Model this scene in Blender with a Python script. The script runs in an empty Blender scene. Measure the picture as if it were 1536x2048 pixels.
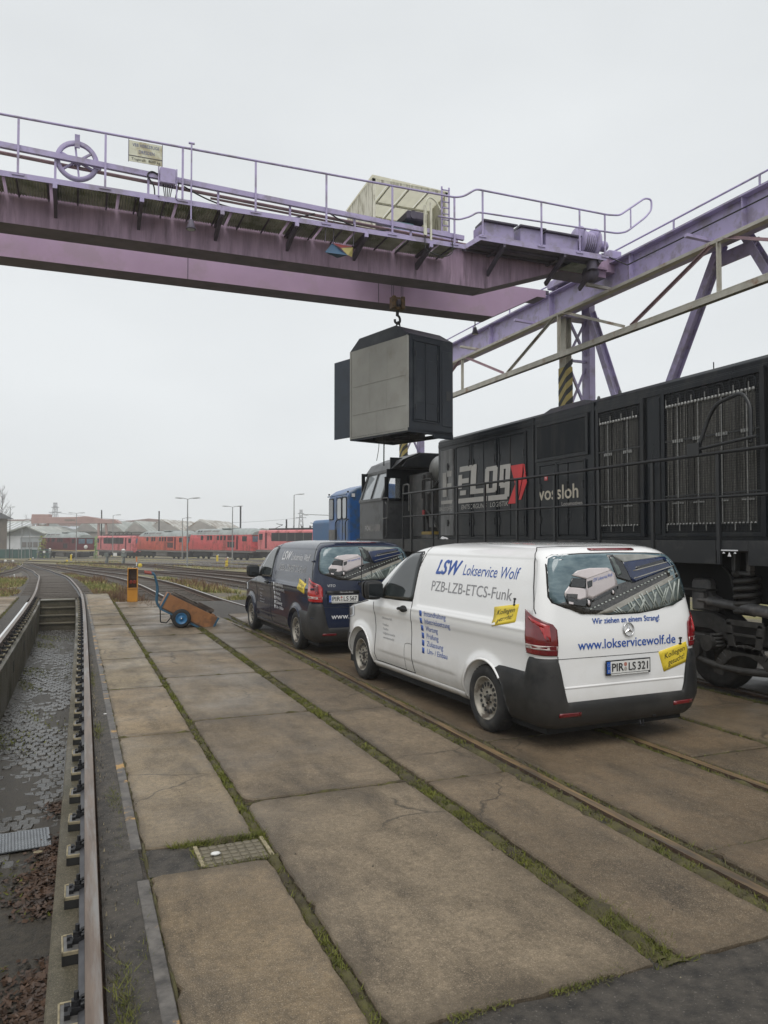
import bpy, bmesh, math, random
from math import sin, cos, pi, radians as R, sqrt, atan2
from mathutils import Vector as V, Matrix as M4
random.seed(7)
sc = bpy.context.scene
col = sc.collection
# ---------------------------------------------------------------- camera
cam_d = bpy.data.cameras.new('camera'); cam = bpy.data.objects.new('camera', cam_d); col.objects.link(cam)
cam.location = (0, 0, 1.96)
cam.rotation_euler = (R(90) + math.atan(51/1537), 0, R(-22))
cam_d.sensor_fit = 'VERTICAL'; cam_d.sensor_height = 36; cam_d.lens = 36*1537/2048
cam_d.clip_start = 0.05; cam_d.clip_end = 3000
sc.camera = cam
# ---------------------------------------------------------------- overcast sky
SUN_EL, SUN_AZ = 60, 205           # azimuth clockwise from +Y: behind the camera, to the left
w = bpy.data.worlds.new('World'); sc.world = w; w.use_nodes = True
nt = w.node_tree; nt.nodes.clear()
out = nt.nodes.new('ShaderNodeOutputWorld'); bg = nt.nodes.new('ShaderNodeBackground')
sky = nt.nodes.new('ShaderNodeTexSky'); sky.sky_type = 'NISHITA'; sky.sun_disc = False
sky.sun_elevation = R(SUN_EL); sky.sun_rotation = R(SUN_AZ)
hs = nt.nodes.new('ShaderNodeHueSaturation'); hs.inputs['Saturation'].default_value = .25
nt.links.new(sky.outputs[0], hs.inputs['Color'])
tc = nt.nodes.new('ShaderNodeTexCoord'); nz = nt.nodes.new('ShaderNodeTexNoise')
nz.inputs['Scale'].default_value = 1.6; nz.inputs['Detail'].default_value = 4
mp = nt.nodes.new('ShaderNodeMapping'); mp.inputs['Scale'].default_value = (1, 1, 2.2)
nt.links.new(tc.outputs['Generated'], mp.inputs[0]); nt.links.new(mp.outputs[0], nz.inputs['Vector'])
cr = nt.nodes.new('ShaderNodeValToRGB')
cr.color_ramp.elements[0].position = .3; cr.color_ramp.elements[0].color = (6.75, 7.02, 7.2, 1)
cr.color_ramp.elements[1].position = .7; cr.color_ramp.elements[1].color = (7.9, 8.2, 8.35, 1)
nt.links.new(nz.outputs['Fac'], cr.inputs[0])
mx = nt.nodes.new('ShaderNodeMixRGB'); mx.inputs[0].default_value = .88
nt.links.new(hs.outputs[0], mx.inputs[1]); nt.links.new(cr.outputs[0], mx.inputs[2])
nt.links.new(mx.outputs[0], bg.inputs['Color']); bg.inputs['Strength'].default_value = .1
nt.links.new(bg.outputs[0], out.inputs[0])
sun_d = bpy.data.lights.new('sun', 'SUN'); sun_d.energy = 1.5; sun_d.angle = R(42); sun_d.color = (1, .965, .92)
sun = bpy.data.objects.new('sun', sun_d); col.objects.link(sun)
az, el = R(SUN_AZ), R(SUN_EL)
sun.rotation_euler = V((-sin(az)*cos(el), -cos(az)*cos(el), -sin(el))).to_track_quat('-Z', 'Y').to_euler()
sun.location = (0, 0, 40)
vs = sc.view_settings; vs.view_transform = 'Standard'; vs.look = 'None'; vs.gamma = 1; vs.exposure = 0.17; vs.use_curve_mapping = False
cy = sc.cycles; cy.max_bounces = 6; cy.diffuse_bounces = 3; cy.glossy_bounces = 3; cy.transmission_bounces = 3; cy.volume_bounces = 1; cy.caustics_reflective = False; cy.caustics_refractive = False
# ---------------------------------------------------------------- materials
MATS = {}
def srgb(*c):
    if len(c) == 1 and isinstance(c[0], str):
        h = c[0].lstrip('#'); c = [int(h[i:i+2], 16)/255 for i in (0, 2, 4)]
    return tuple(((x/12.92) if x <= .04045 else ((x+.055)/1.055)**2.4) for x in c)
def mat(name, c1, c2=None, rough=.6, metal=0, scale=3, detail=5, bump=0, bscale=60, coat=0, spec=.5,
        c3=None, s3=.6, lo=.35, hi=.65, stretch=None, objcol=False, rvar=.12, emit=None, alpha=None, trans=0, lo3=.5, hi3=.62, pos=False):
    """procedural surface: c1-c2 mottled by noise, patches of c3, fine bump"""
    if name in MATS: return MATS[name]
    m = bpy.data.materials.new(name); m.use_nodes = True; n = m.node_tree.nodes; l = m.node_tree.links
    b = n['Principled BSDF']; MATS[name] = m
    b.inputs['Metallic'].default_value = metal; b.inputs['Coat Weight'].default_value = coat; b.inputs['Coat Roughness'].default_value = .06
    b.inputs['Specular IOR Level'].default_value = spec
    if trans: b.inputs['Transmission Weight'].default_value = trans
    if alpha is not None: b.inputs['Alpha'].default_value = alpha
    c2 = c2 or tuple(x*.82 for x in c1)
    t = n.new('ShaderNodeTexCoord')
    vec = t.outputs['Object']
    if pos:
        g = n.new('ShaderNodeNewGeometry'); vec = g.outputs['Position']
    if stretch:
        mpn = n.new('ShaderNodeMapping'); mpn.inputs['Scale'].default_value = stretch; l.new(vec, mpn.inputs[0]); vecs = mpn.outputs[0]
    else: vecs = vec
    z = n.new('ShaderNodeTexNoise'); z.inputs['Scale'].default_value = scale; z.inputs['Detail'].default_value = detail; z.inputs['Roughness'].default_value = .6
    l.new(vecs, z.inputs['Vector'])
    r = n.new('ShaderNodeValToRGB'); r.color_ramp.elements[0].position = lo; r.color_ramp.elements[1].position = hi
    r.color_ramp.elements[0].color = (*c2, 1); r.color_ramp.elements[1].color = (*c1, 1)
    l.new(z.outputs['Fac'], r.inputs[0]); cur = r.outputs[0]
    if objcol:
        oi = n.new('ShaderNodeObjectInfo'); mm = n.new('ShaderNodeMixRGB'); mm.blend_type = 'MULTIPLY'; mm.inputs[0].default_value = 1
        l.new(cur, mm.inputs[1]); l.new(oi.outputs['Color'], mm.inputs[2]); cur = mm.outputs[0]
    if c3:
        z3 = n.new('ShaderNodeTexNoise'); z3.inputs['Scale'].default_value = s3; z3.inputs['Detail'].default_value = 6; z3.inputs['Roughness'].default_value = .65
        l.new(vecs, z3.inputs['Vector'])
        r3 = n.new('ShaderNodeValToRGB'); r3.color_ramp.elements[0].position = lo3; r3.color_ramp.elements[1].position = hi3
        l.new(z3.outputs['Fac'], r3.inputs[0]); m3 = n.new('ShaderNodeMixRGB'); l.new(r3.outputs[0], m3.inputs[0])
        l.new(cur, m3.inputs[1]); m3.inputs[2].default_value = (*c3, 1); cur = m3.outputs[0]
    l.new(cur, b.inputs['Base Color'])
    if rvar:
        mr = n.new('ShaderNodeMapRange'); mr.inputs[3].default_value = max(.02, rough-rvar); mr.inputs[4].default_value = min(1, rough+rvar)
        l.new(z.outputs['Fac'], mr.inputs[0]); l.new(mr.outputs[0], b.inputs['Roughness'])
    else: b.inputs['Roughness'].default_value = rough
    if bump:
        zb = n.new('ShaderNodeTexNoise'); zb.inputs['Scale'].default_value = bscale; zb.inputs['Detail'].default_value = 6; zb.inputs['Roughness'].default_value = .65
        l.new(vec, zb.inputs['Vector']); bn = n.new('ShaderNodeBump'); bn.inputs['Strength'].default_value = bump; bn.inputs['Distance'].default_value = .02
        l.new(zb.outputs['Fac'], bn.inputs['Height']); l.new(bn.outputs[0], b.inputs['Normal'])
    if emit: b.inputs['Emission Color'].default_value = (*emit, 1); b.inputs['Emission Strength'].default_value = 1
    return m
# ---------------------------------------------------------------- mesh builder
class MB:
    def __init__(s): s.v = []; s.f = []; s.sm = []; s.mi = []; s.cur = 0
    def add(s, vs, fs, smooth=False):
        o = len(s.v); s.v += [tuple(p) for p in vs]
        for f in fs: s.f.append(tuple(i+o for i in f)); s.sm.append(smooth); s.mi.append(s.cur)
        return s
    def bb(s, x0, x1, y0, y1, z0, z1):
        vs = [(x, y, z) for z in (z0, z1) for y in (y0, y1) for x in (x0, x1)]
        return s.add(vs, [(0,2,3,1),(4,5,7,6),(0,1,5,4),(2,6,7,3),(0,4,6,2),(1,3,7,5)])
    def beam(s, p, q, a, b, up=(0,0,1)):
        """box from p to q, a wide (sideways), b high (along up)"""
        p = V(p); q = V(q); d = (q-p).normalized(); u = V(up)
        x = d.cross(u)
        if x.length < 1e-4: x = d.cross(V((0,1,0)))
        x.normalize(); y = x.cross(d).normalized()
        vs = []
        for c in (p, q):
            for i, j in ((-1,-1),(1,-1),(1,1),(-1,1)): vs.append(c + x*(i*a/2) + y*(j*b/2))
        return s.add(vs, [(3,2,1,0),(4,5,6,7),(0,1,5,4),(1,2,6,5),(2,3,7,6),(3,0,4,7)])
    def ib(s, p, q, h, wd, tw=.015, tf=.02, up=(0,0,1)):
        """I-section beam"""
        p = V(p); q = V(q); d = (q-p).normalized(); u = V(up); x = d.cross(u).normalized(); y = x.cross(d).normalized()
        s.beam(p, q, tw, h-2*tf, up)
        for k in (-1, 1):
            o = y*(k*(h-tf)/2); s.beam(p+o, q+o, wd, tf, up)
        return s
    def ang(s, p, q, a, t=.012, up=(0,0,1), flip=1):
        """L-section"""
        p = V(p); q = V(q); d = (q-p).normalized(); u = V(up); x = d.cross(u)
        if x.length < 1e-4: x = d.cross(V((0,1,0)))
        x.normalize(); y = x.cross(d).normalized()
        s.beam(p + x*(flip*(a/2)), q + x*(flip*(a/2)), a, t, up)
        s.beam(p + y*(-a/2), q + y*(-a/2), t, a, up)
        return s
    def tube(s, pts, r, n=8, closed=False, caps=True, rad=None):
        pts = [V(p) for p in pts]; N = len(pts); rings = []; prev = None
        for i, p in enumerate(pts):
            if closed: t = (pts[(i+1) % N] - pts[i-1])
            else: t = pts[min(i+1, N-1)] - pts[max(i-1, 0)]
            t.normalize()
            if prev is None:
                a = V((0,0,1)) if abs(t.z) < .9 else V((1,0,0)); x = t.cross(a).normalized()
            else:
                x = prev - t*prev.dot(t)
                if x.length < 1e-5: x = t.orthogonal()
                x.normalize()
            prev = x; y = t.cross(x); rr = rad[i] if rad else r
            rings.append([p + x*(cos(2*pi*k/n)*rr) + y*(sin(2*pi*k/n)*rr) for k in range(n)])
        vs = [v for g in rings for v in g]; fs = []
        for i in range(N if closed else N-1):
            a = i*n; b = ((i+1) % N)*n
            for k in range(n): fs.append((a+k, a+(k+1) % n, b+(k+1) % n, b+k))
        s.add(vs, fs, True)
        if caps and not closed:
            s.add(rings[0], [tuple(range(n))[::-1]]); s.add(rings[-1], [tuple(range(n))])
        return s
    def cyl(s, p, q, r, n=16, r2=None): return s.tube([p, q], r, n, rad=[r, r if r2 is None else r2])
    def prism(s, poly, ax, a, b):
        """extrude 2-D polygon along axis ax from a to b. ax x: (y,z); y: (x,z); z: (x,y)"""
        def pt(u, w_, t): return {'x': (t, u, w_), 'y': (u, t, w_), 'z': (u, w_, t)}[ax]
        n = len(poly); vs = [pt(u, w_, a) for u, w_ in poly] + [pt(u, w_, b) for u, w_ in poly]
        fs = [tuple(range(n))[::-1], tuple(range(n, 2*n))] + [(i, (i+1) % n, (i+1) % n + n, i+n) for i in range(n)]
        return s.add(vs, fs)
    def lathe(s, prof, c, ax='z', n=24, a0=0, a1=2*pi):
        """prof: list of (r, t) revolved about axis through c"""
        c = V(c); full = abs(a1-a0-2*pi) < 1e-6; m = n if full else n+1; vs = []
        for i in range(m):
            a = a0 + (a1-a0)*i/n; ca, sa = cos(a), sin(a)
            for r, t in prof:
                if ax == 'z': p = V((r*ca, r*sa, t))
                elif ax == 'x': p = V((t, r*ca, r*sa))
                else: p = V((r*ca, t, r*sa))
                vs.append(c+p)
        k = len(prof); fs = []
        for i in range(n):
            j = (i+1) % m
            for q in range(k-1): fs.append((i*k+q, j*k+q, j*k+q+1, i*k+q+1))
        return s.add(vs, fs, True)
    def grid(s, fn, nu, nv, smooth=True, skip=None):
        vs = [fn(i/nu, j/nv) for i in range(nu+1) for j in range(nv+1)]
        fs = [(i*(nv+1)+j, (i+1)*(nv+1)+j, (i+1)*(nv+1)+j+1, i*(nv+1)+j+1) for i in range(nu) for j in range(nv) if not (skip and skip(i, j))]
        return s.add(vs, fs, smooth)
    def xf(s, m, start=0):
        for i in range(start, len(s.v)): s.v[i] = tuple(m @ V(s.v[i]))
        return s
    def mesh(s, name, mats):
        me = bpy.data.meshes.new(name); me.from_pydata(s.v, [], s.f)
        if not isinstance(mats, (list, tuple)): mats = [mats]
        for m in mats: me.materials.append(MATS[m] if isinstance(m, str) else m)
        me.polygons.foreach_set('use_smooth', s.sm); me.polygons.foreach_set('material_index', s.mi); me.update()
        bm = bmesh.new(); bm.from_mesh(me); bmesh.ops.recalc_face_normals(bm, faces=bm.faces); bm.to_mesh(me); bm.free()
        return me
    def build(s, name, mats, parent=None, bevel=0, seg=1):
        return link(name, s.mesh(name, mats), parent, bevel, seg)
def link(name, me, parent=None, bevel=0, seg=1):
    o = bpy.data.objects.new(name, me); col.objects.link(o)
    if parent: o.parent = parent
    if bevel:
        b = o.modifiers.new('edge', 'BEVEL'); b.width = bevel; b.segments = seg; b.limit_method = 'ANGLE'; b.angle_limit = R(35)
    return o
def tag(o, label=None, cat=None, group=None, kind=None):
    if label: o['label'] = label
    if cat: o['category'] = cat
    if group: o['group'] = group
    if kind: o['kind'] = kind
    return o
def empty(name, loc=(0,0,0), rz=0, label=None, cat=None, group=None, kind=None):
    o = bpy.data.objects.new(name, None); col.objects.link(o); o.location = loc; o.rotation_euler = (0, 0, rz); o.empty_display_size = .2
    return tag(o, label, cat, group, kind)
def copy_tree(o, parent=None):
    c = o.copy(); col.objects.link(c); c.parent = parent
    for ch in list(o.children): copy_tree(ch, c)
    return c
def bez(pts, n=8, closed=False):
    """Catmull-Rom through pts"""
    pts = [V(p) for p in pts]; o = []; N = len(pts)
    for i in range(N-1):
        p0 = pts[max(i-1, 0)]; p1 = pts[i]; p2 = pts[i+1]; p3 = pts[min(i+2, N-1)]
        for k in range(n):
            t = k/n; o.append(.5*((2*p1) + (p2-p0)*t + (2*p0-5*p1+4*p2-p3)*t*t + (3*p1-p0-3*p2+p3)*t**3))
    o.append(pts[-1]); return o
def fillet(pts, r, n=4):
    """polyline with rounded corners"""
    pts = [V(p) for p in pts]; o = [pts[0]]
    for i in range(1, len(pts)-1):
        a = (pts[i-1]-pts[i]); b = (pts[i+1]-pts[i]); rr = min(r, a.length*.45, b.length*.45)
        A = pts[i] + a.normalized()*rr; B = pts[i] + b.normalized()*rr
        for k in range(n+1):
            t = k/n; o.append(A*(1-t)**2 + pts[i]*(2*t*(1-t)) + B*t*t)
    o.append(pts[-1]); return o
def text2d(s, size=1, shear=0, xs=1, sub=0, spacing=1, res=3):
    """flat text triangulated: returns verts [(u,v)], faces; origin at the left end of the baseline"""
    cu = bpy.data.curves.new('t', 'FONT'); cu.body = s; cu.size = size; cu.shear = shear; cu.resolution_u = res; cu.space_character = spacing
    o = bpy.data.objects.new('t', cu); me = bpy.data.meshes.new_from_object(o)
    vs = [(v.co.x*xs, v.co.y) for v in me.vertices]; fs = [tuple(p.vertices) for p in me.polygons]
    bpy.data.objects.remove(o); bpy.data.curves.remove(cu); bpy.data.meshes.remove(me)
    return vs, fs
def text_on(mb, s, fn, width=None, bold=0, push=(0, 0, 0), **k):
    """lay text on a surface: fn(u, v) -> point; width fits the text's length; bold thickens the strokes by overlaid prints, each a hair further out"""
    vs, fs = text2d(s, **k)
    if width:
        x1 = max(v[0] for v in vs); f = width/x1; vs = [(u*f, v) for u, v in vs]
    if not bold: return mb.add([fn(u, v) for u, v in vs], fs)
    b = bold*k.get('size', 1); P = V(push)
    for i, (du, dv) in enumerate(((-b, 0), (b, 0), (0, -b*.7), (0, b*.7), (0, 0))): mb.add([V(fn(u+du, v+dv))+P*(i*.0004) for u, v in vs], fs)
    return mb
def sstep(a, b, x):
    t = min(1, max(0, (x-a)/(b-a))); return t*t*(3-2*t)
def lerp(a, b, t): return a + (b-a)*t
def interp(tab, x):
    if x <= tab[0][0]: return tab[0][1]
    for (a, p), (b, q) in zip(tab, tab[1:]):
        if x <= b: return p + (q-p)*(x-a)/(b-a)
    return tab[-1][1]
def sinterp(tab, x):
    """smooth (Catmull-Rom) table lookup"""
    n = len(tab)
    if x <= tab[0][0]: return tab[0][1]
    if x >= tab[-1][0]: return tab[-1][1]
    for i in range(n-1):
        if x <= tab[i+1][0]:
            x1, y1 = tab[i]; x2, y2 = tab[i+1]; x0, y0 = tab[max(i-1, 0)]; x3, y3 = tab[min(i+2, n-1)]
            h = x2-x1; t = (x-x1)/h
            m1 = (y2-y0)/(x2-x0) if x2 != x0 else 0; m2 = (y3-y1)/(x3-x1) if x3 != x1 else 0
            return (2*t**3-3*t*t+1)*y1 + (t**3-2*t*t+t)*h*m1 + (-2*t**3+3*t*t)*y2 + (t**3-t*t)*h*m2
def GZ(Y):
    """height of the yard: level by the slabs, falling gently away to the far sidings"""
    t = min(1, max(0, (Y-26)/64)); return -1.2*t*t*(3-2*t) - .0125*max(0, min(Y, 320)-95)
def GG(Y):
    """the soil itself: lower than the rails near by, level with them far off"""
    return GZ(Y) - lerp(.235, .05, sstep(95, 118, Y))
# ================================================================ SETTING
def ground_mat():
    m = bpy.data.materials.new('yard_ground'); m.use_nodes = True; n = m.node_tree.nodes; l = m.node_tree.links; b = n['Principled BSDF']
    g = n.new('ShaderNodeNewGeometry')
    def noise(sc_, det=6, r=.6):
        z = n.new('ShaderNodeTexNoise'); z.inputs['Scale'].default_value = sc_; z.inputs['Detail'].default_value = det; z.inputs['Roughness'].default_value = r
        l.new(g.outputs['Position'], z.inputs['Vector']); return z.outputs['Fac']
    def ramp(f, stops):
        r = n.new('ShaderNodeValToRGB'); e = r.color_ramp.elements
        while len(e) < len(stops): e.new(.5)
        for el_, (p, c) in zip(e, stops): el_.position = p; el_.color = (*c, 1)
        l.new(f, r.inputs[0]); return r.outputs[0]
    gravel = ramp(noise(9, 8, .75), [(.3, (.05, .043, .037)), (.5, (.13, .112, .092)), (.72, (.24, .21, .175))])
    grass = ramp(noise(2.2, 8, .7), [(.3, (.10, .105, .035)), (.5, (.20, .18, .065)), (.7, (.29, .23, .11))])
    mx = n.new('ShaderNodeMixRGB'); l.new(ramp(noise(.16, 5, .6), [(.42, (0,0,0)), (.55, (1,1,1))]), mx.inputs[0])
    l.new(gravel, mx.inputs[1]); l.new(grass, mx.inputs[2]); l.new(mx.outputs[0], b.inputs['Base Color']); b.inputs['Roughness'].default_value = .9
    bn = n.new('ShaderNodeBump'); bn.inputs['Strength'].default_value = .8; bn.inputs['Distance'].default_value = .05
    l.new(noise(14, 6, .8), bn.inputs['Height']); l.new(bn.outputs[0], b.inputs['Normal'])
    MATS['yard_ground'] = m
def concrete_mat(name, c1, c2, c3, wet=.0):
    """weathered slab concrete: broad blotches, oil stains, aggregate specks; tinted slab by slab"""
    m = bpy.data.materials.new(name); m.use_nodes = True; n = m.node_tree.nodes; l = m.node_tree.links; b = n['Principled BSDF']
    g = n.new('ShaderNodeNewGeometry')
    def noise(sc_, det=6, r=.6, st=None):
        z = n.new('ShaderNodeTexNoise'); z.inputs['Scale'].default_value = sc_; z.inputs['Detail'].default_value = det; z.inputs['Roughness'].default_value = r
        src = g.outputs['Position']
        if st:
            mp_ = n.new('ShaderNodeMapping'); mp_.inputs['Scale'].default_value = st; l.new(src, mp_.inputs[0]); src = mp_.outputs[0]
        l.new(src, z.inputs['Vector']); return z.outputs['Fac']
    def ramp(f, stops):
        r = n.new('ShaderNodeValToRGB'); e = r.color_ramp.elements
        while len(e) < len(stops): e.new(.5)
        for el_, (p, c) in zip(e, stops): el_.position = p; el_.color = (*c, 1)
        l.new(f, r.inputs[0]); return r.outputs[0]
    def mix(fac, a, bb, mode='MIX'):
        x = n.new('ShaderNodeMixRGB'); x.blend_type = mode
        if isinstance(fac, (int, float)): x.inputs[0].default_value = fac
        else: l.new(fac, x.inputs[0])
        l.new(a, x.inputs[1])
        if isinstance(bb, tuple): x.inputs[2].default_value = (*bb, 1)
        else: l.new(bb, x.inputs[2])
        return x.outputs[0]
    big = noise(.9, 7, .62)
    c = ramp(big, [(.30, c2), (.62, c1)])
    oi = n.new('ShaderNodeObjectInfo'); c = mix(1, c, oi.outputs['Color'], 'MULTIPLY')
    c = mix(ramp(noise(1.7, 8, .7, (1.6, .55, 1)), [(.46, (0,0,0)), (.68, (.85,.85,.85))]), c, c3)                       # stains drawn out along the tyres' way
    c = mix(ramp(noise(2.6, 10, .78), [(.47, (0,0,0)), (.70, (.6,.6,.6))]), c, tuple(x*.5 for x in c2))                # damp blotches
    c = mix(ramp(noise(5.5, 8, .7), [(.55, (0,0,0)), (.75, (.5,.5,.5))]), c, tuple(x*1.3 for x in c1))
    c = mix(ramp(noise(22, 12, .85), [(.40, (0,0,0)), (.68, (.8,.8,.8))]), c, tuple(x*.42 for x in c2))                  # pitted, dirty grain
    c = mix(ramp(noise(30, 10, .85), [(.54, (0,0,0)), (.70, (.7,.7,.7))]), c, tuple(min(1, x*1.7) for x in c1))
    sp = noise(150, 4, .8); c = mix(ramp(sp, [(.55, (0,0,0)), (.66, (.8,.8,.8))]), c, tuple(min(1, x*2.1) for x in c1))
    c = mix(ramp(noise(110, 3, .8), [(.28, (.8,.8,.8)), (.44, (0,0,0))]), c, tuple(x*.3 for x in c2))
    vo = n.new('ShaderNodeTexVoronoi'); vo.feature = 'DISTANCE_TO_EDGE'; vo.inputs['Scale'].default_value = .55
    ad = n.new('ShaderNodeVectorMath'); ad.operation = 'MULTIPLY_ADD'; zc = n.new('ShaderNodeTexNoise'); zc.inputs['Scale'].default_value = 3.5; zc.inputs['Detail'].default_value = 6
    l.new(g.outputs['Position'], zc.inputs['Vector']); l.new(zc.outputs['Color'], ad.inputs[0]); ad.inputs[1].default_value = (.35, .35, 0); l.new(g.outputs['Position'], ad.inputs[2]); l.new(ad.outputs[0], vo.inputs['Vector'])
    ck = n.new('ShaderNodeMath'); ck.operation = 'MULTIPLY'; l.new(ramp(vo.outputs['Distance'], [(.002, (1,1,1)), (.006, (0,0,0))]), ck.inputs[0]); l.new(ramp(noise(.45, 3, .5), [(.50, (0,0,0)), (.56, (.75,.75,.75))]), ck.inputs[1])
    c = mix(ck.outputs[0], c, (.03, .027, .022))                                                                         # hairline cracks here and there
    c = mix(ramp(noise(13, 2, .5), [(.18, (.9,.9,.9)), (.24, (0,0,0))]), c, (.03,.026,.02))                             # small dark specks and litter
    tcn = n.new('ShaderNodeTexCoord'); sx_ = n.new('ShaderNodeSeparateXYZ'); l.new(tcn.outputs['Generated'], sx_.inputs[0])
    def mth(op, a, bb):
        q = n.new('ShaderNodeMath'); q.operation = op
        for i_, v in enumerate((a, bb)):
            if isinstance(v, (int, float)): q.inputs[i_].default_value = v
            else: l.new(v, q.inputs[i_])
        return q.outputs[0]
    ex = mth('MINIMUM', sx_.outputs[0], mth('SUBTRACT', 1, sx_.outputs[0])); ey = mth('MINIMUM', sx_.outputs[1], mth('SUBTRACT', 1, sx_.outputs[1]))
    ee = mth('ADD', mth('MINIMUM', ex, ey), mth('MULTIPLY', mth('SUBTRACT', noise(4, 8, .75), .5), .22))
    c = mix(ramp(ee, [(-.02, (.8,.8,.8)), (.075, (0,0,0))]) if False else ramp(ee, [(.0, (.55,.55,.55)), (.07, (0,0,0))]), c, tuple(x*.55 for x in c2))   # grime creeping in from the joints
    l.new(c, b.inputs['Base Color'])
    r = ramp(noise(.7, 6, .6), [(.35, (.32,)*3), (.62, (.75,)*3)]); l.new(r, b.inputs['Roughness'])
    b.inputs['Specular IOR Level'].default_value = .3
    bn = n.new('ShaderNodeBump'); bn.inputs['Strength'].default_value = .6; bn.inputs['Distance'].default_value = .012
    l.new(noise(95, 6, .75), bn.inputs['Height']); l.new(bn.outputs[0], b.inputs['Normal'])
    MATS[name] = m
ground_mat()
concrete_mat('slab_concrete', (.238, .192, .136), (.130, .103, .071), (.044, .036, .028))
concrete_mat('pit_concrete', (.165, .142, .10), (.08, .072, .048), (.04, .045, .024))
mat('asphalt', (.10, .086, .07), (.02, .018, .0155), rough=.7, scale=11, detail=12, bump=1, bscale=70, c3=(.20, .18, .155), s3=75, lo3=.60, hi3=.68, pos=True, lo=.3, hi=.7)
mat('ballast', (.115, .10, .085), (.028, .025, .023), rough=.9, scale=12, detail=8, bump=1, bscale=16, pos=True, c3=(.165, .145, .125), s3=25, lo3=.55, hi3=.7)
mat('rail_side', (.10, .058, .034), (.045, .03, .022), rough=.75, scale=9, bump=.3, bscale=50, pos=True)
mat('rail_web', (.105, .105, .112), (.06, .06, .065), rough=.55, metal=.3, scale=9, pos=True)
mat('rail_top', (.215, .165, .13), (.115, .085, .065), rough=.42, metal=.35, scale=2.5, stretch=(8, .6, 1), pos=True, c3=(.24, .225, .21), s3=1.2)
mat('rail_shiny', (.42, .40, .385), (.25, .22, .2), rough=.35, metal=.6, scale=1.5, stretch=(8, .5, 1), pos=True)
mat('rust_rail', (.25, .165, .078), (.11, .075, .045), rough=.55, metal=.1, scale=2.2, stretch=(6, .7, 1), pos=True, c3=(.075, .06, .045), s3=1.2)
mat('steel_edge', (.15, .137, .122), (.05, .045, .041), rough=.55, metal=.15, scale=9, pos=True, c3=(.42, .25, .08), s3=4, lo3=.56, hi3=.62, bump=.2, bscale=40)
mat('sleeper_wood', (.135, .115, .095), (.055, .046, .038), rough=.85, scale=14, bump=.5, bscale=50, pos=True)
mat('pad_rubber', (.022, .022, .021), (.012, .012, .012), rough=.6, scale=12)
mat('pad_plate', (.16, .16, .155), (.09, .085, .08), rough=.38, scale=14, pos=True)
mat('pad_rim', (.36, .31, .2), (.2, .17, .11), rough=.8, scale=20, pos=True)
mat('clip_iron', (.03, .03, .033), (.016, .016, .017), rough=.5, metal=.3, scale=15)
mat('sett_stone', (.062, .056, .049), (.024, .022, .018), rough=.2, scale=9, bump=.35, bscale=30, objcol=True, pos=True, c3=(.035, .03, .022), s3=1.5, lo3=.46, hi3=.60)
mat('moss', (.18, .19, .028), (.085, .095, .018), rough=.9, scale=6, pos=True, bump=.5, bscale=80)
mat('moss_bed', (.12, .11, .036), (.06, .048, .027), rough=.95, scale=7, detail=8, pos=True, bump=1, bscale=70, c3=(.06, .048, .03), s3=3)
mat('moss_dry', (.13, .115, .05), (.05, .045, .024), rough=.95, scale=6, pos=True)
mat('soil', (.075, .064, .048), (.035, .03, .023), rough=.5, scale=14, bump=.8, bscale=50, pos=True)
mat('grass_green', (.20, .215, .045), (.10, .115, .028), rough=.8, scale=3, pos=True)
mat('grass_dry', (.42, .36, .15), (.28, .22, .09), rough=.85, scale=3, pos=True)
mat('weed_brown', (.20, .11, .06), (.11, .065, .04), rough=.85, scale=3, pos=True)
mat('dead_leaf', (.10, .056, .033), (.038, .024, .017), rough=.55, scale=9, pos=True)

def RX(Y):   # centre of the pit track's right rail head
    return sinterp([(-5, .03), (3, .10), (9, .17), (17.7, .26), (24, .30), (29, .285), (35, .14), (53, -.46), (66, -1.2), (79, -2.05), (96, -4.1), (104, -5.0), (118, -7.6), (145, -14)], Y)
def T1(Y): return RX(Y)-.753
def T2(Y): return sinterp([(-5, 4.30), (4, 4.33), (10, 4.38), (14, 4.36), (18, 4.16), (22, 3.87), (26, 3.62), (36, 3.40), (47, 2.95), (60, 2.2), (72, 1.3), (84, -.1), (96, -2.3), (107, -4.6), (120, -7.9), (145, -14.4)], Y)
def T3(Y): return sinterp([(14, 8.72), (24, 8.6), (34, 8.1), (45, 7.75), (58, 7.2), (68, 5.9), (80, 3.6), (92, .4), (104, -3.4), (120, -7.9), (145, -14.4)], Y)
def T4(Y): return sinterp([(24, 13.2), (34, 12.0), (45, 10.9), (60, 10.6), (75, 10.3), (86, 9.6), (96, 7.2), (106, 3.6), (118, -1.5), (135, -9), (150, -15)], Y)

PIT0, PIT1 = -3.0, 27.4       # pit floor from behind the camera to the foot of the steps
# ---- the yard, one sheet round the pit and out to the horizon
xs = [-500, -260, -120, -60, -30, -15, -8, -4, -1.95, .43, 2, 4, 8, 14, 22, 32, 45, 70, 120, 260, 600]
ys = [-60, -20, -3.2, 5, 12, 20, 26, 29.2] + [33+4*i for i in range(16)] + [110, 140, 200, 300, 500, 900]
mb = MB(); nx, ny = len(xs), len(ys)
vs_ = [(x, y, GG(y)) for y in ys for x in xs]
fs_ = []
for j in range(ny-1):
    for i in range(nx-1):
        if xs[i] == -1.95 and ys[j] >= -3.2 and ys[j+1] <= 29.2: continue
        fs_.append((j*nx+i, j*nx+i+1, (j+1)*nx+i+1, (j+1)*nx+i))
mb.add(vs_, fs_, True); tag(mb.build('ground', 'yard_ground'), kind='structure')
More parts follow.
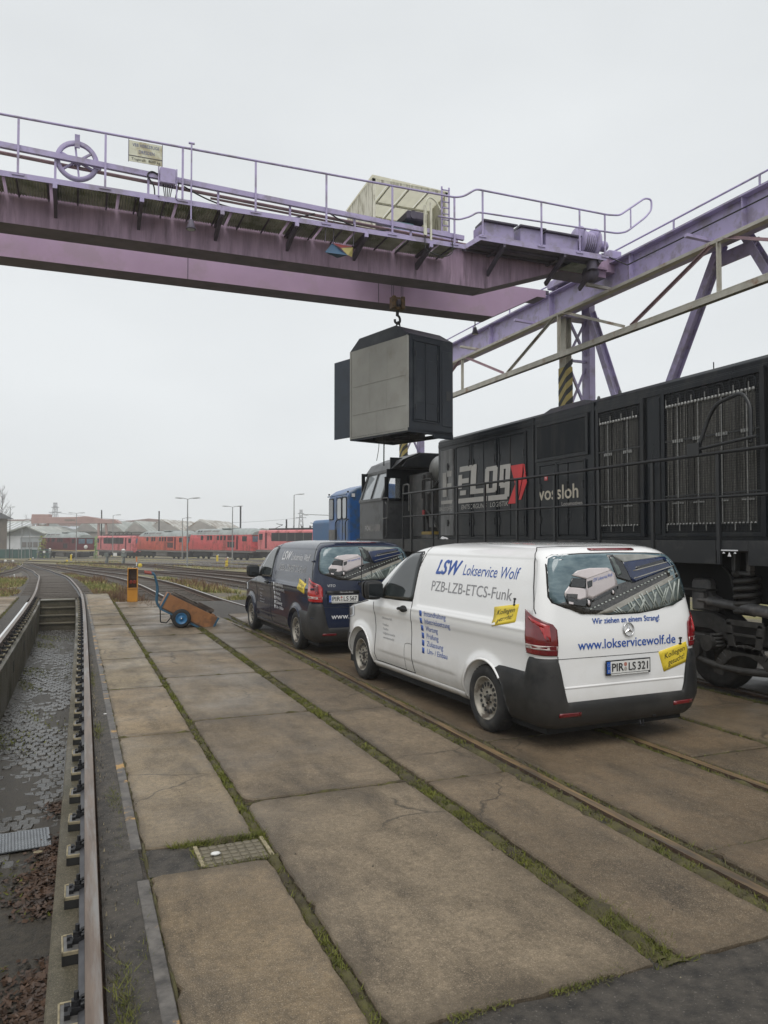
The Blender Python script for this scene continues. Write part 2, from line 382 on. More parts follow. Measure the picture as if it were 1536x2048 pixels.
# dark asphalt apron by the camera and under the slabs
mb = MB()
def apr(u, v): return (.36 + u*13.2, -6 + v*30.5, -.03 + .006*sin(u*40)*sin(v*33))
mb.grid(apr, 40, 60); tag(mb.build('asphalt_apron', 'asphalt'), kind='structure')
mb = MB()
def apr2(u, v):
    x = lerp(.42, 16, u); yend = 2.92 + .05*sin(x*3.1)+.03*sin(x*7.7+1)+.02*sin(x*19)+.014*sin(x*43+2) - .05*sstep(1.1, 2.4, x) + .25*sstep(3.0, 4.6, x)
    return (x, lerp(-5, yend, v), (.006 if v < .97 else -.015) + .003*sin(x*9+v*20))
mb.grid(apr2, 90, 34); tag(mb.build('asphalt_patch', 'asphalt'), kind='structure')

# ---- concrete slabs
pavement = empty('slab_pavement', kind='structure')
def slab_mesh(x0, x1, y0, y1):
    out_ = []
    def edge(ax, ay, bx, by):
        L = math.hypot(bx-ax, by-ay); k = max(3, int(L/.07))
        for i in range(k): t = i/k; out_.append([ax+(bx-ax)*t, ay+(by-ay)*t])
    edge(x0, y0, x1, y0); edge(x1, y0, x1, y1); edge(x1, y1, x0, y1); edge(x0, y1, x0, y0)
    cx, cy = (x0+x1)/2, (y0+y1)/2
    ph = random.random()*9
    for p in out_:
        j = .007*sin(p[1]*7+ph)+random.gauss(0, .004) + (random.random() < .07)*random.random()*.03
        dx, dy = cx-p[0], cy-p[1]
        if abs(dx)/(x1-x0) > abs(dy)/(y1-y0): p[0] += math.copysign(j, dx)
        else: p[1] += math.copysign(j, dy)
        if abs(dx) > (x1-x0)*.46 and abs(dy) > (y1-y0)*.46: p[0] += math.copysign(.012, dx); p[1] += math.copysign(.012, dy)
    for qx in (x0, x1):                                      # some corners broken away
        for qy in (y0, y1):
            if random.random() < .35:
                rc = random.uniform(.03, .09)
                for p in out_:
                    dd = math.hypot(p[0]-qx, p[1]-qy)
                    if dd < rc: k_ = (rc-dd)/rc*.55*rc; p[0] += math.copysign(k_*random.uniform(.6, 1), cx-p[0]); p[1] += math.copysign(k_*random.uniform(.6, 1), cy-p[1])
    tz = random.gauss(0, .003); ta, tb = random.gauss(0, .0022), random.gauss(0, .0018)
    def zz(p, b): return b + tz + ta*(p[0]-cx) + tb*(p[1]-cy)
    n_ = len(out_); vs = []
    for ins, zb in ((0, -.09), (0, -.011), (.009, 0.0)):
        for p in out_:
            dx, dy = cx-p[0], cy-p[1]; vs.append((p[0]+math.copysign(min(ins, abs(dx)), dx), p[1]+math.copysign(min(ins, abs(dy)), dy), zz(p, zb)))
    fs = [(k*n_+i, k*n_+(i+1) % n_, (k+1)*n_+(i+1) % n_, (k+1)*n_+i) for k in (0, 1) for i in range(n_)]
    m_ = MB(); m_.add(vs, fs); m_.add(vs[2*n_:], [tuple(range(n_))]); return m_
def slabs(x0, x1, joints, tint, gap=.016, skip=()):
    for k, (a, b) in enumerate(zip(joints, joints[1:])):
        if k in skip: continue
        o = slab_mesh(x0, x1, a+gap/2, b-gap/2).build('slab', 'slab_concrete', pavement)
        t = random.gauss(1, .10); h_ = random.gauss(0, .03); o.color = (tint[0]*t*(1+h_), tint[1]*t, tint[2]*t*(1-h_), 1)
warm, grey, dark = (1.52, 1.46, 1.30), (.86, .86, .86), (.72, .62, .52)
slabs(.43, 1.14, [2.0, 4.70, 5.10, 8.0, 10.55, 13.15, 15.75, 18.4, 21.0, 23.6, 26.2, 28.6], warm, skip=(1,))
slabs(1.195, 2.515, [2.86, 5.74, 8.45, 11.15, 13.7, 16.0, 18.0, 20.4, 22.6, 24.85], (1.22, 1.19, 1.14), .024)
slabs(2.645, 3.395, [2.86, 5.65, 8.25, 11.08, 13.65, 16.0, 18.2, 20.4], (.90, .87, .83), .016)
slabs(3.70, 4.96, [-1.2, 1.1, 3.77, 6.55, 9.3, 12.1, 14.9, 17.6, 19.9], dark, .018)  # oil-brown slabs, tint also deepened for the shade under the vans
slabs(5.15, 6.12, [-1.5, 2.6, 5.40, 8.2, 11.0, 13.8, 16.6, 19.4], (.80, .70, .58), .016)
slabs(6.20, 7.58, [-2, 1.3, 4.1, 6.9, 9.7, 12.5, 15.3, 18.1], (.82, .71, .58), .016)
slabs(8.10, 9.34, [-2, 1.3, 4.1, 6.9, 9.7, 12.5, 15.3, 18.1], (.5, .48, .45), .016)
slabs(9.55, 11.0, [-2, 1.3, 4.1, 6.9, 9.7, 12.5, 15.3, 18.1], (.6, .58, .55), .016)
slabs(-2.55, -1.66, [11.6, 14.2, 16.8, 19.3, 21.9, 24.3, 28.4], (1.5, 1.47, 1.4), .02)
slabs(-4.1, -2.63, [11.6, 14.2, 16.8, 19.3, 21.9, 24.3, 28.4], (1.5, 1.47, 1.4), .02)
# slab remnants beside the right-hand track
slabs(5.5, 7.1, [23.0, 25.4], (1.0, .97, .92)); 

# ---- the inspection pit between the rails of the nearest track
pit = empty('inspection_pit', kind='structure')
LED = -.205
mb = MB()
def wall(side):
    def fn(u, v):
        Y = lerp(PIT0, 29.2, u); e = RX(Y) - (.205 if side > 0 else 1.30)
        o = RX(Y) + .115 if side > 0 else RX(Y)-1.62
        path = [(e, -1.12), (e, LED-.012), (e+side*.012, LED), (o, LED), (o, -.5)]
        x, z = path[int(round(v*4))]; return (x, Y, z)
    mb.grid(fn, 60, 4, False)
wall(1); wall(-1); mb.build('pit_wall', 'pit_concrete', pit)
# niches in the left wall
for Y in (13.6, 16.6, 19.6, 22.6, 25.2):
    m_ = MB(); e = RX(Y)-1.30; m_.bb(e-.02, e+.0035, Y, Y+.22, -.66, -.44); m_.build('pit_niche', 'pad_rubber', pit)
# outer shoulders: concrete on the left; on the right the asphalt strip up to the steel edge
mb = MB()
mb.grid(lambda u, v: (lerp(RX(lerp(PIT0, 29.2, u))-1.62, -1.98, v), lerp(PIT0, 29.2, u), -.03), 40, 2); tag(mb.build('track_shoulder', 'asphalt'), kind='structure')
mb = MB()
mb.grid(lambda u, v: (lerp(RX(lerp(PIT0, 29.2, u))+.052, .40, v), lerp(PIT0, 29.2, u), -.009-.03*(1-v)**2 + .004*sin(u*210+v*5)+.003*sin(u*77)), 160, 4); tag(mb.build('asphalt_strip', 'asphalt'), kind='structure')
mb = MB()
def se(u, v):
    Y = lerp(0, 28.6, u); X = .36 + .0016*Y
    return (X + (.066 if v > .5 else 0) + .002*sin(Y*4), Y, .002)
m_ = MB()
for a in [0, 2.9, 4.68, 5.12, 8.0, 10.55, 13.15, 15.75, 18.4, 21.0, 23.6, 26.2, 28.6]:
    pass
ed = empty('steel_edging', kind='structure')
jj = [-.5, 2.1, 4.68, 5.12, 8.0, 10.55, 13.15, 15.75, 18.4, 21.0, 23.6, 26.2, 28.6]
for a, b in zip(jj, jj[1:]):
    if a == 4.68: continue
    m_ = MB(); xa, xb = .352+.0018*a, .352+.0018*b; g_ = random.gauss(0, .003)
    m_.add([(xa+g_, a+.02, -.003), (xa+.068+g_, a+.02, -.003), (xb+.068, b-.015, -.003), (xb, b-.015, -.003),
            (xa+g_, a+.02, -.06), (xa+.068+g_, a+.02, -.06), (xb+.068, b-.015, -.06), (xb, b-.015, -.06)],
           [(0,1,2,3), (0,4,5,1), (1,5,6,2), (2,6,7,3), (3,7,4,0)])
    m_.build('edge_angle', 'steel_edge', ed, .004)
# steps up at the far end
for i in range(4):
    m_ = MB(); y = PIT1 + i*.36; z1 = -1.06 + (i+1)*.225
    m_.bb(RX(y)-1.302, RX(y)-.203, y, 29.25, z1-.225-(.1 if i == 0 else 0), z1-.045); m_.bb(RX(y)-1.302, RX(y)-.203, y-.035, 29.25, z1-.045, z1)
    m_.build('step', 'pit_concrete', pit, .008)
# pit floor of stone setts
FL = -1.06
floor_bed = MB(); floor_bed.grid(lambda u, v: (lerp(RX(lerp(PIT0, PIT1+.1, u))-1.32, RX(lerp(PIT0, PIT1+.1, u))-.19, v), lerp(PIT0, PIT1+.1, u), FL-.008+.004*sin(u*60)), 40, 3)
floor_o = tag(floor_bed.build('pit_floor', 'soil'), kind='structure')
protos = []
for i in range(6):
    m_ = MB(); a, b = .054+random.gauss(0, .002), .078+random.gauss(0, .003); n_ = 8; r0 = []
    for cxp, cyp in ((.90, -1), (1, -.92), (1, .92), (.90, 1), (-.90, 1), (-1, .92), (-1, -.92), (-.90, -1)):
        r0.append((cxp*a*.99*random.uniform(.95, 1.03), cyp*b*.985*random.uniform(.95, 1.03)))
    vs = [(x, y, -.05) for x, y in r0] + [(x, y, -.012) for x, y in r0] + [(x*.86, y*.88, 0) for x, y in r0]
    m_.add(vs, [(k*8+i_, k*8+(i_+1) % 8, (k+1)*8+(i_+1) % 8, (k+1)*8+i_) for k in (0, 1) for i_ in range(8)], True); m_.add(vs[16:], [tuple(range(8))])
    protos.append(m_.mesh('sett', 'sett_stone'))
cells = []
Y = 8.0; row = 0
while Y < PIT1:
    x = RX(Y)-1.29 + (.055 if row % 2 else 0)
    while x < RX(Y)-.24:
        cells.append((x+.05+random.gauss(0, .004), Y+random.gauss(0, .005))); x += .112
    Y += .158; row += 1
vis = [c for c in cells if c[0] > RX(c[1])-1.3]
vis.sort(key=lambda c: c[1])
single = [c for c in vis if c[1] > 7.6 and (c[0] > -.0375*c[1]-.42)][:300]; sset = set(single)
rest = MB()
for c in vis:
    k = random.randrange(6); z = FL + random.gauss(0, .005) + .008*sin(c[1]*1.3+c[0]*4) - .018*sstep(.9, 1.5, sin(c[1]*.9+c[0]*3+1.2)+.5*sin(c[1]*2.3-c[0]*6)+.5*random.random()); t = random.choice([.55, .7, .8, .9, 1, 1.15, 1.5])
    if c in sset:
        o = link('sett', protos[k], floor_o); o.location = (c[0], c[1], z); o.color = (t, t, t*.98, 1); o.rotation_euler = (random.gauss(0, .03), random.gauss(0, .03), random.gauss(0, .05))
    else:
        me = protos[k]; rest.add([(v.co.x+c[0], v.co.y+c[1], v.co.z+z) for v in me.vertices], [tuple(p.vertices) for p in me.polygons], True)
o = rest.build('sett_paving', 'sett_stone', floor_o); o['kind'] = 'stuff'

# ---- railway tracks
PROF = [(-.036, 0), (.036, 0), (.037, -.03), (.011, -.045), (.010, -.115), (.062, -.142), (.065, -.152), (-.065, -.152), (-.062, -.142), (-.010, -.115), (-.011, -.045), (-.037, -.03)]
def sweep_rail(fx, ya, yb, top=0.0, n=None, mats=('rail_side', 'rail_top', 'rail_web')):
    n = n or max(4, int((yb-ya)/1.2)); m_ = MB(); P = len(PROF)
    for i in range(n+1):
        Y = lerp(ya, yb, i/n); d = (fx(Y+.1)-fx(Y-.1))/.2; L = sqrt(1+d*d)
        for u, z in PROF: m_.v.append((fx(Y)+u/L, Y-u*d/L, GZ(Y)+top+z))
    for i in range(n):
        for k in range(P):
            m_.f.append((i*P+k, i*P+(k+1) % P, (i+1)*P+(k+1) % P, (i+1)*P+k)); m_.sm.append(False)
            m_.mi.append(1 if k == 0 else (2 if k in (7, 8, 9, 10) else 0))
    m_.f.append(tuple(range(P))); m_.sm.append(False); m_.mi.append(0)
    return m_, list(mats)
def ballast_bed(fx, ya, yb, wd=1.7, z=0, parent=None):
    n = int((yb-ya)/.8); m_ = MB()
    def fn(u, v):
        Y = lerp(ya, yb, u); s = (v-.5)*2
        return (fx(Y)+s*wd*(1+.05*sin(Y*2.3+s)), Y, GZ(Y)+z - .02 - .16*max(0, abs(s)-.75)*4*.25*1.6 + .012*sin(Y*9.1+s*13)+.01*sin(Y*15.7-s*21))
    m_.grid(fn, n, 14); o = m_.build('ballast_bed', 'ballast', parent); o['kind'] = 'stuff'; return o
sl_me = MB().bb(-1.25, 1.25, -.12, .12, -.14, 0).mesh('sleeper', 'sleeper_wood')
def sleepers(fx, ya, yb, ymax, parent, z=-.145):
    Y = ya; far = MB()
    while Y < yb:
        d = -math.atan((fx(Y+.1)-fx(Y-.1))/.2); zz = GZ(Y)+z+random.gauss(0, .006)
        if Y < ymax:
            o = link('sleeper', sl_me, parent); o.location = (fx(Y)+random.gauss(0, .02), Y, zz); o.rotation_euler = (0, 0, d+random.gauss(0, .008))
        else:
            mm = M4.Translation((fx(Y), Y, zz)) @ M4.Rotation(d, 4, 'Z'); s_ = len(far.v); far.bb(-1.25, 1.25, -.12, .12, -.14, 0); far.xf(mm, s_)
        Y += .62
    if far.v: o = far.build('far_sleepers', 'sleeper_wood', parent); o['kind'] = 'stuff'
# nearest track, over the pit
t1 = empty('railway_track', label='railway track over the inspection pit, rails on bolted pads, curving away left', cat='railway track')
m_, ms = sweep_rail(RX, PIT0, 140, .012, 170, ('rail_side', 'rail_top', 'rail_web')); m_.build('rail', ms, t1, .003)
m_, ms = sweep_rail(lambda Y: RX(Y)-1.506, PIT0, 140, .012, 170); m_.build('rail', ms, t1)
ballast_bed(T1, 29.3, 118, 1.75, -.165, t1); sleepers(T1, 29.6, 118, 62, t1, -.135)
pm = MB(); pm.bb(-.125, .0, -.095, .095, LED, LED+.062); pm.cur = 1; pm.bb(-.118, 0, -.083, .083, LED+.061, LED+.066)
pm.cur = 2
for a in ((-.126, -.116, -.096, .096), (-.126, 0, -.096, -.085), (-.126, 0, .085, .096)): pm.bb(*a, LED+.05, LED+.071)
pad_me = pm.mesh('rail_pad', ['pad_rubber', 'pad_plate', 'pad_rim'])
cm = MB(); z = LED+.066
cm.bb(-.085, -.02, -.022, .022, z, z+.018); cm.bb(-.07, -.005, -.03, .03, z+.018, z+.034); cm.cyl((-.05, 0, z+.03), (-.05, 0, z+.058), .024, 6); cm.cyl((-.05, 0, z+.05), (-.05, 0, z+.092), .011, 8)
cm.tube([(-.03, -.03, z+.045), (-.005, -.035, z+.05), (.012, 0, z+.056), (-.005, .035, z+.05), (-.03, .03, z+.045)], .01, 6)
cm.bb(-.1, -.075, -.05, -.02, z, z+.022); cm.bb(-.1, -.075, .02, .05, z, z+.022)
clip_me = cm.mesh('rail_clip', 'clip_iron')
for side in (0, 1):
    Y = 2.46 if side == 0 else 12.3
    while Y < 29:
        d = -math.atan((RX(Y+.1)-RX(Y-.1))/.2)
        o = link('rail_pad', pad_me, t1, .004); o.location = (RX(Y) - .02 - (1.506-.04 if side else 0), Y, 0); o.rotation_euler = (0, 0, d + (pi if side else 0) + random.gauss(0, .02))
        c = link('rail_clip', clip_me, o); Y += .635
# second track, set flush in the slabs and then curving away
t2 = empty('railway_track', label='railway track sunk in the slabs under the two vans, on sleepers further off', cat='railway track')
for s_ in (-1, 1):
    m_, ms = sweep_rail(lambda Y: T2(Y)+s_*.752, -2, 20.0, .0, 24, ('rail_side', 'rust_rail', 'rail_side')); m_.build('rail', ms, t2)
    m_, ms = sweep_rail(lambda Y: T2(Y)+s_*.752, 20.0, 140, .0, 110, ('rail_side', 'rail_shiny', 'rail_side')); m_.build('rail', ms, t2)
ballast_bed(T2, 20.3, 118, 1.75, -.19, t2); sleepers(T2, 20.9, 118, 62, t2, -.15)
t3 = empty('railway_track', label='railway track the black locomotive stands on, bending left into the points', cat='railway track')
for s_ in (-1, 1):
    m_, ms = sweep_rail(lambda Y: (8.72 if Y < 14 else T3(Y))+s_*.752, -2, 19, .0, 14, ('rail_side', 'rail_side', 'rail_side')); m_.build('rail', ms, t3)
    m_, ms = sweep_rail(lambda Y: T3(Y)+s_*.752, 19, 140, .0, 110, ('rail_side', 'rail_shiny', 'rail_side')); m_.build('rail', ms, t3)
ballast_bed(T3, 18.5, 118, 1.75, -.19, t3); sleepers(T3, 24, 118, 60, t3, -.15)
t4 = empty('railway_track', label='dark railway track beyond the navy van, running behind it to the right', cat='railway track')
for s_ in (-1, 1):
    m_, ms = sweep_rail(lambda Y: T4(Y)+s_*.752, 26, 145, .0, 100, ('rail_side', 'rail_side', 'rail_side')); m_.build('rail', ms, t4)
ballast_bed(T4, 26, 125, 1.75, -.19, t4); sleepers(T4, 27, 125, 60, t4, -.15)
# track joining the points from the left
t5 = empty('railway_track', label='railway track joining the points from the left edge', cat='railway track')
def T5(Y): return sinterp([(50, -7.6), (62, -6.6), (75, -6.1), (88, -6.0), (98, -6.2), (108, -6.8), (125, -9.2), (145, -14)], Y)
for s_ in (-1, 1):
    m_, ms = sweep_rail(lambda Y: T5(Y)+s_*.752, 48, 140, .0, 70); m_.build('rail', ms, t5)
ballast_bed(T5, 48, 118, 1.75, -.18, t5); sleepers(T5, 48, 118, 62, t5, -.14)
# far sidings, running roughly with the row of locomotives
def siding(p0, L_, label):
    t = empty('railway_track', label=label, cat='railway track')
    d = V((.334, -.943, 0)).normalized(); p0 = V((*p0, 0)); nrm = V((-d.y, d.x, 0)); K = 30
    for s_ in (-1, 1):
        m_ = MB()
        for i in range(K):
            a = p0-d*(L_*i/K)+nrm*(s_*.75); b = p0-d*(L_*(i+1)/K)+nrm*(s_*.75); a.z = GZ(a.y)-.06; b.z = GZ(b.y)-.06
            m_.beam(a, b, .07, .15)
        m_.build('rail', 'rail_shiny', t)
    def bed(u, v): q = p0-d*(L_*u)+nrm*((v-.5)*3.4); return (q.x, q.y, GZ(q.y)-.08-.1*abs(v-.5))
    m_ = MB(); m_.grid(bed, 50, 4); m_.build('ballast_bed', 'ballast', t)['kind'] = 'stuff'
siding((40, 66), 150, 'siding nearest the row of red locomotives'); siding((34, 60), 130, 'siding just behind the yellow standpipes'); siding((28, 56), 110, 'siding just in front of the yellow standpipes')
siding((5.9+33.4, 173.5-94.3), 115, 'siding occupied by the row of red locomotives')

# ---- moss and grass in the joints
def blades(mb, x, y, z, h, wd, lean=.5, n=1):
    for _ in range(n):
        a = random.random()*2*pi; dx, dy = cos(a), sin(a); lx, ly = random.gauss(0, lean)*h, random.gauss(0, lean)*h
        mb.add([(x-dx*wd, y-dy*wd, z), (x+dx*wd, y+dy*wd, z), (x+lx, y+ly, z+h)], [(0, 1, 2)])
moss_g, moss_d, lumps = MB(), MB(), MB()
def joint(x0, x1, ya, yb, dens=1, green=.6, hh=.02, along='y'):
    """a mossy joint: a low uneven cushion and blades of grass"""
    L = yb-ya; n = max(4, int(L/.05)); s_ = len(lumps.v); w_ = x1-x0; ph = random.random()*10
    def fn(u, v):
        t = lerp(ya, yb, u); e = 4*v*(1-v)
        z = -.028 + e*(.02+.012*sin(t*9+ph)+.010*sin(t*23+ph*2)+random.gauss(0, .006))
        xx = x0 + w_*(v + .12*sin(t*5+ph)*e*0)
        return (xx, t, z) if along == 'y' else (t, xx, z)
    lumps.grid(fn, n, 4)
    cnt = int(L*w_*9000*dens)
    cnt = min(cnt, int(L*1700*dens))
    for _ in range(cnt):
        t = ya+random.random()*L; dist = t if along == 'y' else x0
        if dist > 13 and random.random() < .55: continue
        v = min(1, max(0, random.gauss(.5, .24))); gate = .5+.5*sin(t*1.7+ph)+.35*sin(t*4.3+ph*3)
        if random.random() > .35+.6*gate: continue
        p = (x0+w_*v, t) if along == 'y' else (t, x0+w_*v)
        h = abs(random.gauss(hh, hh*.5)); (blades(moss_g, *p, -.02, h+.010, .0028+.0003*dist, .7) if random.random() < green*(.5+.7*gate) else blades(moss_d, *p, -.02, h+.007, .0028+.0003*dist, .9))
joint(1.13, 1.205, 2.9, 24.8, 1.5, .85, .012)
joint(2.51, 2.65, 2.9, 20.4, 1.5, .6, .014)
joint(2.5, 2.75, 2.85, 3.5, 1.1, .85, .020)
for (x0, x1, ys_, w_) in ((.43, 1.125, [8.0, 10.55, 13.15, 15.75, 18.4, 21.0, 23.6], .026), (1.2, 2.51, [5.74, 8.45, 11.15, 13.7, 16.0, 18.0, 20.4, 22.6], .03), (2.66, 3.4, [5.65, 8.25, 11.08, 13.65, 16.0], .02),
                      (3.7, 4.96, [3.77, 6.55], .02), (5.15, 6.12, [5.4, 8.2], .02)):
    for y in ys_: joint(y-w_/2, y+w_/2, x0, x1, .5, .55, .012, 'x')
joint(3.395, 3.545, 2.9, 19, .55, .5, .012); joint(3.62, 3.70, 2.9, 19, .8, .35, .016)
joint(4.96, 5.045, 2.9, 12, .8, .7, .015); joint(5.115, 5.155, 2.9, 14, .8, .6, .02)
joint(6.12, 6.20, 3, 14, .7, .6, .02); joint(7.57, 7.66, 3, 16, .7, .5, .022)
joint(.425, .45, 2.4, 14, .25, .5, .012); 
for cx, cy, sx, sy, n in ((.24, 3.45, .03, .22, 700), (.33, 6.2, .02, .18, 420), (.27, 8.45, .02, .16, 320), (.33, 5.4, .02, .2, 160), (.36, 4.0, .015, .3, 200), (.27, 11.5, .03, .5, 300)):
    for _ in range(n):
        x, y = random.gauss(cx, sx), random.gauss(cy, sy)
        if x > RX(y)+.06 and x < .36: blades(moss_g if random.random() < .75 else moss_d, x, y, -.03, abs(random.gauss(.018, .012))+.008, .003, .8)

joint(-1.7, -1.62, 12, 28, .3, .5, .02)
for _ in range(2600):
    x = random.uniform(1.15, 3.4); y = 2.90+.05*sin(x*3.1)+.03*sin(x*7.7+1)-.05*sstep(1.1, 2.4, x)+random.gauss(.02, .02)
    if sin(x*4)+sin(x*9.3) > .2: blades(moss_g if random.random() < .6 else moss_d, x, y, -.005, random.uniform(.006, .018), .003, .8)
# overgrown frame of the drain cover and of the slab gap
joint(4.69, 4.75, .72, 1.2, 2.0, .85, .018, 'x'); joint(5.05, 5.12, .60, 1.2, 2.2, .85, .022, 'x'); joint(.70, .76, 4.72, 5.08, 1.4, .8, .012)
# moss on the pit floor
for _ in range(5200):
    y = random.uniform(6, 27); x = RX(y)-1.28+abs(random.gauss(0, .32)) if random.random() < .75 else random.uniform(RX(y)-1.28, RX(y)-.25)
    if x > RX(y)-.24 or sin(y*1.1)+sin(y*2.9+x*5) < .35: continue
    blades(moss_g, x, y, FL, random.uniform(.01, .035), .012, .8)
tag(lumps.build('joint_moss', 'moss_bed'), 'dark mossy soil filling the joints between the slabs', 'moss', kind='stuff')
tag(moss_g.build('joint_grass', 'moss'), 'green moss and grass growing in the slab joints', 'grass', kind='stuff')
tag(moss_d.build('joint_weeds', 'moss_dry'), 'dry brown weeds growing in the slab joints', 'weeds', kind='stuff')

# ---- grit, flakes and small stones lying about on the slabs
gr_d, gr_l = MB(), MB()
for _ in range(380):
    y = 2.3+abs(random.gauss(0, 5)); x = random.uniform(.35, 7.4)
    if x > 3.2+y*.75: continue
    s_ = random.choice([.003, .003, .004, .005, .008]); m_ = gr_d if random.random() < .8 else gr_l; a = random.random()*6
    m_.add([(x+s_*cos(a), y+s_*sin(a), .003), (x+s_*cos(a+2.2), y+s_*sin(a+2.2), .003), (x+s_*cos(a+4), y+s_*sin(a+4), .003), (x, y, .005+s_*.9)], [(0,1,3), (1,2,3), (2,0,3)])
for _ in range(900):
    y = random.uniform(1.5, 14); x = random.uniform(RX(y)+.06, .35); s_ = random.choice([.002, .003, .004, .006]); m_ = gr_l if random.random() < .45 else gr_d; a = random.random()*6
    m_.add([(x+s_*cos(a), y+s_*sin(a), -.03), (x+s_*cos(a+2.2), y+s_*sin(a+2.2), -.03), (x+s_*cos(a+4), y+s_*sin(a+4), -.03), (x, y, -.012+s_)], [(0,1,3), (1,2,3), (2,0,3)])
tag(gr_d.build('dark_grit', 'soil'), 'dark grit and flakes scattered on the slabs', 'grit', kind='stuff'); tag(gr_l.build('pale_grit', 'pad_rim'), 'pale grit scattered on slabs and asphalt', 'grit', kind='stuff')

# ---- rough grass between the tracks
gg, gd, gw = MB(), MB(), MB()
def meadow(xa, xb, ya, yb, n, mix=(.35, .45, .2), h=.12, patch=.7, fx=None):
    for _ in range(n):
        t = random.random()**1.6; y = lerp(ya, yb, t); x = random.uniform(xa, xb) + (fx(y) if fx else 0)
        q = sin(x*1.3+y*.37)+sin(y*.9-x*.6)+.6*sin(x*3.1+y*1.7)
        if q < -patch: continue
        r_ = random.random(); hh = abs(random.gauss(h, h*.5))+.05; z = GG(y)-.01; wd = .006+.00045*y
        k = mix[0]+.22*sin(y*.35+x*.8); mb_, le = (gg, .4) if r_ < k else ((gd, .5) if r_ < k+mix[1] else (gw, .35))
        if mb_ is gw: hh *= 1.7
        blades(mb_, x, y, z, hh, wd, le, 2)
meadow(.9, 1.9, 25.2, 70, 12000, (.55, .40, .05), .06, .9, lambda y: RX(y)-RX(27)-.15)
meadow(-5, -1.9, 28.5, 60, 9000, (.6, .32, .08), .07, .9, lambda y: RX(y)-RX(28))
meadow(1.4, 2.6, 22, 50, 4200, (.4, .42, .18), .10, .5, lambda y: T2(y)+.0)
meadow(-1.3, -1.0, 20, 50, 1500, (.3, .4, .3), .12, .5, lambda y: T2(y)-.5)
meadow(-9, -6, 45, 110, 2500, (.4, .4, .2), .2, .9)
meadow(5.5, 7.0, 21, 26, 900, (.3, .3, .4), .2, .5)
meadow(-2, 6, 88, 118, 2500, (.45, .5, .05), .08, 1.0)
meadow(8, 24, 80, 100, 2600, (.45, .5, .05), .08, .8)
meadow(.0, .9, 24.6, 30, 700, (.3, .3, .4), .12, .6, lambda y: 1.2)
tag(gg.build('yard_grass', 'grass_green'), 'short green grass between the railway tracks', 'grass', kind='stuff')
tag(gd.build('dry_grass', 'grass_dry'), 'pale dry grass between the railway tracks', 'grass', kind='stuff')
tag(gw.build('brown_weeds', 'weed_brown'), 'dead brown weed stalks beside the rails', 'weeds', kind='stuff')
# ---- leaves in the pit
lf = MB()
for _ in range(6500):
    y = random.uniform(4.4, 9.6); e = RX(y)-.23; x = e-abs(random.gauss(0, .11))
    dens = .5+.6*sin(y*2.6+.6)
    if y < 7.7: x = e-abs(random.gauss(0, .17))
    if random.random() > dens: continue
    a = random.random()*6.3; s_ = random.uniform(.016, .036); z = FL+.008+random.random()*.025*max(0, 1-(e-x)/.25)
    u = V((cos(a), sin(a), random.gauss(0, .35)))*s_; v = V((-sin(a), cos(a), random.gauss(0, .35)))*s_*.6; c = V((x, y, z))
    lf.add([c-u, c+v, c+u, c-v], [(0, 1, 2), (0, 2, 3)])
tag(lf.build('dead_leaves', 'dead_leaf'), 'wet brown dead leaves drifted along the pit wall', 'leaves', kind='stuff')
# ================================================================ VANS
mat('white_paint', (.86, .86, .855), (.82, .82, .815), rough=.22, scale=1.2, coat=1, rvar=.05, c3=(.76, .75, .72), s3=1.4, lo3=.55, hi3=.9, stretch=(1, .7, 1.6))
mat('navy_paint', (.008, .016, .044), (.006, .012, .034), rough=.2, scale=1.2, coat=.45, rvar=.04, spec=.4, c3=(.016, .021, .038), s3=1.6, lo3=.55, hi3=.9)
mat('black_plastic', (.014, .015, .016), (.009, .0095, .01), rough=.5, spec=.35, scale=5, bump=.15, bscale=160, c3=(.032, .031, .03), s3=1.8)
mat('under_dark', (.012, .012, .012), (.008, .008, .008), rough=.9)
mat('tyre', (.022, .022, .022), (.013, .013, .013), rough=.75, scale=10, c3=(.06, .055, .046), s3=5, lo3=.5, hi3=.7)
mat('steel_rim', (.44, .41, .355), (.28, .26, .22), rough=.5, metal=.35, scale=8, c3=(.12, .10, .08), s3=6)
mat('gap_dark', (.03, .03, .03), (.02, .02, .02), rough=.8)
mat('van_glass', (.05, .062, .063), (.018, .022, .023), rough=.05, scale=1.1, detail=2, coat=.4, rvar=0, lo=.35, hi=.6)  # grey-green stands for sky seen through the cab, put into the glass colour
mat('dark_glass', (.02, .024, .027), (.012, .015, .017), rough=.05, scale=1.5, coat=.5, rvar=0)
mat('print_blue', (.028, .10, .40), (.024, .085, .36), rough=.4, rvar=0)
mat('print_grey', (.27, .27, .285), (.25, .25, .26), rough=.4, rvar=0)
mat('print_palegrey', (.42, .42, .43), (.4, .4, .4), rough=.4, rvar=0)
mat('print_white', (.72, .72, .73), (.68, .68, .69), rough=.4, rvar=0)
mat('print_black', (.015, .015, .017), (.012, .012, .013), rough=.4, rvar=0)
mat('sticker_yellow', (.78, .60, .05), (.70, .52, .04), rough=.4, scale=2, rvar=0)
mat('plate_white', (.74, .74, .72), (.66, .66, .64), rough=.4, scale=6)
mat('plate_blue', (.015, .10, .45), rough=.4)
mat('seal_grey', (.42, .40, .36), (.32, .3, .28), rough=.5, scale=30)
mat('seal_red', (.45, .16, .12), (.38, .2, .16), rough=.5, scale=30)
mat('lamp_red', (.21, .008, .012), (.11, .004, .008), rough=.12, scale=4, coat=.8, rvar=0)
mat('lamp_bright', (.52, .02, .02), (.34, .01, .012), rough=.12, scale=4, coat=.8, rvar=0)  # brighter red puts the lit look of tail lights into the colour
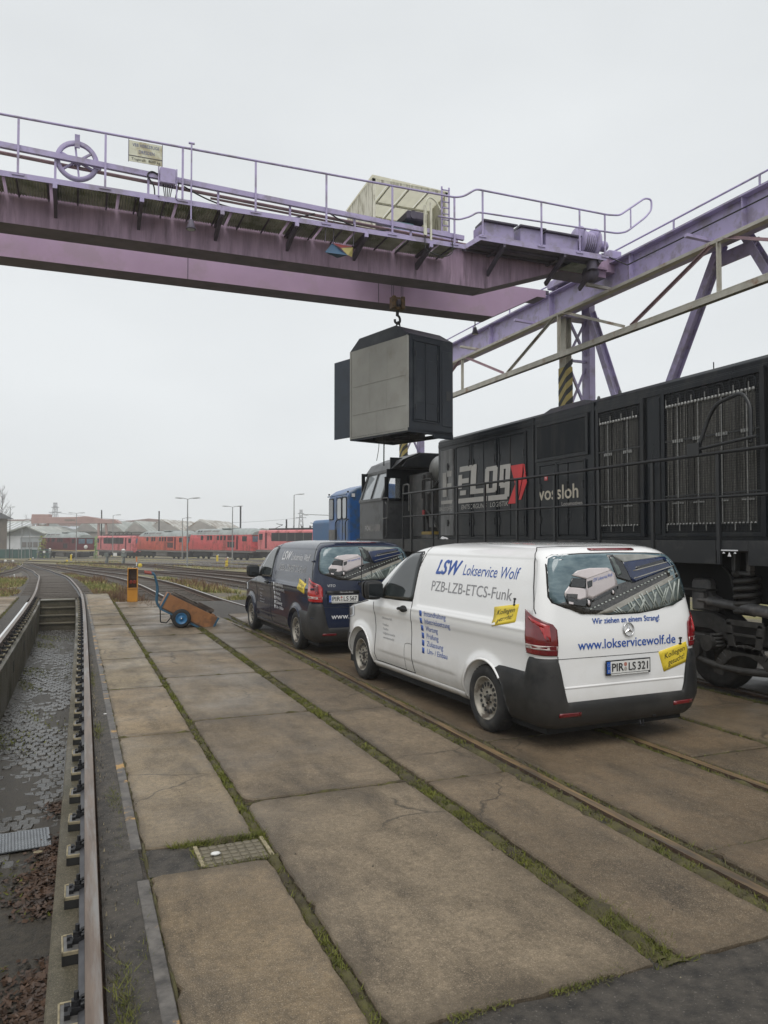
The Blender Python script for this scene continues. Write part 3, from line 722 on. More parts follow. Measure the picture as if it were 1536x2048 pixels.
mat('lamp_white', (.55, .48, .45), (.4, .3, .28), rough=.15, scale=8, coat=.8, rvar=0)
mat('chrome', (.62, .62, .63), (.5, .5, .5), rough=.18, metal=1, rvar=0)
mat('water_print', (.16, .225, .245), (.065, .115, .14), rough=.12, scale=5, detail=8, stretch=(1, 1, 3), coat=.6, rvar=0)
mat('pr_deck', (.06, .058, .055), (.02, .02, .02), rough=.12, scale=40, coat=.6, rvar=0)
mat('pr_beam', (.34, .33, .29), (.24, .23, .2), rough=.12, scale=12, coat=.6, rvar=0)
mat('pr_truss', (.11, .135, .125), (.055, .07, .065), rough=.12, scale=20, coat=.6, rvar=0)
mat('pr_bar', (.42, .45, .42), (.3, .33, .3), rough=.15, rvar=0)
mat('pr_blue', (.012, .026, .085), (.008, .016, .05), rough=.12, scale=8, coat=.6, rvar=0)
mat('pr_dark', (.018, .02, .022), (.012, .013, .014), rough=.12, coat=.6, rvar=0)
mat('pr_roof', (.42, .42, .38), (.2, .21, .2), rough=.12, scale=3, coat=.6, rvar=0)
mat('pr_van', (.66, .60, .60), (.56, .51, .51), rough=.12, scale=4, coat=.6, rvar=0)
mat('pr_van2', (.52, .47, .47), (.45, .41, .41), rough=.12, scale=4, coat=.6, rvar=0)
mat('headlamp', (.35, .37, .38), (.2, .2, .22), rough=.08, coat=.8, rvar=0)

def road_dirt(name, colr, top=.62, amt=.55):
    """spray thrown up from the road: clings to the lower body, uneven"""
    m = MATS[name]; n = m.node_tree.nodes; l = m.node_tree.links; b = n['Principled BSDF']; src = b.inputs['Base Color'].links[0].from_socket
    t = n.new('ShaderNodeTexCoord'); sx = n.new('ShaderNodeSeparateXYZ'); l.new(t.outputs['Object'], sx.inputs[0])
    z = n.new('ShaderNodeTexNoise'); z.inputs['Scale'].default_value = 2.2; z.inputs['Detail'].default_value = 8; z.inputs['Roughness'].default_value = .7; l.new(t.outputs['Object'], z.inputs['Vector'])
    a = n.new('ShaderNodeMath'); a.operation = 'MULTIPLY_ADD'; l.new(z.outputs['Fac'], a.inputs[0]); a.inputs[1].default_value = .55; l.new(sx.outputs[2], a.inputs[2])
    mr = n.new('ShaderNodeMapRange'); mr.inputs[1].default_value = .42; mr.inputs[2].default_value = top+.35; mr.inputs[3].default_value = amt; mr.inputs[4].default_value = 0; l.new(a.outputs[0], mr.inputs[0])
    mx_ = n.new('ShaderNodeMixRGB'); l.new(mr.outputs[0], mx_.inputs[0]); l.new(src, mx_.inputs[1]); mx_.inputs[2].default_value = (*colr, 1); l.new(mx_.outputs[0], b.inputs['Base Color'])
road_dirt('white_paint', (.36, .33, .28)); road_dirt('black_plastic', (.07, .064, .055), .5, .5); road_dirt('navy_paint', (.05, .046, .042), .5, .5)
WZ = [(.24, .885), (.30, .915), (.38, .940), (.46, .952), (.56, .953), (.70, .950), (.84, .951), (.94, .958), (1.0, .963), (1.05, .962), (1.09, .955), (1.13, .945), (1.3, .918), (1.5, .880), (1.62, .850), (1.72, .812), (1.78, .775), (1.83, .725), (1.865, .66), (1.89, .57), (1.903, .45), (1.91, .30), (1.913, .12)]
YR = [(.24, -.95), (.30, -.985), (.45, -1.0), (.62, -.992), (.85, -.985), (1.0, -.982), (1.2, -.965), (1.5, -.925), (1.7, -.885), (1.79, -.85), (1.84, -.80), (1.87, -.735), (1.89, -.64), (1.903, -.45), (1.91, -.15), (1.913, .2)]
YF = [(.24, 3.97), (.32, 4.05), (.5, 4.09), (.7, 4.075), (.88, 4.03), (.97, 3.93), (1.03, 3.72), (1.08, 3.44), (1.13, 3.18), (1.3, 2.90), (1.5, 2.58), (1.66, 2.31), (1.77, 2.08), (1.83, 1.90), (1.87, 1.66), (1.89, 1.42), (1.903, 1.1), (1.91, .75), (1.913, .45)]
CR = [(.24, .16), (1.0, .15), (1.3, .15), (1.7, .17), (1.83, .24), (1.89, .3), (1.903, .28), (1.91, .22), (1.913, .1)]
CF = [(.24, .5), (.8, .55), (1.05, .45), (1.3, .28), (1.7, .25), (1.83, .3), (1.89, .3), (1.91, .22), (1.913, .1)]
def relief(y, z):
    d = 0
    ax = sstep(-.80, -.765, y)*(1-sstep(1.50+.10*(z-1.1), 1.535+.10*(z-1.1), y)); az_ = sstep(1.135, 1.165, z)*(1-sstep(1.74, 1.775, z))
    # rounded far corners of the recessed panel
    cx, cz = max(0, -(y+.60)), max(0, z-1.60); rr = math.hypot(cx, cz); ax *= 1-sstep(.155, .18, rr) if cx > 0 and cz > 0 else 1
    d -= .013*ax*az_
    d += .009*math.exp(-((z-1.10)/.022)**2)*(1-sstep(1.55, 1.75, y))*sstep(-.86, -.78, y)       # ledge under the panel
    d += .007*sstep(.42, .40, abs(z-.70)) if False else 0
    d -= .006*sstep(.985, .93, z)*sstep(.6, .8, z)*sstep(3.6, 3.2, y)
    for cy in (0, 3.2):                                                                            # flared arches
        r_ = math.hypot(y-cy, z-.335); d += .022*math.exp(-((r_-.40)/.055)**2)*sstep(.30, .42, z)
    d -= .010*sstep(.50, .455, z)*sstep(.5, .7, y)*(1-sstep(2.5, 2.75, y))                         # tuck below the lower crease
    return d
def S(y, z, off=0, side=-1):
    """point on the van's flank"""
    return (side*(sinterp(WZ, z)+relief(y, z)+off), y, z)
def RP(s, z, off=0):
    """point on the van's back: s metres from the middle along the surface (left negative), wrapping round the corner"""
    w_ = sinterp(WZ, z); yr = sinterp(YR, z); r = sinterp(CR, z); a = abs(s); sg = -1 if s < 0 else 1; s0 = w_-r
    if a <= s0: x, y, nx, ny = a, yr + .0*a, 0, -1
    else:
        t = (a-s0)/r
        if t <= pi/2: x, y, nx, ny = s0+r*sin(t), yr+r-r*cos(t), sin(t), -cos(t)
        else: x, y, nx, ny = w_, yr+r+(a-s0-r*pi/2), 1, 0
    return (sg*(x+nx*off), y+ny*off, z)
def ring(z):
    w_ = sinterp(WZ, z); yr = sinterp(YR, z); yf = sinterp(YF, z); r = min(sinterp(CR, z), w_*.9); rf = min(sinterp(CF, z), w_*.9)
    P = []
    def side(sg, n, rev):
        for i in range(n):
            t = i/(n-1); t = 1-t if rev else t; y = lerp(yf-rf, yr+r, t); P.append((sg*(w_+relief(y, z)), y))
    def corner(cx, cy, rad, a0, a1, n=10):
        for i in range(1, n): a = lerp(a0, a1, i/n); P.append((cx+rad*cos(a), cy+rad*sin(a)))
    side(-1, 170, False); corner(-(w_-r), yr+r, r, pi, 1.5*pi)
    for i in range(45): P.append((lerp(-(w_-r), w_-r, i/44), yr))
    corner(w_-r, yr+r, r, 1.5*pi, 2*pi); side(1, 170, True); corner(w_-rf, yf-rf, rf, 0, pi/2)
    for i in range(25): P.append((lerp(w_-rf, -(w_-rf), i/24), yf))
    corner(-(w_-rf), yf-rf, rf, pi/2, pi)
    return P
LV = [.24, .27, .31, .35, .39, .425, .445, .455, .465, .475, .49, .51, .54] + [.57+.03*i for i in range(12)] + [.92, .94, .955, .97, .985, 1.0, 1.02, 1.04, 1.055, 1.07, 1.08, 1.09, 1.10, 1.11, 1.12, 1.13, 1.14, 1.15, 1.16, 1.17] + [1.2+.04*i for i in range(13)] + [1.70, 1.72, 1.735, 1.745, 1.755, 1.765, 1.775, 1.79, 1.805, 1.82, 1.835, 1.85, 1.862, 1.873, 1.882, 1.89, 1.897, 1.903, 1.907, 1.91, 1.913]
def van_body():
    mb = MB(); rings = [ring(z) for z in LV]; n = len(rings[0])
    for z, r_ in zip(LV, rings): mb.v += [(x, y, z) for x, y in r_]
    for k in range(len(LV)-1):
        zm = (LV[k]+LV[k+1])/2
        for i in range(n):
            mb.f.append((k*n+i, k*n+(i+1) % n, (k+1)*n+(i+1) % n, (k+1)*n+i)); mb.sm.append(True)
            front = i >= 170+9+45+9+170+3
            mb.mi.append(2 if (front and 1.15 < zm < 1.80) else (1 if zm < .27 else 0))
    mb.f.append(tuple(range(n))[::-1]); mb.sm.append(False); mb.mi.append(1)
    mb.f.append(tuple((len(LV)-1)*n+i for i in range(n))); mb.sm.append(True); mb.mi.append(0)
    cut = MB()
    for cy in (0, 3.2):
        for sg in (-1, 1): cut.cyl((sg*.60, cy, .335), (sg*1.2, cy, .335), .386, 48)
    bo = bpy.data.objects.new('b', mb.mesh('b', ['white_paint', 'under_dark', 'dark_glass'])); co = bpy.data.objects.new('c', cut.mesh('c', 'under_dark'))
    col.objects.link(bo); col.objects.link(co)
    md = bo.modifiers.new('x', 'BOOLEAN'); md.object = co; md.operation = 'DIFFERENCE'; md.solver = 'EXACT'; md.material_mode = 'TRANSFER'
    dg = bpy.context.evaluated_depsgraph_get(); me = bpy.data.meshes.new_from_object(bo.evaluated_get(dg))
    bpy.data.objects.remove(bo); bpy.data.objects.remove(co); return me
BODY = van_body()
# wheel pieces, axis along x, outside at -x
def wheel_meshes():
    t = MB(); prof = [(.205, -.085), (.222, -.100), (.26, -.108), (.295, -.106), (.318, -.094), (.331, -.070), (.336, -.04), (.336, .04), (.331, .07), (.30, .105), (.205, .09)]
    t.lathe(prof, (0, 0, 0), 'x', 40)
    for k in range(40):
        a = k*pi/20; c = V((0, cos(a), sin(a)))
        t.beam(V((-.082, 0, 0))+c*.328, V((-.03, 0, 0))+c*.337, .012, .008, up=tuple(c))
    r = MB(); r.lathe([(.213, -.094), (.219, -.098), (.212, -.100), (.203, -.088), (.196, -.062), (.176, -.040), (.160, -.040), (.150, -.056), (.115, -.066), (.098, -.052), (.092, -.050), (.060, -.060), (.0, -.064)], (0, 0, 0), 'x', 40)
    h = MB()
    for k in range(16):
        a = k*pi/8; c = V((0, cos(a), sin(a))); q = V((0, -sin(a), cos(a)))
        n_ = 10; base = V((-.0625, 0, 0))+c*.134; tip = [base+c*(.024*cos(2*pi*i/n_))+q*(.017*sin(2*pi*i/n_))+V((-.0035 + .006*max(0, cos(2*pi*i/n_))*-.3, 0, 0)) for i in range(n_)]
        h.add(tip+[p+V((.01, 0, 0)) for p in tip], [tuple(range(n_))]+[(i, (i+1) % n_, (i+1) % n_+n_, i+n_) for i in range(n_)])
    for k in range(5):
        a = k*2*pi/5; c = V((0, cos(a), sin(a)))*.058; h.cyl(c+V((-.058, 0, 0)), c+V((-.074, 0, 0)), .011, 6)
    b = MB(); b.lathe([(.036, -.058), (.034, -.072), (.02, -.078), (0, -.079)], (0, 0, 0), 'x', 20)
    return t.mesh('tyre', 'tyre'), r.mesh('rim', 'steel_rim'), h.mesh('rim_holes', 'gap_dark'), b.mesh('hub_cap', 'black_plastic')
WH = wheel_meshes()
PRINT = [('pr_deck', [(-0.72, 1.35), (-0.46, 1.25), (-0.23, 1.24), (0.79, 1.57), (0.75, 1.68)]), ('pr_beam', [(-0.3, 1.24), (-0.1, 1.25), (0.8, 1.57), (0.78, 1.61)]),
 ('pr_truss', [(-0.1, 1.24), (0.19, 1.238), (0.67, 1.29), (0.84, 1.37), (0.8, 1.56)]), ('pr_blue', [(0.09, 1.73), (0.66, 1.77), (0.77, 1.67), (0.2, 1.52), (0.11, 1.57)]),
 ('pr_roof', [(-0.05, 1.795), (0.4, 1.795), (0.65, 1.775), (0.09, 1.72), (0.02, 1.77)]), ('pr_dark', [(-0.07, 1.795), (0.01, 1.795), (0.1, 1.73), (0.19, 1.52), (0.0, 1.57)]),
 ('pr_truss', [(-0.04, 1.77), (0.01, 1.77), (0.07, 1.61), (0.02, 1.59)]), ('pr_dark', [(0.25, 1.672), (0.64, 1.745), (0.66, 1.718), (0.25, 1.645)]), ('pr_beam', [(0.21, 1.642), (0.68, 1.722), (0.68, 1.715), (0.22, 1.634)]),
 ('pr_beam', [(0.21, 1.568), (0.74, 1.682), (0.75, 1.676), (0.21, 1.561)]), ('pr_van2', [(-0.37, 1.57), (-0.46, 1.64), (-0.1, 1.67), (-0.02, 1.62), (-0.0, 1.5), (-0.33, 1.38), (-0.39, 1.4)]),
 ('pr_van', [(-0.53, 1.61), (-0.46, 1.65), (-0.31, 1.672), (-0.1, 1.672), (-0.05, 1.65), (-0.37, 1.57)]), ('pr_van', [(-0.63, 1.46), (-0.58, 1.51), (-0.39, 1.48), (-0.38, 1.4), (-0.47, 1.38), (-0.64, 1.43)]),
 ('pr_dark', [(-0.53, 1.585), (-0.37, 1.572), (-0.39, 1.485), (-0.58, 1.502)]), ('pr_dark', [(-0.365, 1.55), (-0.3, 1.56), (-0.31, 1.505), (-0.365, 1.485)]), ('pr_dark', [(-0.64, 1.43), (-0.47, 1.38), (-0.37, 1.4), (-0.4, 1.31), (-0.62, 1.35)]),
 ('pr_dark', [(-0.33, 1.38), (-0.0, 1.5), (-0.0, 1.475), (-0.33, 1.355)]), ('pr_deck', [(-0.62, 1.445), (-0.49, 1.435), (-0.5, 1.395), (-0.62, 1.412)]), ('pr_van', [(-0.6, 1.37), (-0.55, 1.362), (-0.55, 1.342), (-0.6, 1.35)])]
WIN = [(-.80, 1.70), (-.765, 1.765), (-.70, 1.79), (-.40, 1.803), (0, 1.808), (.40, 1.803), (.70, 1.79), (.765, 1.765), (.80, 1.70), (.82, 1.55), (.83, 1.42), (.80, 1.365), (.66, 1.315), (.42, 1.262), (.18, 1.238), (-.18, 1.238), (-.42, 1.262), (-.66, 1.315), (-.80, 1.365), (-.83, 1.42), (-.82, 1.55)]
def patch(mb, poly, fn, off):
    """flat polygon laid on a surface, with a thin edge"""
    n = len(poly); a = [fn(u, v, off) for u, v in poly]; b = [fn(u, v, off-.004) for u, v in poly]
    return mb.add(a+b, [tuple(range(n))]+[(i, (i+1) % n, (i+1) % n+n, i+n) for i in range(n)])
def fan(mb, poly, fn, off, k=6):
    """closed outline filled by rings towards its middle, so it follows a curved surface"""
    n = len(poly); cu = sum(p[0] for p in poly)/n; cv = sum(p[1] for p in poly)/n; vs = []
    for j in range(k):
        t = 1-j/k; vs += [fn(cu+(u-cu)*t, cv+(v-cv)*t, off) for u, v in poly]
    vs.append(fn(cu, cv, off)); fs = [(j*n+i, j*n+(i+1) % n, (j+1)*n+(i+1) % n, (j+1)*n+i) for j in range(k-1) for i in range(n)]
    fs += [((k-1)*n+i, (k-1)*n+(i+1) % n, k*n) for i in range(n)]
    vs2 = [fn(u, v, off-.006) for u, v in poly]; o = len(vs)
    fs += [(i, (i+1) % n, o+(i+1) % n, o+i) for i in range(n)]
    return mb.add(vs+vs2, fs, True)
def dens(poly, d=.05):
    o = []
    for (a, b), (c, e) in zip(poly, poly[1:]+poly[:1]):
        k = max(1, int(math.hypot(c-a, e-b)/d))
        for i in range(k): o.append((lerp(a, c, i/k), lerp(b, e, i/k)))
    return o
def make_van(loc, rz, white, name, label):
    root = empty(name, loc, rz, label, 'van')
    paint = 'white_paint' if white else 'navy_paint'
    me = BODY.copy(); me.materials.clear()
    for m in (paint, 'under_dark', 'dark_glass'): me.materials.append(MATS[m])
    link('body', me, root)
    mb = MB(); mb.bb(-.82, .82, -.85, 3.9, .15, .26); mb.bb(-.5, .5, .5, 2.7, .12, .26)  # underbody hung low, shaped to deepen the shade beneath the van
    for cy in (0, 3.2): mb.cyl((-.80, cy, .335), (.80, cy, .335), .06, 12)
    mb.tube([(.35, -.98, .26), (.35, -.6, .24), (.3, .6, .22)], .03, 10); mb.build('underbody', 'under_dark', root)
    # wheels
    for cy in (0, 3.2):
        for sg in (-1, 1):
            wroot = empty('wheel', (sg*.845, cy, .336), 0 if sg < 0 else pi); wroot.parent = root; wroot.rotation_euler = (random.random()*0, 0, 0 if sg < 0 else pi)
            for nm, m_ in zip(('tyre', 'rim', 'rim_holes', 'hub_cap'), WH): link(nm, m_, wroot)
    # rear bumper wrapping from arch to arch
    mb = MB()
    def zt(s):
        a = abs(s); return .462 + .405*sstep(.69, .80, a) - .15*sstep(1.10, 1.17, a)
    ss = [lerp(-1.95, 1.95, i/220) for i in range(221)]
    K = 12; prof = [(0, -.02), (.02, .006), (.10, .022), (.3, .03), (.5, .03), (.72, .028), (.88, .024), (.94, .016), (.985, .004), (1, -.012)]
    vs = []
    for s_ in ss:
        z1 = zt(s_)
        for v, off in prof:
            z = lerp(.215, z1, v); q = RP(s_, max(.24, z), off); h_ = abs(z-.335)
            y_ = min(q[1], -sqrt(max(0, .402**2-h_*h_))) if h_ < .402 else min(q[1], -.02)
            vs.append((q[0], y_, z))
    kk = len(prof); fs = []
    for i in range(len(ss)-1):
        for j in range(kk-1):
            fs.append((i*kk+j, (i+1)*kk+j, (i+1)*kk+j+1, i*kk+j+1))
    mb.add(vs, fs, True); mb.build('bumper', 'black_plastic', root)
    # front bumper corners
    mb = MB()
    for sg in (-1, 1):
        def fb(u, v):
            y = lerp(3.58, 3.95, u); z = lerp(.22, .60, v); cx = sinterp(WZ, max(.24, z)); yf = sinterp(YF, max(.24, z)); rf = sinterp(CF, max(.24, z))
            x = cx if y < yf-rf else cx-rf+sqrt(max(0, rf*rf-(y-yf+rf)**2))
            return (sg*(x+.012), y, z)
        mb.grid(fb, 14, 6)
    mb.build('bumper', 'black_plastic', root)
    # sill strips
    for sg in (-1, 1):
        mb = MB(); mb.grid(lambda u, v: S(lerp(.42, 2.78, u), lerp(.245, .315, v), .012*(1-abs(2*v-1)**3)+.002, sg), 30, 5); mb.build('sill', paint, root)
    # arch lips
    for cy in (0, 3.2):
        for sg in (-1, 1):
            mb = MB(); pts = []
            for i in range(33):
                a = lerp(-.12, pi+.12, i/32)
                if cy == 0 and sg: a = lerp(-.12, pi*.78, i/32)
                y = cy+.393*cos(a); z = .335+.393*sin(a); pts.append(S(y, max(z, .25), .004, sg)[:2]+(z,))
            mb.tube(pts, .013, 6); mb.build('arch_lip', paint, root)
    # panel gaps
    def gap(pts, fn=S, r=.0055, n='panel_gap'):
        mb = MB(); d = []
        for (a, b), (c, e) in zip(pts, pts[1:]):
            k = max(1, int(math.hypot(c-a, e-b)/.04)); d += [fn(lerp(a, c, i/k), lerp(b, e, i/k), .0) for i in range(k)]
        d.append(fn(*pts[-1], .0)); mb.tube(d, r, 5); mb.build(n, 'gap_dark', root)
    gap([(1.55, 1.84), (1.60, 1.60), (1.64, 1.20), (1.645, .72), (1.63, .45), (1.60, .33)])
    gap([(2.76, 1.10), (2.72, .92), (2.70, .7), (2.74, .42), (2.70, .33), (1.60, .33)])
    gap([(1.84, .335), (1.84, .60), (1.82, .655), (1.77, .67), (1.64, .67)], r=.003, n='fuel_flap_gap')
    gap([(3.62, .98), (3.45, 1.02), (2.95, 1.105)], r=.004)
    gap([(2.95, 1.105), (3.55, .99), (3.66, .90), (3.62, .62)], r=.003)
    sg_ = .955
    gap([(-.80, 1.862), (-.90, 1.80), (-.945, 1.72), (-.99, 1.5), (-1.0, 1.30), (-.98, 1.26)], RP); gap([(.80, 1.862), (.90, 1.80), (.945, 1.72), (.99, 1.5), (1.0, 1.30)], RP)
    gap([(-.80, 1.862), (-.5, 1.872), (0, 1.876), (.5, 1.872), (.80, 1.862)], RP)
    gap([(-.79, .88), (-.775, .70), (-.72, .52), (-.70, .47)], RP, .005); gap([(.79, .88), (.775, .70), (.72, .52), (.70, .47)], RP, .005)
    # side window of the front door with its black frame
    sw = [(1.66, 1.20), (2.00, 1.19), (2.40, 1.185), (2.62, 1.185), (2.58, 1.24), (2.30, 1.47), (2.02, 1.69), (1.93, 1.745), (1.85, 1.765), (1.66, 1.775), (1.62, 1.75), (1.625, 1.5), (1.645, 1.24)]
    for sg in (-1, 1):
        mb = MB(); fan(mb, dens([(lerp(2.05, y, 1.05), lerp(1.47, z, 1.06)) for y, z in sw]), lambda u, v, o: S(u, v, o, sg), .003); fr = mb.build('window_frame', 'black_plastic', root)
        mb = MB(); fan(mb, dens(sw), lambda u, v, o: S(u, v, o, sg), .006); mb.build('window', 'van_glass', root)
        mb = MB(); fan(mb, dens([(2.45, 1.185), (2.62, 1.185), (2.58, 1.24), (2.42, 1.375)]), lambda u, v, o: S(u, v, o, sg), .009, 3); mb.build('quarter_panel', 'black_plastic', root)
        # mirror
        mb = MB(); c = V((sg*1.085, 2.50, 1.275))
        def mir(u, v):
            th = u*2*pi; ph = lerp(-pi/2, pi/2, v); ce = lambda t: math.copysign(abs(cos(t))**.55, cos(t)); se_ = lambda t: math.copysign(abs(sin(t))**.55, sin(t))
            y_ = .085*cos(ph)**.6*sin(th) if abs(ph) < 1.56 else 0
            return tuple(c+V((sg*.135*ce(ph)*ce(th)*(.9+.1*sin(ph)), .10*se_(th)*ce(ph) + (.0 if sin(th) < 0 else .04*ce(ph)), .125*se_(ph))))
        mb.grid(mir, 28, 14); mir_o = mb.build('mirror', 'black_plastic', root)
        mb = MB(); mb.beam((sg*.94, 2.52, 1.19), (sg*1.06, 2.51, 1.21), .05, .045); mb.build('mirror_arm', 'black_plastic', mir_o)
        mb = MB(); mb.bb(sg*1.085-.10, sg*1.085+.10, 2.394, 2.398, 1.19, 1.36); mb.build('mirror_glass', 'dark_glass', mir_o)
        # door handle
        mb = MB(); pts = [S(lerp(1.74, 1.97, t), 1.075+.012*sin(t*pi), .018+.022*sin(t*pi), sg) for t in [i/8 for i in range(9)]]; mb.tube(pts, .019, 8)
        mb.build('door_handle', 'black_plastic', root)
        mb = MB(); fan(mb, [(1.86+.10*cos(a), 1.08+.042*sin(a)) for a in [i*pi/8 for i in range(16)]], lambda u, v, o: S(u, v, o, sg), .004, 2); mb.build('handle_recess', 'gap_dark', root)
        mb = MB(); fan(mb, [(3.44, .86), (3.60, .82), (3.78, .82), (3.80, .93), (3.60, .965), (3.42, 1.0)], lambda u, v, o: (sg*(sqrt(max(0, .55**2-max(0, u-3.5)**2))+.40+o+.004 if False else (sinterp(WZ, v) if u < 3.52 else sinterp(WZ, v)-.52+sqrt(max(.01, .52**2-(u-3.52)**2)))+.006), u, v), .004, 3); mb.build('headlight', 'headlamp', root)
    # tail lights round the corners
    for sg in (-1, 1):
        ol = [(.80, .885), (1.13, .895), (1.14, 1.05), (1.125, 1.29), (1.05, 1.25), (.93, 1.21), (.83, 1.17), (.795, 1.12), (.79, 1.0)]
        mb = MB(); fan(mb, dens([(u*sg, v) for u, v in ol], .03), RP, .014, 12); tl = mb.build('taillight', 'lamp_red' if white else 'lamp_bright', root)
        mb = MB(); fan(mb, dens([(u*sg, v) for u, v in [(.80, .935), (1.13, .945), (1.132, .985), (.80, .975)]], .03), RP, .0165, 2); mb.build('reversing_light', 'lamp_white', tl)
        mb = MB(); fan(mb, dens([(u*sg, v) for u, v in [(.86, 1.02), (.90, 1.02), (.90, 1.13), (1.08, 1.21), (1.08, 1.235), (.86, 1.16)]], .03), RP, .017, 2); mb.build('light_tube', 'lamp_bright' if white else 'lamp_red', tl)
        mb = MB(); fan(mb, dens([(u*sg, v) for u, v in [(.56, .33), (.80, .335), (.80, .372), (.56, .367)]], .04), RP, .034, 2); mb.build('reflector', 'lamp_red', root)
    mb = MB(); fan(mb, dens([(-.27, 1.838), (.27, 1.838), (.285, 1.848), (.27, 1.859), (-.27, 1.859), (-.285, 1.848)], .04) if white else dens([(-.27, 1.868), (.27, 1.868), (.27, 1.885), (-.27, 1.885)], .04), RP, .012 if white else .02, 3); mb.build('brake_light', 'lamp_red', root)
    # back window with a printed picture across it
    mb = MB(); fan(mb, dens([(u*1.022, lerp(1.52, v, 1.035)) for u, v in WIN]), RP, .002, 14); mb.build('window_seal', 'gap_dark', root)
    mb = MB(); fan(mb, dens(WIN), RP, .006, 14); wn = mb.build('rear_window', 'water_print', root)
    groups = {}
    o_ = .0085
    for k, (m, pl) in enumerate(PRINT):
        g_ = MB(); fan(g_, dens([(u-.04, v) for u, v in pl], .08), RP, o_+k*.0004, 5); g_.build('printed_picture', m, wn)
    g_ = MB()
    for k in range(26):                                         # printed truss bars and sleepers
        t = k/25; x0 = lerp(-.08, .72, t)-.04; zb = 1.245+.10*max(0, t-.45)*1.7; zt_ = lerp(1.255, 1.545, t)
        x1 = x0+random.choice([-.1, .1, .06, -.05])
        if zt_-zb > .02 and abs(x1) < .76: fan(g_, [(x0, zb), (x0+.014, zb), (x1+.014, zt_), (x1, zt_)], RP, .0172, 1)
    g_.build('printed_girder', 'pr_bar', wn)
    g_ = MB()
    for k in range(24):
        t = k/23; x0 = lerp(-.36, .70, t)-.04; z0 = lerp(1.285, 1.625, t); q = .012
        fan(g_, [(x0, z0), (x0+.022, z0+.004), (x0+.016, z0+.012+q*.3), (x0-.006, z0+.010)], RP, .0173, 1)
    g_.build('printed_sleepers', 'pr_bar', wn)
    for (cx, cz, a, b, m, of) in ((-.41, 1.352, .026, .042, 'pr_dark', .0174), (-.11, 1.44, .02, .03, 'pr_dark', .0174), (-.41, 1.352, .014, .026, 'pr_van', .018), (-.11, 1.44, .011, .018, 'pr_van', .018)):
        g_ = MB(); fan(g_, [(cx+a*cos(i*pi/8), cz+b*sin(i*pi/8)) for i in range(16)], RP, of, 1); g_.build('printed_wheel', m, wn)
    g_ = MB(); text_on(g_, 'LSW Lokservice Wolf', lambda u, v: RP(-.335+u-.0, 1.545+v+u*.20, .0182), width=.24, size=.045); g_.build('printed_lettering', 'print_blue', wn)
    # lettering on the flank
    C1 = 'print_blue' if white else 'print_white'; C2 = 'print_grey' if white else 'print_palegrey'
    def side_text(s, y0, z0, width, size, m, nm='lettering', slope=0, **k):
        mb = MB(); text_on(mb, s, lambda u, v: S(y0-u, z0+v-u*slope, .0028), width=width, size=size, push=(-1, 0, 0), **k); mb.build(nm, m, root)
    side_text('LSW', 1.21, 1.545, .55, .225, C1, shear=.25, bold=.045)
    side_text('Lokservice Wolf', .60, 1.553, 1.07, .165, C1, shear=.12)
    side_text('PZB-LZB-ETCS-Funk', 1.25, 1.345, 1.66, .165, C2)
    for i, (s, w_) in enumerate((('Instandhaltung', .52), ('Inbetriebsetzung', .60), ('Wartung', .29), ('Prüfung', .29), ('Zulassung', .39), ('Um- / Einbau', .48))):
        z = 1.045-i*.086; side_text(s, 1.30-.012*i, z, w_, .085, C1)
        mb = MB(); fan(mb, [(1.41-.01*i, z-.006), (1.355-.01*i, z-.010), (1.36-.01*i, z+.055), (1.415-.01*i, z+.058)], S, .003, 1); mb.build('tick_mark', C1, root)
    for i, (s, w_) in enumerate((('LSW Lokservice Wolf', .30), ('Telefon', .18), ('Telefax', .17), ('info@lokservicewolf.de', .36), ('www.lokservicewolf.de', .33))):
        side_text(s, 2.50-.01*i, .90-i*.055-(.03 if i > 0 else 0), w_, .042, C2, 'small_lettering')
    def sticker(fn, q, txt_off, nm='job_sticker'):
        mb = MB(); d_ = []
        for i in range(4): 
            a, b = q[i], q[(i+1) % 4]; d_ += [(lerp(a[0], b[0], t/5), lerp(a[1], b[1], t/5)) for t in range(5)]
        fan(mb, d_, fn, .0035, 3); st = mb.build(nm, 'sticker_yellow', root); st['label'] = 'yellow sticker with black handwriting'
        (ax, az2), (bx, bz), (cx, cz), (dx, dz) = q
        def uv(u, v): return (lerp(lerp(dx, cx, u), lerp(ax, bx, u), v), lerp(lerp(dz, cz, u), lerp(az2, bz, u), v))
        mb = MB()
        for s, u0, v0, w_ in (('Kollegen', .12, .56, .78), ('gesucht!', .20, .20, .64)):
            text_on(mb, s, lambda u, v: fn(*uv(u0+u, v0+v+u*.06), .006), width=w_, size=.36, shear=.35)
        mb.build('sticker_lettering', 'print_black', st)
        mb = MB(); px_, pz_ = uv(.80, 1.0)
        for du, dv, a, b in ((.0, .055, .022, .010), (.0, .03, .010, .022), (-.005, 0.0, .02, .01)):
            fan(mb, [(px_+du+a*cos(i*pi/4), pz_+dv+b*sin(i*pi/4)) for i in range(8)], fn, .006, 1)
        mb.build('drawn_pin', 'print_black', st)
    if white: sticker(S, [(-.13, 1.265), (-.545, 1.325), (-.52, 1.15), (-.155, 1.075)], 0)
    else: sticker(S, [(-.10, 1.24), (-.52, 1.17), (-.52, 1.0), (-.12, 1.06)], 0)
    # lettering and fittings on the back
    def rear_text(s, x0, z0, width, size, m, nm='lettering', **k):
        mb = MB(); text_on(mb, s, lambda u, v: RP(x0+u, z0+v, .0032), width=width, size=size, push=(0, -1, 0), **k); mb.build(nm, m, root)
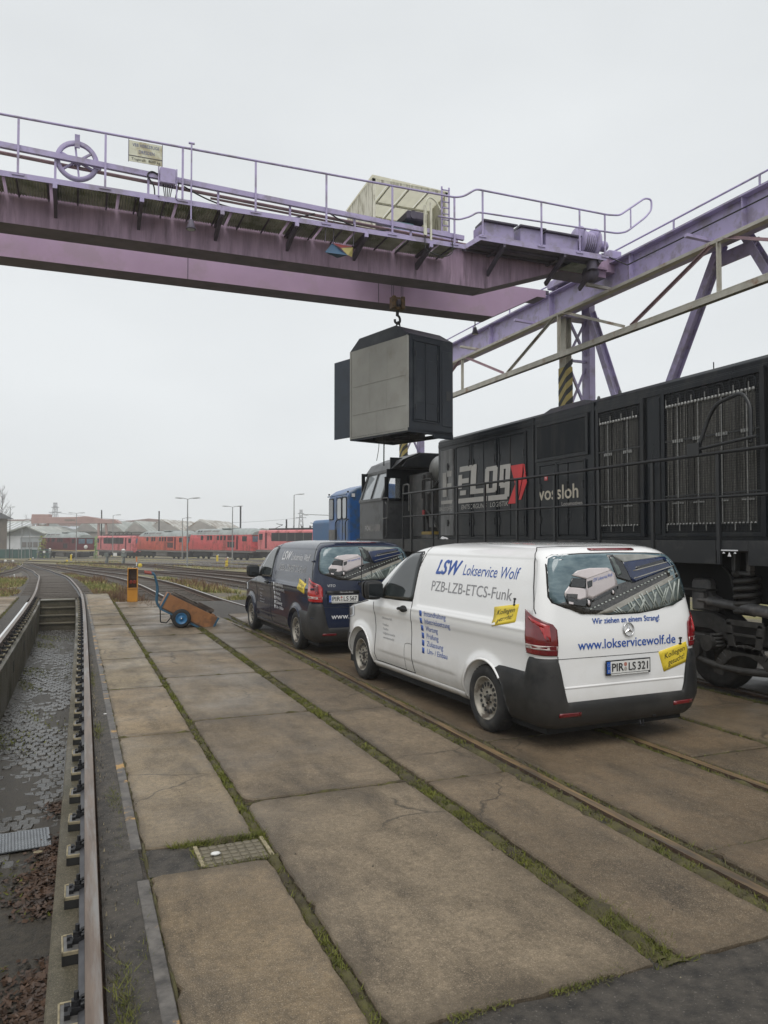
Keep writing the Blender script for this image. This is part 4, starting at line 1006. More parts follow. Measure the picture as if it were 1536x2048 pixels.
    def plate(x0, x1, z0, z1, txt):
        mb = MB()
        for a in ((x0-.012, x1+.012, z0-.018, z1+.012),): patch(mb, [(a[0], a[2]), (a[1], a[2]), (a[1], a[3]), (a[0], a[3])], lambda u, v, o: (u, RP(0, z0, 0)[1]-o, v), .022)
        pl = mb.build('license_plate', 'print_black', root)
        f_ = lambda u, v, o: (u, RP(0, z0, 0)[1]-o, v)
        mb = MB(); patch(mb, [(x0, z0), (x1, z0), (x1, z1), (x0, z1)], f_, .0245); mb.build('plate_face', 'plate_white', pl)
        mb = MB(); patch(mb, [(x0, z0), (x0+.042, z0), (x0+.042, z1), (x0, z1)], f_, .0265); mb.build('country_band', 'plate_blue', pl)
        mb = MB(); text_on(mb, 'D', lambda u, v: f_(x0+.010+u, z0+.012+v, .0285), width=.02, size=.035)
        for i in range(12): a = i*pi/6; patch(mb, [(x0+.021+.013*cos(a)+.002*cos(t), z0+.078+.013*sin(a)+.002*sin(t)) for t in (0, 2, 4)], f_, .0285)
        mb.build('country_code', 'plate_white', pl)
        for dz, m in ((.078, 'seal_red'), (.034, 'seal_grey')):
            mb = MB(); patch(mb, [(x0+.222+.019*cos(i*pi/8), z0+dz+.019*sin(i*pi/8)) for i in range(16)], f_, .0268); mb.build('registration_seal', m, pl)
        mb = MB()
        for s, u0, w_ in ((txt[0], .052, .145), (txt[1], .252, .092), (txt[2], .365, .130)):
            text_on(mb, s, lambda u, v: f_(x0+u0+u, z0+.020+v, .0285), width=w_, size=.105, bold=.012, push=(0, -1, 0))
        mb.build('plate_lettering', 'print_black', pl)
        mb = MB(); patch(mb, [(x0+.05, z0-.016), (x1-.02, z0-.016), (x1-.02, z0-.006), (x0+.05, z0-.006)], f_, .0262); mb.build('plate_holder_strip', 'plate_white', pl)
    if white:
        gap([(-.80, .852), (0, .848), (.80, .852)], RP, .003)
        mb = MB(); mb.grid(lambda u, v: RP(lerp(-.72, .72, u), lerp(.575, .60, v), .006*sin(pi*v)), 30, 4); mb.build('tailgate_crease', paint, root)
        rear_text('Wir ziehen an einem Strang!', -.38, 1.155, .82, .075, 'print_blue', bold=.02)
        rear_text('www.lokservicewolf.de', -.56, .925, 1.19, .125, 'print_blue', bold=.012)
        plate(-.25, .27, .688, .798, ('PIR', 'LS', '321'))
        mb = MB(); cx, cz = .04, 1.085; pts = [V(RP(cx+.062*cos(a), cz+.062*sin(a), .012)) for a in [i*pi/16 for i in range(32)]]; mb.tube(pts, .006, 6, closed=True)
        for k in range(3):
            a = pi/2+k*2*pi/3; c = V(RP(cx, cz, .012)); t = V(RP(cx+.06*cos(a), cz+.06*sin(a), .012)); d1 = V(RP(cx+.014*cos(a+pi/3), cz+.014*sin(a+pi/3), .012)); d2 = V(RP(cx+.014*cos(a-pi/3), cz+.014*sin(a-pi/3), .012)); h = V(RP(cx, cz, .022))
            mb.add([t, d1, h, d2], [(0, 1, 2), (0, 2, 3)])
        mb.build('star_emblem', 'chrome', root)
        # recess for the plate in the tailgate
        sticker(RP, [(.41, .85), (.77, .93), (.82, .745), (.47, .655)], 0)
        mb = MB(); mb.tube([V(RP(.18, .24, .02))+V((0, 0, -.03)), V(RP(.16, .24, .05))+V((0, 0, -.06)), V(RP(.20, .24, .05))+V((0, 0, -.07)), V(RP(.22, .24, .02))+V((0, 0, -.03))], .009, 6); mb.build('towing_eye', 'print_black', root)
    else:
        gap([(-.02, 1.86), (-.02, 1.3), (-.02, .47)], RP, .006)
        rear_text('VITO', -.71, 1.135, .145, .062, 'chrome', 'badge_lettering', bold=.02)
        mb = MB(); fan(mb, dens([(-.74, 1.02), (-.14, 1.02), (-.15, 1.075), (-.72, 1.075)], .04), RP, .03, 2); mb.build('plate_lamp_bar', 'black_plastic', root)
        rear_text('Mercedes-Benz', -.50, 1.033, .24, .035, 'print_palegrey', 'badge_lettering')
        vs0 = MB(); text_on(vs0, 'Mercedes-Benz', lambda u, v: RP(-.50+u, 1.036+v, .033), width=.24, size=.035, bold=.02, push=(0, -1, 0)); vs0.build('badge_lettering', 'print_palegrey', root)
        plate(-.69, -.17, .885, .995, ('PIR', 'LS', '567'))
        rear_text('www.lokservicewolf.de', -.64, .605, 1.28, .125, 'print_white', bold=.012)
        gap([(-.78, .80), (0, .78), (.78, .80)], RP, .003)
        for s_ in (-1, 1):
            for z in (.62, 1.10, 1.56):
                mb = MB(); mb.tube([RP(s_*.93, z, .012), RP(s_*.99, z, .016)], .02, 8); mb.build('hinge', 'navy_paint', root)
        for a, b in ((-.10, -.07), (.10, .08)):
            mb = MB(); mb.tube([RP(a, 1.18, .02), RP(b, 1.66, .02)], .006, 6); mb.bb(*sorted((a-.05, a+.05)), RP(a, 1.18, .03)[1], RP(a, 1.18, 0)[1], 1.16, 1.20); mb.build('wiper', 'print_black', root)
    return root
make_van((4.83, 6.93, 0), R(2.7), True, 'white_van', 'white service van with blue lettering, nearest the camera, red tail lights')
make_van((4.60, 13.22, 0), R(1.8), False, 'navy_van', 'dark navy service van with white lettering parked in front of the white van')
# ================================================================ BLACK LOCOMOTIVE
mat('loco_black', (.009, .0115, .015), (.006, .008, .0105), rough=.3, scale=1.5, spec=.24, rvar=.08, c3=(.02, .0205, .021), s3=1.5, stretch=(1, 3, .5))
mat('loco_skirt', (.015, .0165, .018), (.010, .011, .012), rough=.5, scale=2, c3=(.045, .043, .04), s3=2)
mat('loco_grey', (.115, .115, .115), (.07, .07, .07), rough=.4, scale=2, c3=(.16, .15, .14), s3=3)
mat('cab_grey', (.105, .108, .112), (.07, .072, .075), rough=.42, scale=1.6, c3=(.05, .05, .05), s3=2.5)
mat('bogie_grey', (.06, .057, .053), (.028, .027, .025), rough=.6, scale=6, c3=(.03, .028, .026), s3=5)
mat('silver', (.46, .45, .43), (.3, .3, .29), rough=.4, metal=.5, scale=4, bump=.1, bscale=12)
mat('alu_fin', (.26, .26, .25), (.15, .15, .145), rough=.4, metal=.5, scale=20)
mat('cooler', (.24, .23, .205), (.06, .058, .052), rough=.6, scale=1.5, stretch=(1, 45, .6), lo=.4, hi=.6)
mat('door_reflect', (.20, .20, .20), (.10, .10, .10), rough=.35, scale=.9, stretch=(1, 6, 1.3), lo=.4, hi=.6, spec=.4)  # paler grey puts the reflection on these two doors into their colour
mat('cooler_fin', (.26, .25, .225), (.12, .115, .10), rough=.5, scale=30)
mat('loco_letter', (.46, .44, .41), (.40, .385, .36), rough=.45, rvar=0)
mat('vossloh_letter', (.52, .47, .38), (.45, .41, .33), rough=.45, rvar=0)
mat('arrow_red', (.62, .018, .022), (.5, .014, .018), rough=.4, rvar=0)
mat('red_hazard', (.5, .05, .05), rough=.5)
mat('black_rail', (.016, .017, .019), (.01, .011, .012), rough=.42, scale=6)
mat('cab_glass', (.42, .45, .47), (.30, .33, .35), rough=.06, scale=.8, coat=.6, rvar=0)
mat('yellow_part', (.42, .30, .06), (.3, .2, .05), rough=.6)
loco = empty('black_locomotive', (8.72, 10, 0), 0, 'black diesel locomotive with white and red lettering, front module lifted off', 'locomotive')
LX, LY = 8.72, 10.0
def L(x, y, z): return (x-LX, y-LY, z)
def lmb(fn, name, m, parent=loco, bevel=0, **k):
    mb = MB(); fn(mb); s_ = M4.Translation((-LX, -LY, 0)); mb.xf(s_); return mb.build(name, m, parent, bevel, **k)
HX = 7.70; HY0, HY1 = 5.7, 15.75
# hood: chamfered roof profile
prof = [(HX, 1.92), (HX, 4.12), (HX+.05, 4.17), (HX+.28, 4.23), (9.46, 4.23), (9.69, 4.17), (9.74, 4.12), (9.74, 1.92)]
hood = lmb(lambda b: b.prism(prof, 'y', HY0, HY1), 'hood', 'loco_black', bevel=.012, seg=2)
# curved lip and exposed end bulkhead
lmb(lambda b: (b.bb(HX+.06, 9.68, HY1, HY1+.02, 1.95, 4.1)), 'bulkhead', 'loco_grey')
for y in (11.84, 10.10): lmb(lambda b: (b.bb(HX-.022, HX+.002, y-.035, y+.035, 1.93, 4.13)), 'hood_rib', 'loco_black', hood, .006)
lmb(lambda b: b.bb(HX-.012, HX+.002, 5.7, 15.73, 3.985, 4.06), 'roof_gutter', 'loco_black', hood, .004)
def door(y0, y1, z0, z1, m='loco_black', hinge=None, off=.018, nm='hood_door', ang=0):
    y0, y1 = min(y0, y1), max(y0, y1)
    o = lmb(lambda b: b.bb(HX-off, HX+.001, y0+.012, y1-.012, z0, z1), nm, m, hood, .008)
    if hinge:
        hy = y0+.02 if hinge == 'n' else y1-.02
        for z in (z0+.28, z1-.38): lmb(lambda b: (b.cyl((HX-off-.012, hy, z-.07), (HX-off-.012, hy, z+.07), .014, 8), b.bb(HX-off-.006, HX-off+.002, hy-.05, hy+.05, z-.02, z+.03)), 'hinge', 'black_rail', o)
    return o
Z0, Z1 = 2.0, 3.90
door(15.58, 15.18, Z0, Z1, 'door_reflect', 'n', .035); door(15.17, 14.93, Z0, Z1, 'door_reflect', 'f', .05)
door(14.83, 14.22, Z0, Z1, hinge='n'); door(14.08, 13.63, Z0, Z1, hinge='f'); door(13.63, 13.17, Z0, Z1, hinge='n'); door(13.02, 12.61, Z0, Z1, hinge='f'); door(12.61, 12.11, Z0, Z1, hinge='n')
door(11.61, 11.14, Z0, 3.22, hinge='f'); door(11.06, 10.77, Z0, 3.21, hinge='n'); door(10.77, 10.33, Z0, 3.21, hinge='n')
for y0, y1, zz in ((14.85, 14.18, 3.9), (14.10, 13.14, 3.9), (13.04, 12.08, 3.9), (11.63, 11.12, 3.22), (11.08, 10.31, 3.21)):
    def fr(b):
        for yy in (y0, y1): b.bb(HX-.026, HX+.001, yy-.018, yy+.018, 1.98, zz+.02)
        b.bb(HX-.026, HX+.001, min(y0, y1), max(y0, y1), zz, zz+.03)
    lmb(fr, 'door_frame', 'loco_black', hood, .004)
# louvre panel
lv = lmb(lambda b: (b.bb(HX-.03, HX, 10.22, 11.74, 3.30, 3.36), b.bb(HX-.03, HX, 10.22, 11.74, 3.92, 3.98), b.bb(HX-.03, HX, 10.22, 10.29, 3.36, 3.92), b.bb(HX-.03, HX, 11.67, 11.74, 3.36, 3.92), b.bb(HX-.004, HX, 10.29, 11.67, 3.36, 3.92)), 'louvre_panel', 'loco_black', hood, .006)
for i in range(40):
    y = lerp(10.31, 11.65, i/39); lmb(lambda b: b.beam((HX-.016, y, 3.37), (HX-.016, y, 3.91), .030, .008, up=(.6, .8, 0)), 'louvre_slat', 'loco_black', lv)
# two wire grilles with coolers behind
def grille(y0, y1, zt, cols):
    g = lmb(lambda b: (b.bb(HX-.045, HX+.0, y0-.07, y0, 1.97, zt+.07), b.bb(HX-.045, HX, y1, y1+.07, 1.97, zt+.07), b.bb(HX-.045, HX, y0, y1, zt, zt+.07), b.bb(HX-.045, HX, y0, y1, 1.97, 2.02), b.bb(HX-.008, HX-.002, y0, y1, 2.02, zt)), 'radiator_grille', ['loco_black'], hood, .006)
    lmb(lambda b: b.bb(HX-.016, HX-.007, y0+.08, y1-.02, 2.14, zt-.2), 'cooler_core', 'cooler', g)
    n = int((y1-y0)/.022)
    def bars(b):
        for i in range(n):
            y = lerp(y0, y1, i/n)+random.gauss(0, .002)
            b.bb(HX-.030, HX-.025, y, y+.002+random.random()*.003, 2.02, zt)
        for k in range(60): z = lerp(2.02, zt, k/60); b.bb(HX-.034, HX-.030, y0, y1, z, z+.0035)
    lmb(bars, 'wire_mesh', 'black_rail', g)['kind'] = 'stuff'
    m_ = int((y1-y0-.1)/.058)
    for top in (1, 0):
        def caps(b):
            for i in range(m_):
                y = lerp(y0+.09, y1-.04, i/(m_-1))
                if top: b.lathe([(0, 0), (.022, .0), (.026, .02), (.020, .045), (0, .05)], (HX-.030, y, zt-.205), 'z', 8)
                else: b.lathe([(0, 0), (.018, .0), (.02, .015), (0, .03)], (HX-.030, y, 2.13), 'z', 8)
                if i % 4 == 1: b.bb(HX-.05, HX-.04, y-.006, y+.006, *((zt-.2, zt-.085) if top else (2.05, 2.15)))
        lmb(caps, 'cooler_header', 'alu_fin', g)
    for yc in cols:
        lmb(lambda b: b.bb(HX-.043, HX-.033, yc-.007, yc+.007, 2.14, zt-.2), 'cooler_strut', 'alu_fin', g)
        lmb(lambda b: [b.bb(HX-.048, HX-.034, yc-.10+i*.04, yc-.07+i*.04, zt-.70, zt-.655) for i in range(5)], 'clamp_row', 'alu_fin', g)
        lmb(lambda b: [b.bb(HX-.046, HX-.036, yc-.10+i*.04, yc-.07+i*.04, 2.42, 2.44) for i in range(5)], 'clamp_row', 'alu_fin', g)
    def streaks(b):
        for i in range(int((y1-y0)*60)):
            y = random.uniform(y0+.09, y1-.03); b.bb(HX-.0245, HX-.0235, y, y+random.choice([.003, .005, .012, .02]), 2.15, zt-.2)
    lmb(streaks, 'cooler_fins', 'cooler_fin', g)['kind'] = 'stuff'
    for z in (2.52, 3.28): lmb(lambda b: b.bb(HX-.04, HX-.034, y0, y1, z, z+.02), 'grille_bar', 'black_rail', g)
    for i in range(int((y1-y0)/.25)):
        yy = y0+.13+i*.25; lmb(lambda b: b.lathe([(.075, 0), (.085, .005), (.095, .0)], (HX-.04, yy, zt-.10), 'x', 12), 'hose_ring', 'loco_black', g)
grille(8.97, 9.93, 3.92, (9.70, 9.25)); grille(6.86, 8.47, 3.96, (8.22, 7.85, 7.45, 7.05))
door(8.86, 8.58, 2.0, 3.95); door(6.7, 6.2, 2.0, 3.95)
# roof fittings
lmb(lambda b: (b.add([(8.0, 10.7, 4.2), (9.4, 10.7, 4.2), (9.4, 12.1, 4.2), (8.0, 12.1, 4.2), (8.12, 10.9, 4.33), (9.3, 10.9, 4.33), (9.3, 11.9, 4.33), (8.12, 11.9, 4.33)], [(0,1,5,4), (1,2,6,5), (2,3,7,6), (3,0,4,7), (4,5,6,7)])), 'exhaust_cowl', 'loco_black', hood)
lmb(lambda b: b.bb(8.2, 9.2, 8.0, 8.5, 4.2, 4.27), 'roof_hatch', 'loco_black', hood, .01)
for y in (9.6, 10.12): lmb(lambda b: b.lathe([(.03, 0), (.02, .05), (0, .06)], (HX+.12, y, 4.18), 'z', 8), 'lifting_eye', 'black_rail', hood)
lmb(lambda b: b.cyl((HX+.3, 7.9, 4.2), (HX+.3, 7.9, 4.33), .008, 6), 'roof_pin', 'black_rail', hood)
# lettering
def side(y, z, o=.022): return L(HX-o, y, z)
def ltext(s, y0, z0, width, size, m, o=.026, nm='lettering', **k):
    mb = MB(); text_on(mb, s, lambda u, v: side(y0-u, z0+v, o), width=width, size=size, push=(-1, 0, 0), **k); mb.build(nm, m, loco)
def bars(polys, m, nm, o=.028):
    mb = MB()
    for i_, p in enumerate(polys):
        n = len(p); o += .0007; mb.add([side(y, z, o) for y, z in p]+[side(y, z, o-.008) for y, z in p], [tuple(range(n))]+[(i, (i+1) % n, (i+1) % n+n, i+n) for i in range(n)])
    return mb.build(nm, m, loco)
def Q(y0, z0, y1, z1, sk=.10): return [(y0-sk*(z0-2.7), z0), (y1-sk*(z0-2.7), z0), (y1-sk*(z1-2.7), z1), (y0-sk*(z1-2.7), z1)]
sb = []
# B (mostly on the grey doors), E, L, o, g as slanted strokes
sb += [[(15.5, 2.70), (14.98, 2.70), (14.95, 2.78), (15.5, 2.78)], [(15.42, 2.86), (15.24, 2.86), (15.24, 3.40), (15.42, 3.40)], [(15.2, 3.30), (15.0, 3.30), (14.98, 3.42), (15.2, 3.42)], [(15.2, 3.06), (15.0, 3.06), (14.99, 3.15), (15.2, 3.15)]]
bars(sb, 'loco_letter', 'lettering', .054)
sb = [Q(14.72, 3.36, 14.22, 3.47), Q(14.70, 3.11, 14.30, 3.21), Q(14.66, 2.86, 14.40, 2.96), Q(14.76, 3.0, 14.60, 3.30),
      Q(14.20, 2.86, 13.98, 3.47), Q(14.12, 2.86, 13.62, 2.96),
      Q(13.60, 2.88, 13.44, 3.34), Q(13.28, 2.88, 13.12, 3.34), Q(13.56, 3.28, 13.16, 3.37), Q(13.56, 2.85, 13.16, 2.94),
      Q(13.02, 2.96, 12.88, 3.36), Q(12.80, 2.74, 12.64, 3.36), Q(12.98, 3.28, 12.68, 3.36), Q(12.98, 2.92, 12.70, 3.01),
      Q(14.70, 2.69, 13.48, 2.79), Q(13.42, 2.69, 12.70, 2.79)]
bars(sb, 'loco_letter', 'lettering')
bars([[(12.58, 3.32), (12.14, 3.32), (12.20, 3.0), (12.36, 2.60), (12.68, 2.60), (12.42, 2.96)]], 'arrow_red', 'arrow_emblem', .030)
bars([[(12.09, 3.20), (12.02, 2.97), (12.22, 2.66), (12.30, 2.66)], [(12.10, 3.31), (12.13, 3.31), (12.10, 3.1), (12.06, 3.14)]], 'arrow_red', 'arrow_emblem', .030)
ltext('BAUSTOFFE', 15.58, 2.555, .62, .12, 'loco_letter', .056); ltext('ENTSORGUNG', 14.60, 2.56, 1.10, .135, 'loco_letter', .024, shear=.15); ltext('LOGISTIK', 13.38, 2.565, .70, .135, 'loco_letter', .024, shear=.15)
ltext('vossloh', 11.64, 2.62, 1.15, .34, 'vossloh_letter', .023, bold=.02); ltext('Locomotives', 10.96, 2.50, .58, .09, 'loco_letter', .023)
for zq in (2.96,): bars([[(11.46, zq), (11.37, zq), (11.37, zq+.10), (11.46, zq+.10)]], 'red_hazard', 'hazard_label', .024)
ltext('H', 11.445, 2.98, .05, .08, 'print_white', .026, 'hazard_letter')
# deck, skirt, recessed frame
lmb(lambda b: b.bb(7.24, 10.2, 4.7, 19.9, 1.85, 1.915), 'deck', 'loco_skirt', bevel=.006)
for x0, x1 in ((7.22, 7.26), (10.18, 10.22)):
    def skirt(b):
        for y0, y1, z0 in ((4.7, 6.66, 1.635), (7.14, 10.6, 1.635), (10.6, 15.0, 1.635), (15.0, 19.9, 1.635), (6.66, 7.14, 1.80)): b.bb(x0, x1, y0+.002, y1-.002, z0, 1.925)
    lmb(skirt, 'frame_skirt', 'loco_skirt', bevel=.004)
lmb(lambda b: (b.bb(7.75, 9.7, 4.8, 19.7, 1.15, 1.85), b.bb(7.7, 9.75, 10.2, 14.4, .55, 1.3)), 'main_frame', 'under_dark', bevel=.02)
lmb(lambda b: (b.prism([(7.8, 4.1), (9.6, 4.1), (9.6, 4.7), (7.8, 4.7)], 'z', .5, 1.8), [b.cyl((8.72+s_*.87, 4.7, 1.05), (8.72+s_*.87, 4.15, 1.05), .1, 14) for s_ in (-1, 1)], [b.cyl((8.72+s_*.87, 4.15, 1.05), (8.72+s_*.87, 4.1, 1.05), .24, 20) for s_ in (-1, 1)]), 'buffer_beam', 'loco_skirt', bevel=.01)
# white lifting-point mark
bars([[(7.05, 1.80), (6.80, 1.80), (6.80, 1.815), (7.05, 1.815)], [(6.95, 1.735), (6.90, 1.735), (6.925, 1.785)], [(7.03, 1.77), (6.99, 1.77), (7.01, 1.79)], [(6.86, 1.77), (6.82, 1.77), (6.84, 1.79)]], 'print_white', 'jacking_mark', HX-7.212)
# handrail along the deck
for i in range(9):
    y = 7.08+1.137*i
    if y < 16.7: lmb(lambda b: b.bb(7.20, 7.235, y-.024, y+.024, 1.64, 2.965), 'handrail_post', 'black_rail')
lmb(lambda b: b.bb(7.20, 7.235, 5.9, 5.95, 1.64, 2.965), 'handrail_post', 'black_rail')
lmb(lambda b: (b.tube([(7.215, 5.0, 2.985), (7.215, 16.65, 2.985)], .022, 8), b.tube([(7.215, 16.65, 2.985), (7.215, 16.65, 1.7)], .022, 8)), 'handrail', 'black_rail')
lmb(lambda b: b.tube([(7.215, 5.0, 2.45), (7.215, 16.65, 2.45)], .018, 8), 'handrail', 'black_rail')
# grab frame folded over the rail at the right
lmb(lambda b: b.tube(fillet([(7.23, 7.42, 3.05), (7.30, 7.30, 3.45), (7.30, 7.18, 3.60), (7.30, 6.78, 3.68), (7.30, 6.66, 3.5), (7.25, 6.62, 3.06)], .1), .024, 8), 'grab_frame', 'black_rail')
lmb(lambda b: (b.tube([(7.215, 7.40, 3.06), (7.215, 6.5, 3.12)], .02, 8), b.bb(7.19, 7.24, 7.36, 7.56, 2.98, 3.14)), 'rail_latch', 'black_rail')
# ---- cab
cab = lmb(lambda b: b.bb(7.25, 10.19, 18.02, 19.72, 1.86, 2.90), 'cab', ['cab_grey'], bevel=.012)
ins = .26
def upper(b):
    Zb, Zt = 2.90, 3.70
    # four corner pillars and frames around openings, leaning in on the sides
    def P(sx, y, z): t = (z-Zb)/(Zt-Zb); x = 7.25+ins*t if sx < 0 else 10.19-ins*t; return V((x, y, z))
    for sx in (SX_,):
        for y in (18.10, 18.88, 19.64): b.beam(P(sx, y, Zb), P(sx, y, Zt), .07, .11 if y != 18.88 else .05, up=(0, 1, 0))
        b.beam(P(sx, 18.03, Zb+.03), P(sx, 19.72, Zb+.03), .07, .08); b.beam(P(sx, 18.03, Zt-.03), P(sx, 19.72, Zt-.03), .07, .08)
for SX_ in (-1, 1): lmb(upper, 'cab_pillars', 'cab_grey', cab, .006)
for y0, y1 in ((18.16, 18.85), (18.91, 19.58)):
    for sx in (-1, 1):
        X = lambda z: (7.25+ins*(z-2.9)/.8) if sx < 0 else (10.19-ins*(z-2.9)/.8)
        lmb(lambda b: b.add([(X(2.97), y0, 2.97), (X(2.97), y1, 2.97), (X(3.63), y1, 3.63), (X(3.63), y0, 3.63), (X(2.97)+.02*-sx, y0, 2.97), (X(2.97)-.02*sx, y1, 2.97), (X(3.63)-.02*sx, y1, 3.63), (X(3.63)-.02*sx, y0, 3.63)], [(0,1,2,3), (7,6,5,4), (0,4,5,1), (1,5,6,2), (2,6,7,3), (3,7,4,0)]), 'cab_window', 'cab_glass', cab)
# end wall towards the gap, with its window opening
def endwall(b, y):
    f = lambda x0, x1, z0, z1: b.bb(x0, x1, y, y+.05, z0, z1)
    f(7.26, 7.95, 2.9, 2.96); f(7.30, 7.40, 2.96, 3.5); f(7.72, 10.0, 2.9, 3.66); f(7.35, 7.74, 3.47, 3.70); f(7.45, 9.99, 3.66, 4.0)
lmb(lambda b: (endwall(b, 18.0),), 'cab_end_wall', 'loco_black', cab, .006)  # darker than the grey flanks, shade of the turned-away wall put into colour
def farwall(b):
    for x0, x1, z0, z1 in ((7.30, 7.40, 2.9, 3.7), (8.3, 9.1, 2.9, 3.7), (10.0, 10.1, 2.9, 3.7), (7.4, 10.0, 3.62, 3.7)): b.bb(x0, x1, 19.68, 19.72, z0, z1)
lmb(farwall, 'cab_end_wall', 'loco_black', cab, .006)
lmb(lambda b: b.bb(7.40, 7.73, 18.03, 18.04, 2.95, 3.48), 'cab_end_window', mat('clear_glass', (.85, .9, .92), rough=.02, rvar=0, alpha=.18, spec=.5), cab)
# roof: bevelled edges, overhanging the end wall
def roof(b):
    pr = [(7.46, 3.70), (7.62, 3.92), (8.05, 4.10), (9.39, 4.10), (9.82, 3.92), (9.98, 3.70)]
    n = len(pr); vs = [(x, 17.55 if z > 3.75 else 17.9, z) for x, z in pr] + [(x, 19.80, z) for x, z in pr]
    b.add(vs, [tuple(range(n))[::-1], tuple(range(n, 2*n))]+[(i, (i+1) % n, (i+1) % n+n, i+n) for i in range(n)])
lmb(roof, 'cab_roof', 'cab_grey', cab, .012)
lmb(lambda b: b.prism([(7.55, 3.72), (7.68, 3.90), (8.09, 4.07), (9.6, 4.07), (9.6, 3.72)], 'y', 17.46, 17.56), 'roof_edge', 'loco_black', cab, .008)
# cab number panel
cbd = lambda y, z, o: L(7.25-o, y, z)
mb = MB(); patch(mb, [(19.35, 2.12), (18.2, 2.12), (18.2, 2.30), (19.35, 2.30)], lambda y, z, o: cbd(y, z, o), .004); mb.build('number_panel', 'loco_grey', cab)
mb = MB(); text_on(mb, 'FCAI', lambda u, v: cbd(19.28-u, 2.15+v, .008), width=.38, size=.16); mb.build('number_lettering', 'print_palegrey', cab)
mb = MB(); text_on(mb, 'ELLOK', lambda u, v: cbd(18.75-u, 2.0+v, .006), width=.4, size=.1); 
lmb(lambda b: (b.tube(fillet([(7.30, 17.98, 1.95), (7.30, 17.9, 2.0), (7.30, 17.9, 2.8), (7.30, 17.98, 2.86)], .05), .016, 8)), 'grab_rail', 'loco_grey', cab)
lmb(lambda b: b.tube(fillet([(7.22, 17.95, 2.44), (7.22, 17.6, 2.44), (7.22, 17.6, 2.95), (7.22, 17.95, 2.95)], .06), .014, 8), 'grab_rail', 'loco_grey', cab)
# ---- machinery laid bare in the gap between hood and cab
gap_ = lmb(lambda b: (b.bb(7.95, 9.6, 16.9, 17.95, 1.92, 3.55), b.bb(7.88, 7.95, 17.0, 17.6, 1.98, 3.5)), 'equipment_cabinet', 'loco_grey', bevel=.015)
lmb(lambda b: (b.lathe([(0, -.02), (.30, -.02), (.36, .05), (.38, .3), (.38, 1.2), (.30, 1.35), (0, 1.36)], (8.45, 15.82, 3.62), 'y', 24)), 'silencer', 'silver')
lmb(lambda b: b.lathe([(.385, 0), (.395, .02), (.385, .04)], (8.45, 16.1, 3.62), 'y', 24), 'silencer_band', 'bogie_grey')
lmb(lambda b: (b.tube(bez([(8.0, 16.9, 2.3), (7.8, 16.6, 2.6), (7.85, 16.2, 2.3), (7.9, 16.0, 2.0)]), .035, 8), b.tube(bez([(8.1, 16.9, 3.2), (7.85, 16.5, 3.0), (7.9, 16.1, 3.3), (8.1, 15.9, 3.4)]), .03, 8), b.cyl((7.9, 16.5, 1.93), (7.9, 16.5, 2.8), .04, 10), b.tube(fillet([(7.78, 16.8, 2.9), (7.78, 16.8, 3.35), (7.78, 16.3, 3.35), (7.78, 16.3, 2.95)], .08), .018, 8)), 'pipework', 'bogie_grey')
for q in ((7.82, 7.90, 16.3, 16.7, 3.0, 3.3), (7.86, 8.2, 16.2, 16.6, 2.2, 2.5), (7.8, 8.3, 16.0, 16.9, 1.925, 2.05)): lmb(lambda b: b.bb(*q), 'valve_block', 'loco_grey', bevel=.01)
lmb(lambda b: b.bb(7.6, 8.0, 15.95, 16.45, 2.03, 2.10), 'support_bracket', 'yellow_part')
lmb(lambda b: b.cyl((7.8, 16.75, 2.5), (7.8, 16.75, 2.62), .04, 10), 'stop_cock', 'red_hazard')
lmb(lambda b: b.tube(fillet([(7.5, 17.3, 1.93), (7.5, 17.3, 3.25), (7.5, 16.95, 3.25), (7.5, 16.95, 2.6)], .1), .02, 8), 'grab_rail', 'loco_grey')
# white cloth lying on the deck edge
o = MB(); o.grid(lambda u, v: (7.42+.12*v+.02*sin(u*9), 14.9+.3*u, 1.925+.05*sin(pi*u)*sin(pi*v)+.015*sin(u*17+v*9)), 12, 6); tag(o.build('cloth', 'print_white'), 'crumpled white cloth lying on the black locomotive deck', 'cloth')
